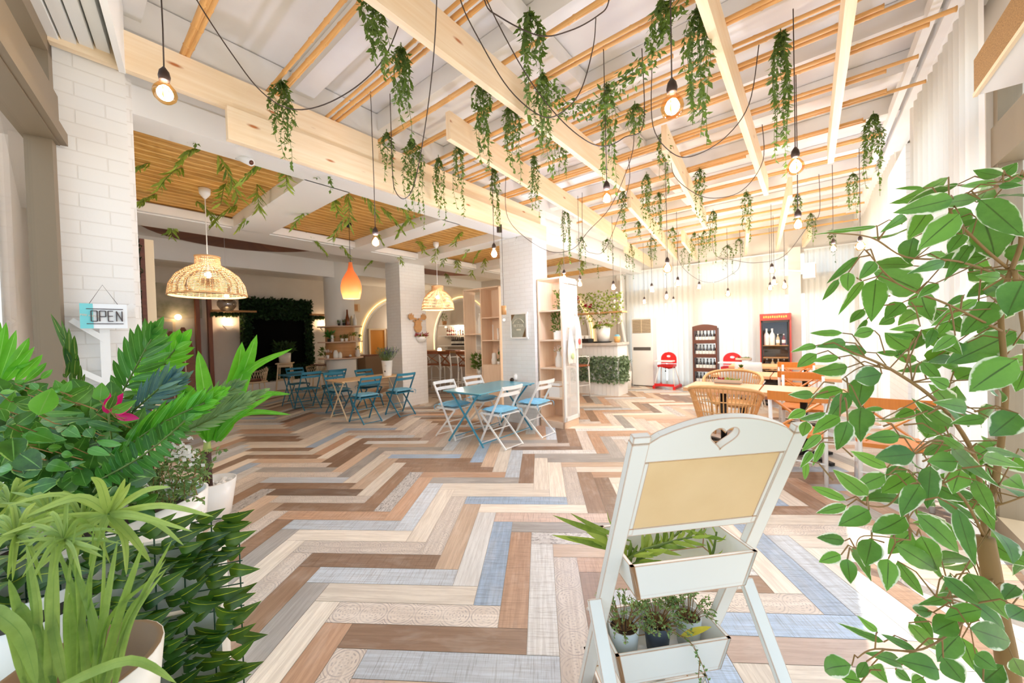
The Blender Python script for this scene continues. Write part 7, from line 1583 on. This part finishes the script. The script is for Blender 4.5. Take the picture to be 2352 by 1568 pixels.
b = MB(); b.lathe([(RP*.985, .001), (RP*.9, .002), (RP*.82, -.05), (0, -.055)], 26, (GC.x-.015, GC.y+.02, GZ+.0)); b.build('rim_and_soil', mat('brown rim', (150, 116, 82), .6), gp_)
b = MB(); b.box((GC.x-.18, GC.y+.02, (GZ-.22)/2), (.6, .3, GZ-.222)); o = b.build('plant_bench', M['slatw'], None); tag(o, 'low white bench under the grass pot, near left corner', 'bench')
# white pots with a dark band behind the grass
for (px, py, Y, R, lab, hh) in ((95, 1330, .86, .115, 'white pot with a dark band behind the grass blades', .2),):
    c = atY(px, py, Y); t = thing('plant_pot', lab, 'plant pot', (c.x, c.y, c.z-hh)); b = MB(); b.lathe([(R*.8, 0), (R, hh), (R*.92, hh), (R*.8, hh*.5), (0, hh*.5)], 26, capb=True); part(b, 'pot', M['ceramic'], t); b = MB(); b.lathe([(R*.955, hh*.74), (R*.985, hh*.88)], 26); b.lathe([(R*.96, hh*.74), (R*.99, hh*.88)], 26); part(b, 'dark_band', M['slate'], t)
    b = MB(); b.cyl((0, 0, -(c.z-hh)), .05, c.z-hh, 12); part(b, 'foot', M['ceramic'], t)
# ---------------------------------------------------------------- yucca palm in a white pot
PP = W(.80, 3.93); yp = thing('palm_plant', 'young palm with a stout stem in a white pot of pebbles', 'potted plant', tuple(PP)); 
b = MB(); b.lathe([(.11, 0), (.13, .02), (.175, .31), (.165, .31), (.15, .25), (0, .25)], 26, capb=True); part(b, 'pot', M['ceramic'], yp)
b = MB(); b.tube([(-.03, 0, .25), (-.03, 0, .4), (-.025, .0, .56)], [.036, .034, .03], 10); part(b, 'trunk', mat('purple brown stem', (66, 40, 36), .7), yp)
c0 = PP+Vector((-.025, 0, .56)); lb = MB(); Yc = c0.y
for q in ((488, 1010, 470, 900, 455, 805, 36, .8), (492, 1010, 535, 905, 556, 785, 46, .95), (492, 1010, 545, 890, 590, 768, 40, .75), (496, 1010, 560, 860, 672, 800, 22, .9), (486, 1010, 430, 900, 415, 905, 40, .7), (495, 1010, 580, 915, 668, 905, 18, .7), (495, 1012, 560, 950, 668, 952, 16, .7), (494, 1012, 540, 960, 640, 898, 16, .8), (488, 1010, 440, 930, 400, 880, 30, .8), (490, 1010, 520, 950, 590, 930, 14, .5)):
    blade(lb, [(q[0], q[1], Yc), (q[2], q[3], Yc-.05), (q[4], q[5], Yc-.1)], q[6], r, q[7])
for o_ in (lb.build('leaves', M['palm'], yp),): pass
b = MB(); b.tube([c0+Vector((0, 0, -.01)), c0+Vector((.01, 0, .1))], [.03, .022], 8); b.build('crown', mat('pale palm heart', (170, 190, 110), .5), yp)
r = random.Random(111)
for i in range(34):
    a = r.uniform(0, 6.28); k = .05+.085*r.random()**.5; rr = r.uniform(.016, .03)
    t = thing('pebble', 'white pebble in the palm pot', 'pebble', (PP.x+math.cos(a)*k, PP.y+math.sin(a)*k, .252), 0, 'white pebbles in the palm pot'); b = MB(); b.ball((0, 0, rr*.7), rr, 8, 6, (1, .85, .7)); part(b, 'stone', M['ceramic'], t)
# ================================================================== light
w = bpy.data.worlds.new('sky'); S.world = w; w.use_nodes = True; nt_ = w.node_tree; bg = nt_.nodes['Background']; bg.inputs[0].default_value = (.66, .83, 1.0, 1); bg.inputs[1].default_value = SKY
sl = bpy.data.lights.new('sun', 'SUN'); sl.energy = SUN; sl.color = (1, .97, .92); sl.angle = .009; so = bpy.data.objects.new('sun', sl); COL.objects.link(so)
el = math.radians(70); sh = (U*(-.2)+V*(-.98)).normalized(); sd_ = sh*math.cos(el)+Vector((0, 0, math.sin(el))); so.rotation_euler = sd_.to_track_quat('Z', 'Y').to_euler(); so.location = (0, 0, 8)
def portal(c, n, sx, sy):
    l = bpy.data.lights.new('portal', 'AREA'); l.shape = 'RECTANGLE'; l.size = sx; l.size_y = sy; l.cycles.is_portal = True; o = bpy.data.objects.new('window_portal', l); COL.objects.link(o); o.location = c; q = n.to_track_quat('-Z', 'Y'); o.rotation_euler = q.to_euler()
portal(W(1.25, TR-.22, 1.65), V, 5.6, 3.1)
portal(W(8.2, TR-.22, 1.65), V, 3.9, 3.1)
portal(W(SF+.25, 1.6, 1.6), -U, 5.2, 3.2)
LN = Vector((-LD.y, LD.x, 0)); portal(LW+LD*2.25-LN*.25+Vector((0, 0, 1.65)), LN, 4.5, 3.1)
def point(p, e, c=(1, .86, .68), r_=.05):
    l = bpy.data.lights.new('lamp_glow', 'POINT'); l.energy = e; l.color = c; l.shadow_soft_size = r_; o = bpy.data.objects.new('lamp_glow', l); COL.objects.link(o); o.location = p
point(L1+Vector((0, 0, .06)), 9, (1, .93, .84)); point(L2+Vector((0, 0, .06)), 9, (1, .93, .84)); point(L3+Vector((0, 0, -.18)), 4, (1, .95, .88)); point(W(10.0, 10.75, 1.75), 22); point(W(9.6, 6.75, 1.9), 14); point(W(8.9, 12.8, 2.0), 16)
cam = bpy.data.cameras.new('camera'); co = bpy.data.objects.new('camera', cam); COL.objects.link(co); S.camera = co
co.matrix_world = Matrix(((RT.x, UP.x, -FW.x, 0), (RT.y, UP.y, -FW.y, 0), (RT.z, UP.z, -FW.z, EYE), (0, 0, 0, 1)))
cam.sensor_width = 36; cam.lens = 36*F/2352; cam.clip_start = .02; cam.clip_end = 200
cam.dof.use_dof = True; cam.dof.focus_distance = 1.15; cam.dof.aperture_fstop = 4.5
vs_ = S.view_settings; vs_.view_transform = 'Standard'; vs_.look = 'None'; vs_.exposure = EXPO; vs_.gamma = 1; vs_.use_curve_mapping = False
S.cycles.use_denoising = True; S.cycles.max_bounces = 12; S.cycles.diffuse_bounces = 6; S.cycles.transparent_max_bounces = 24; S.cycles.sample_clamp_indirect = 8; S.cycles.caustics_reflective = False; S.cycles.caustics_refractive = False
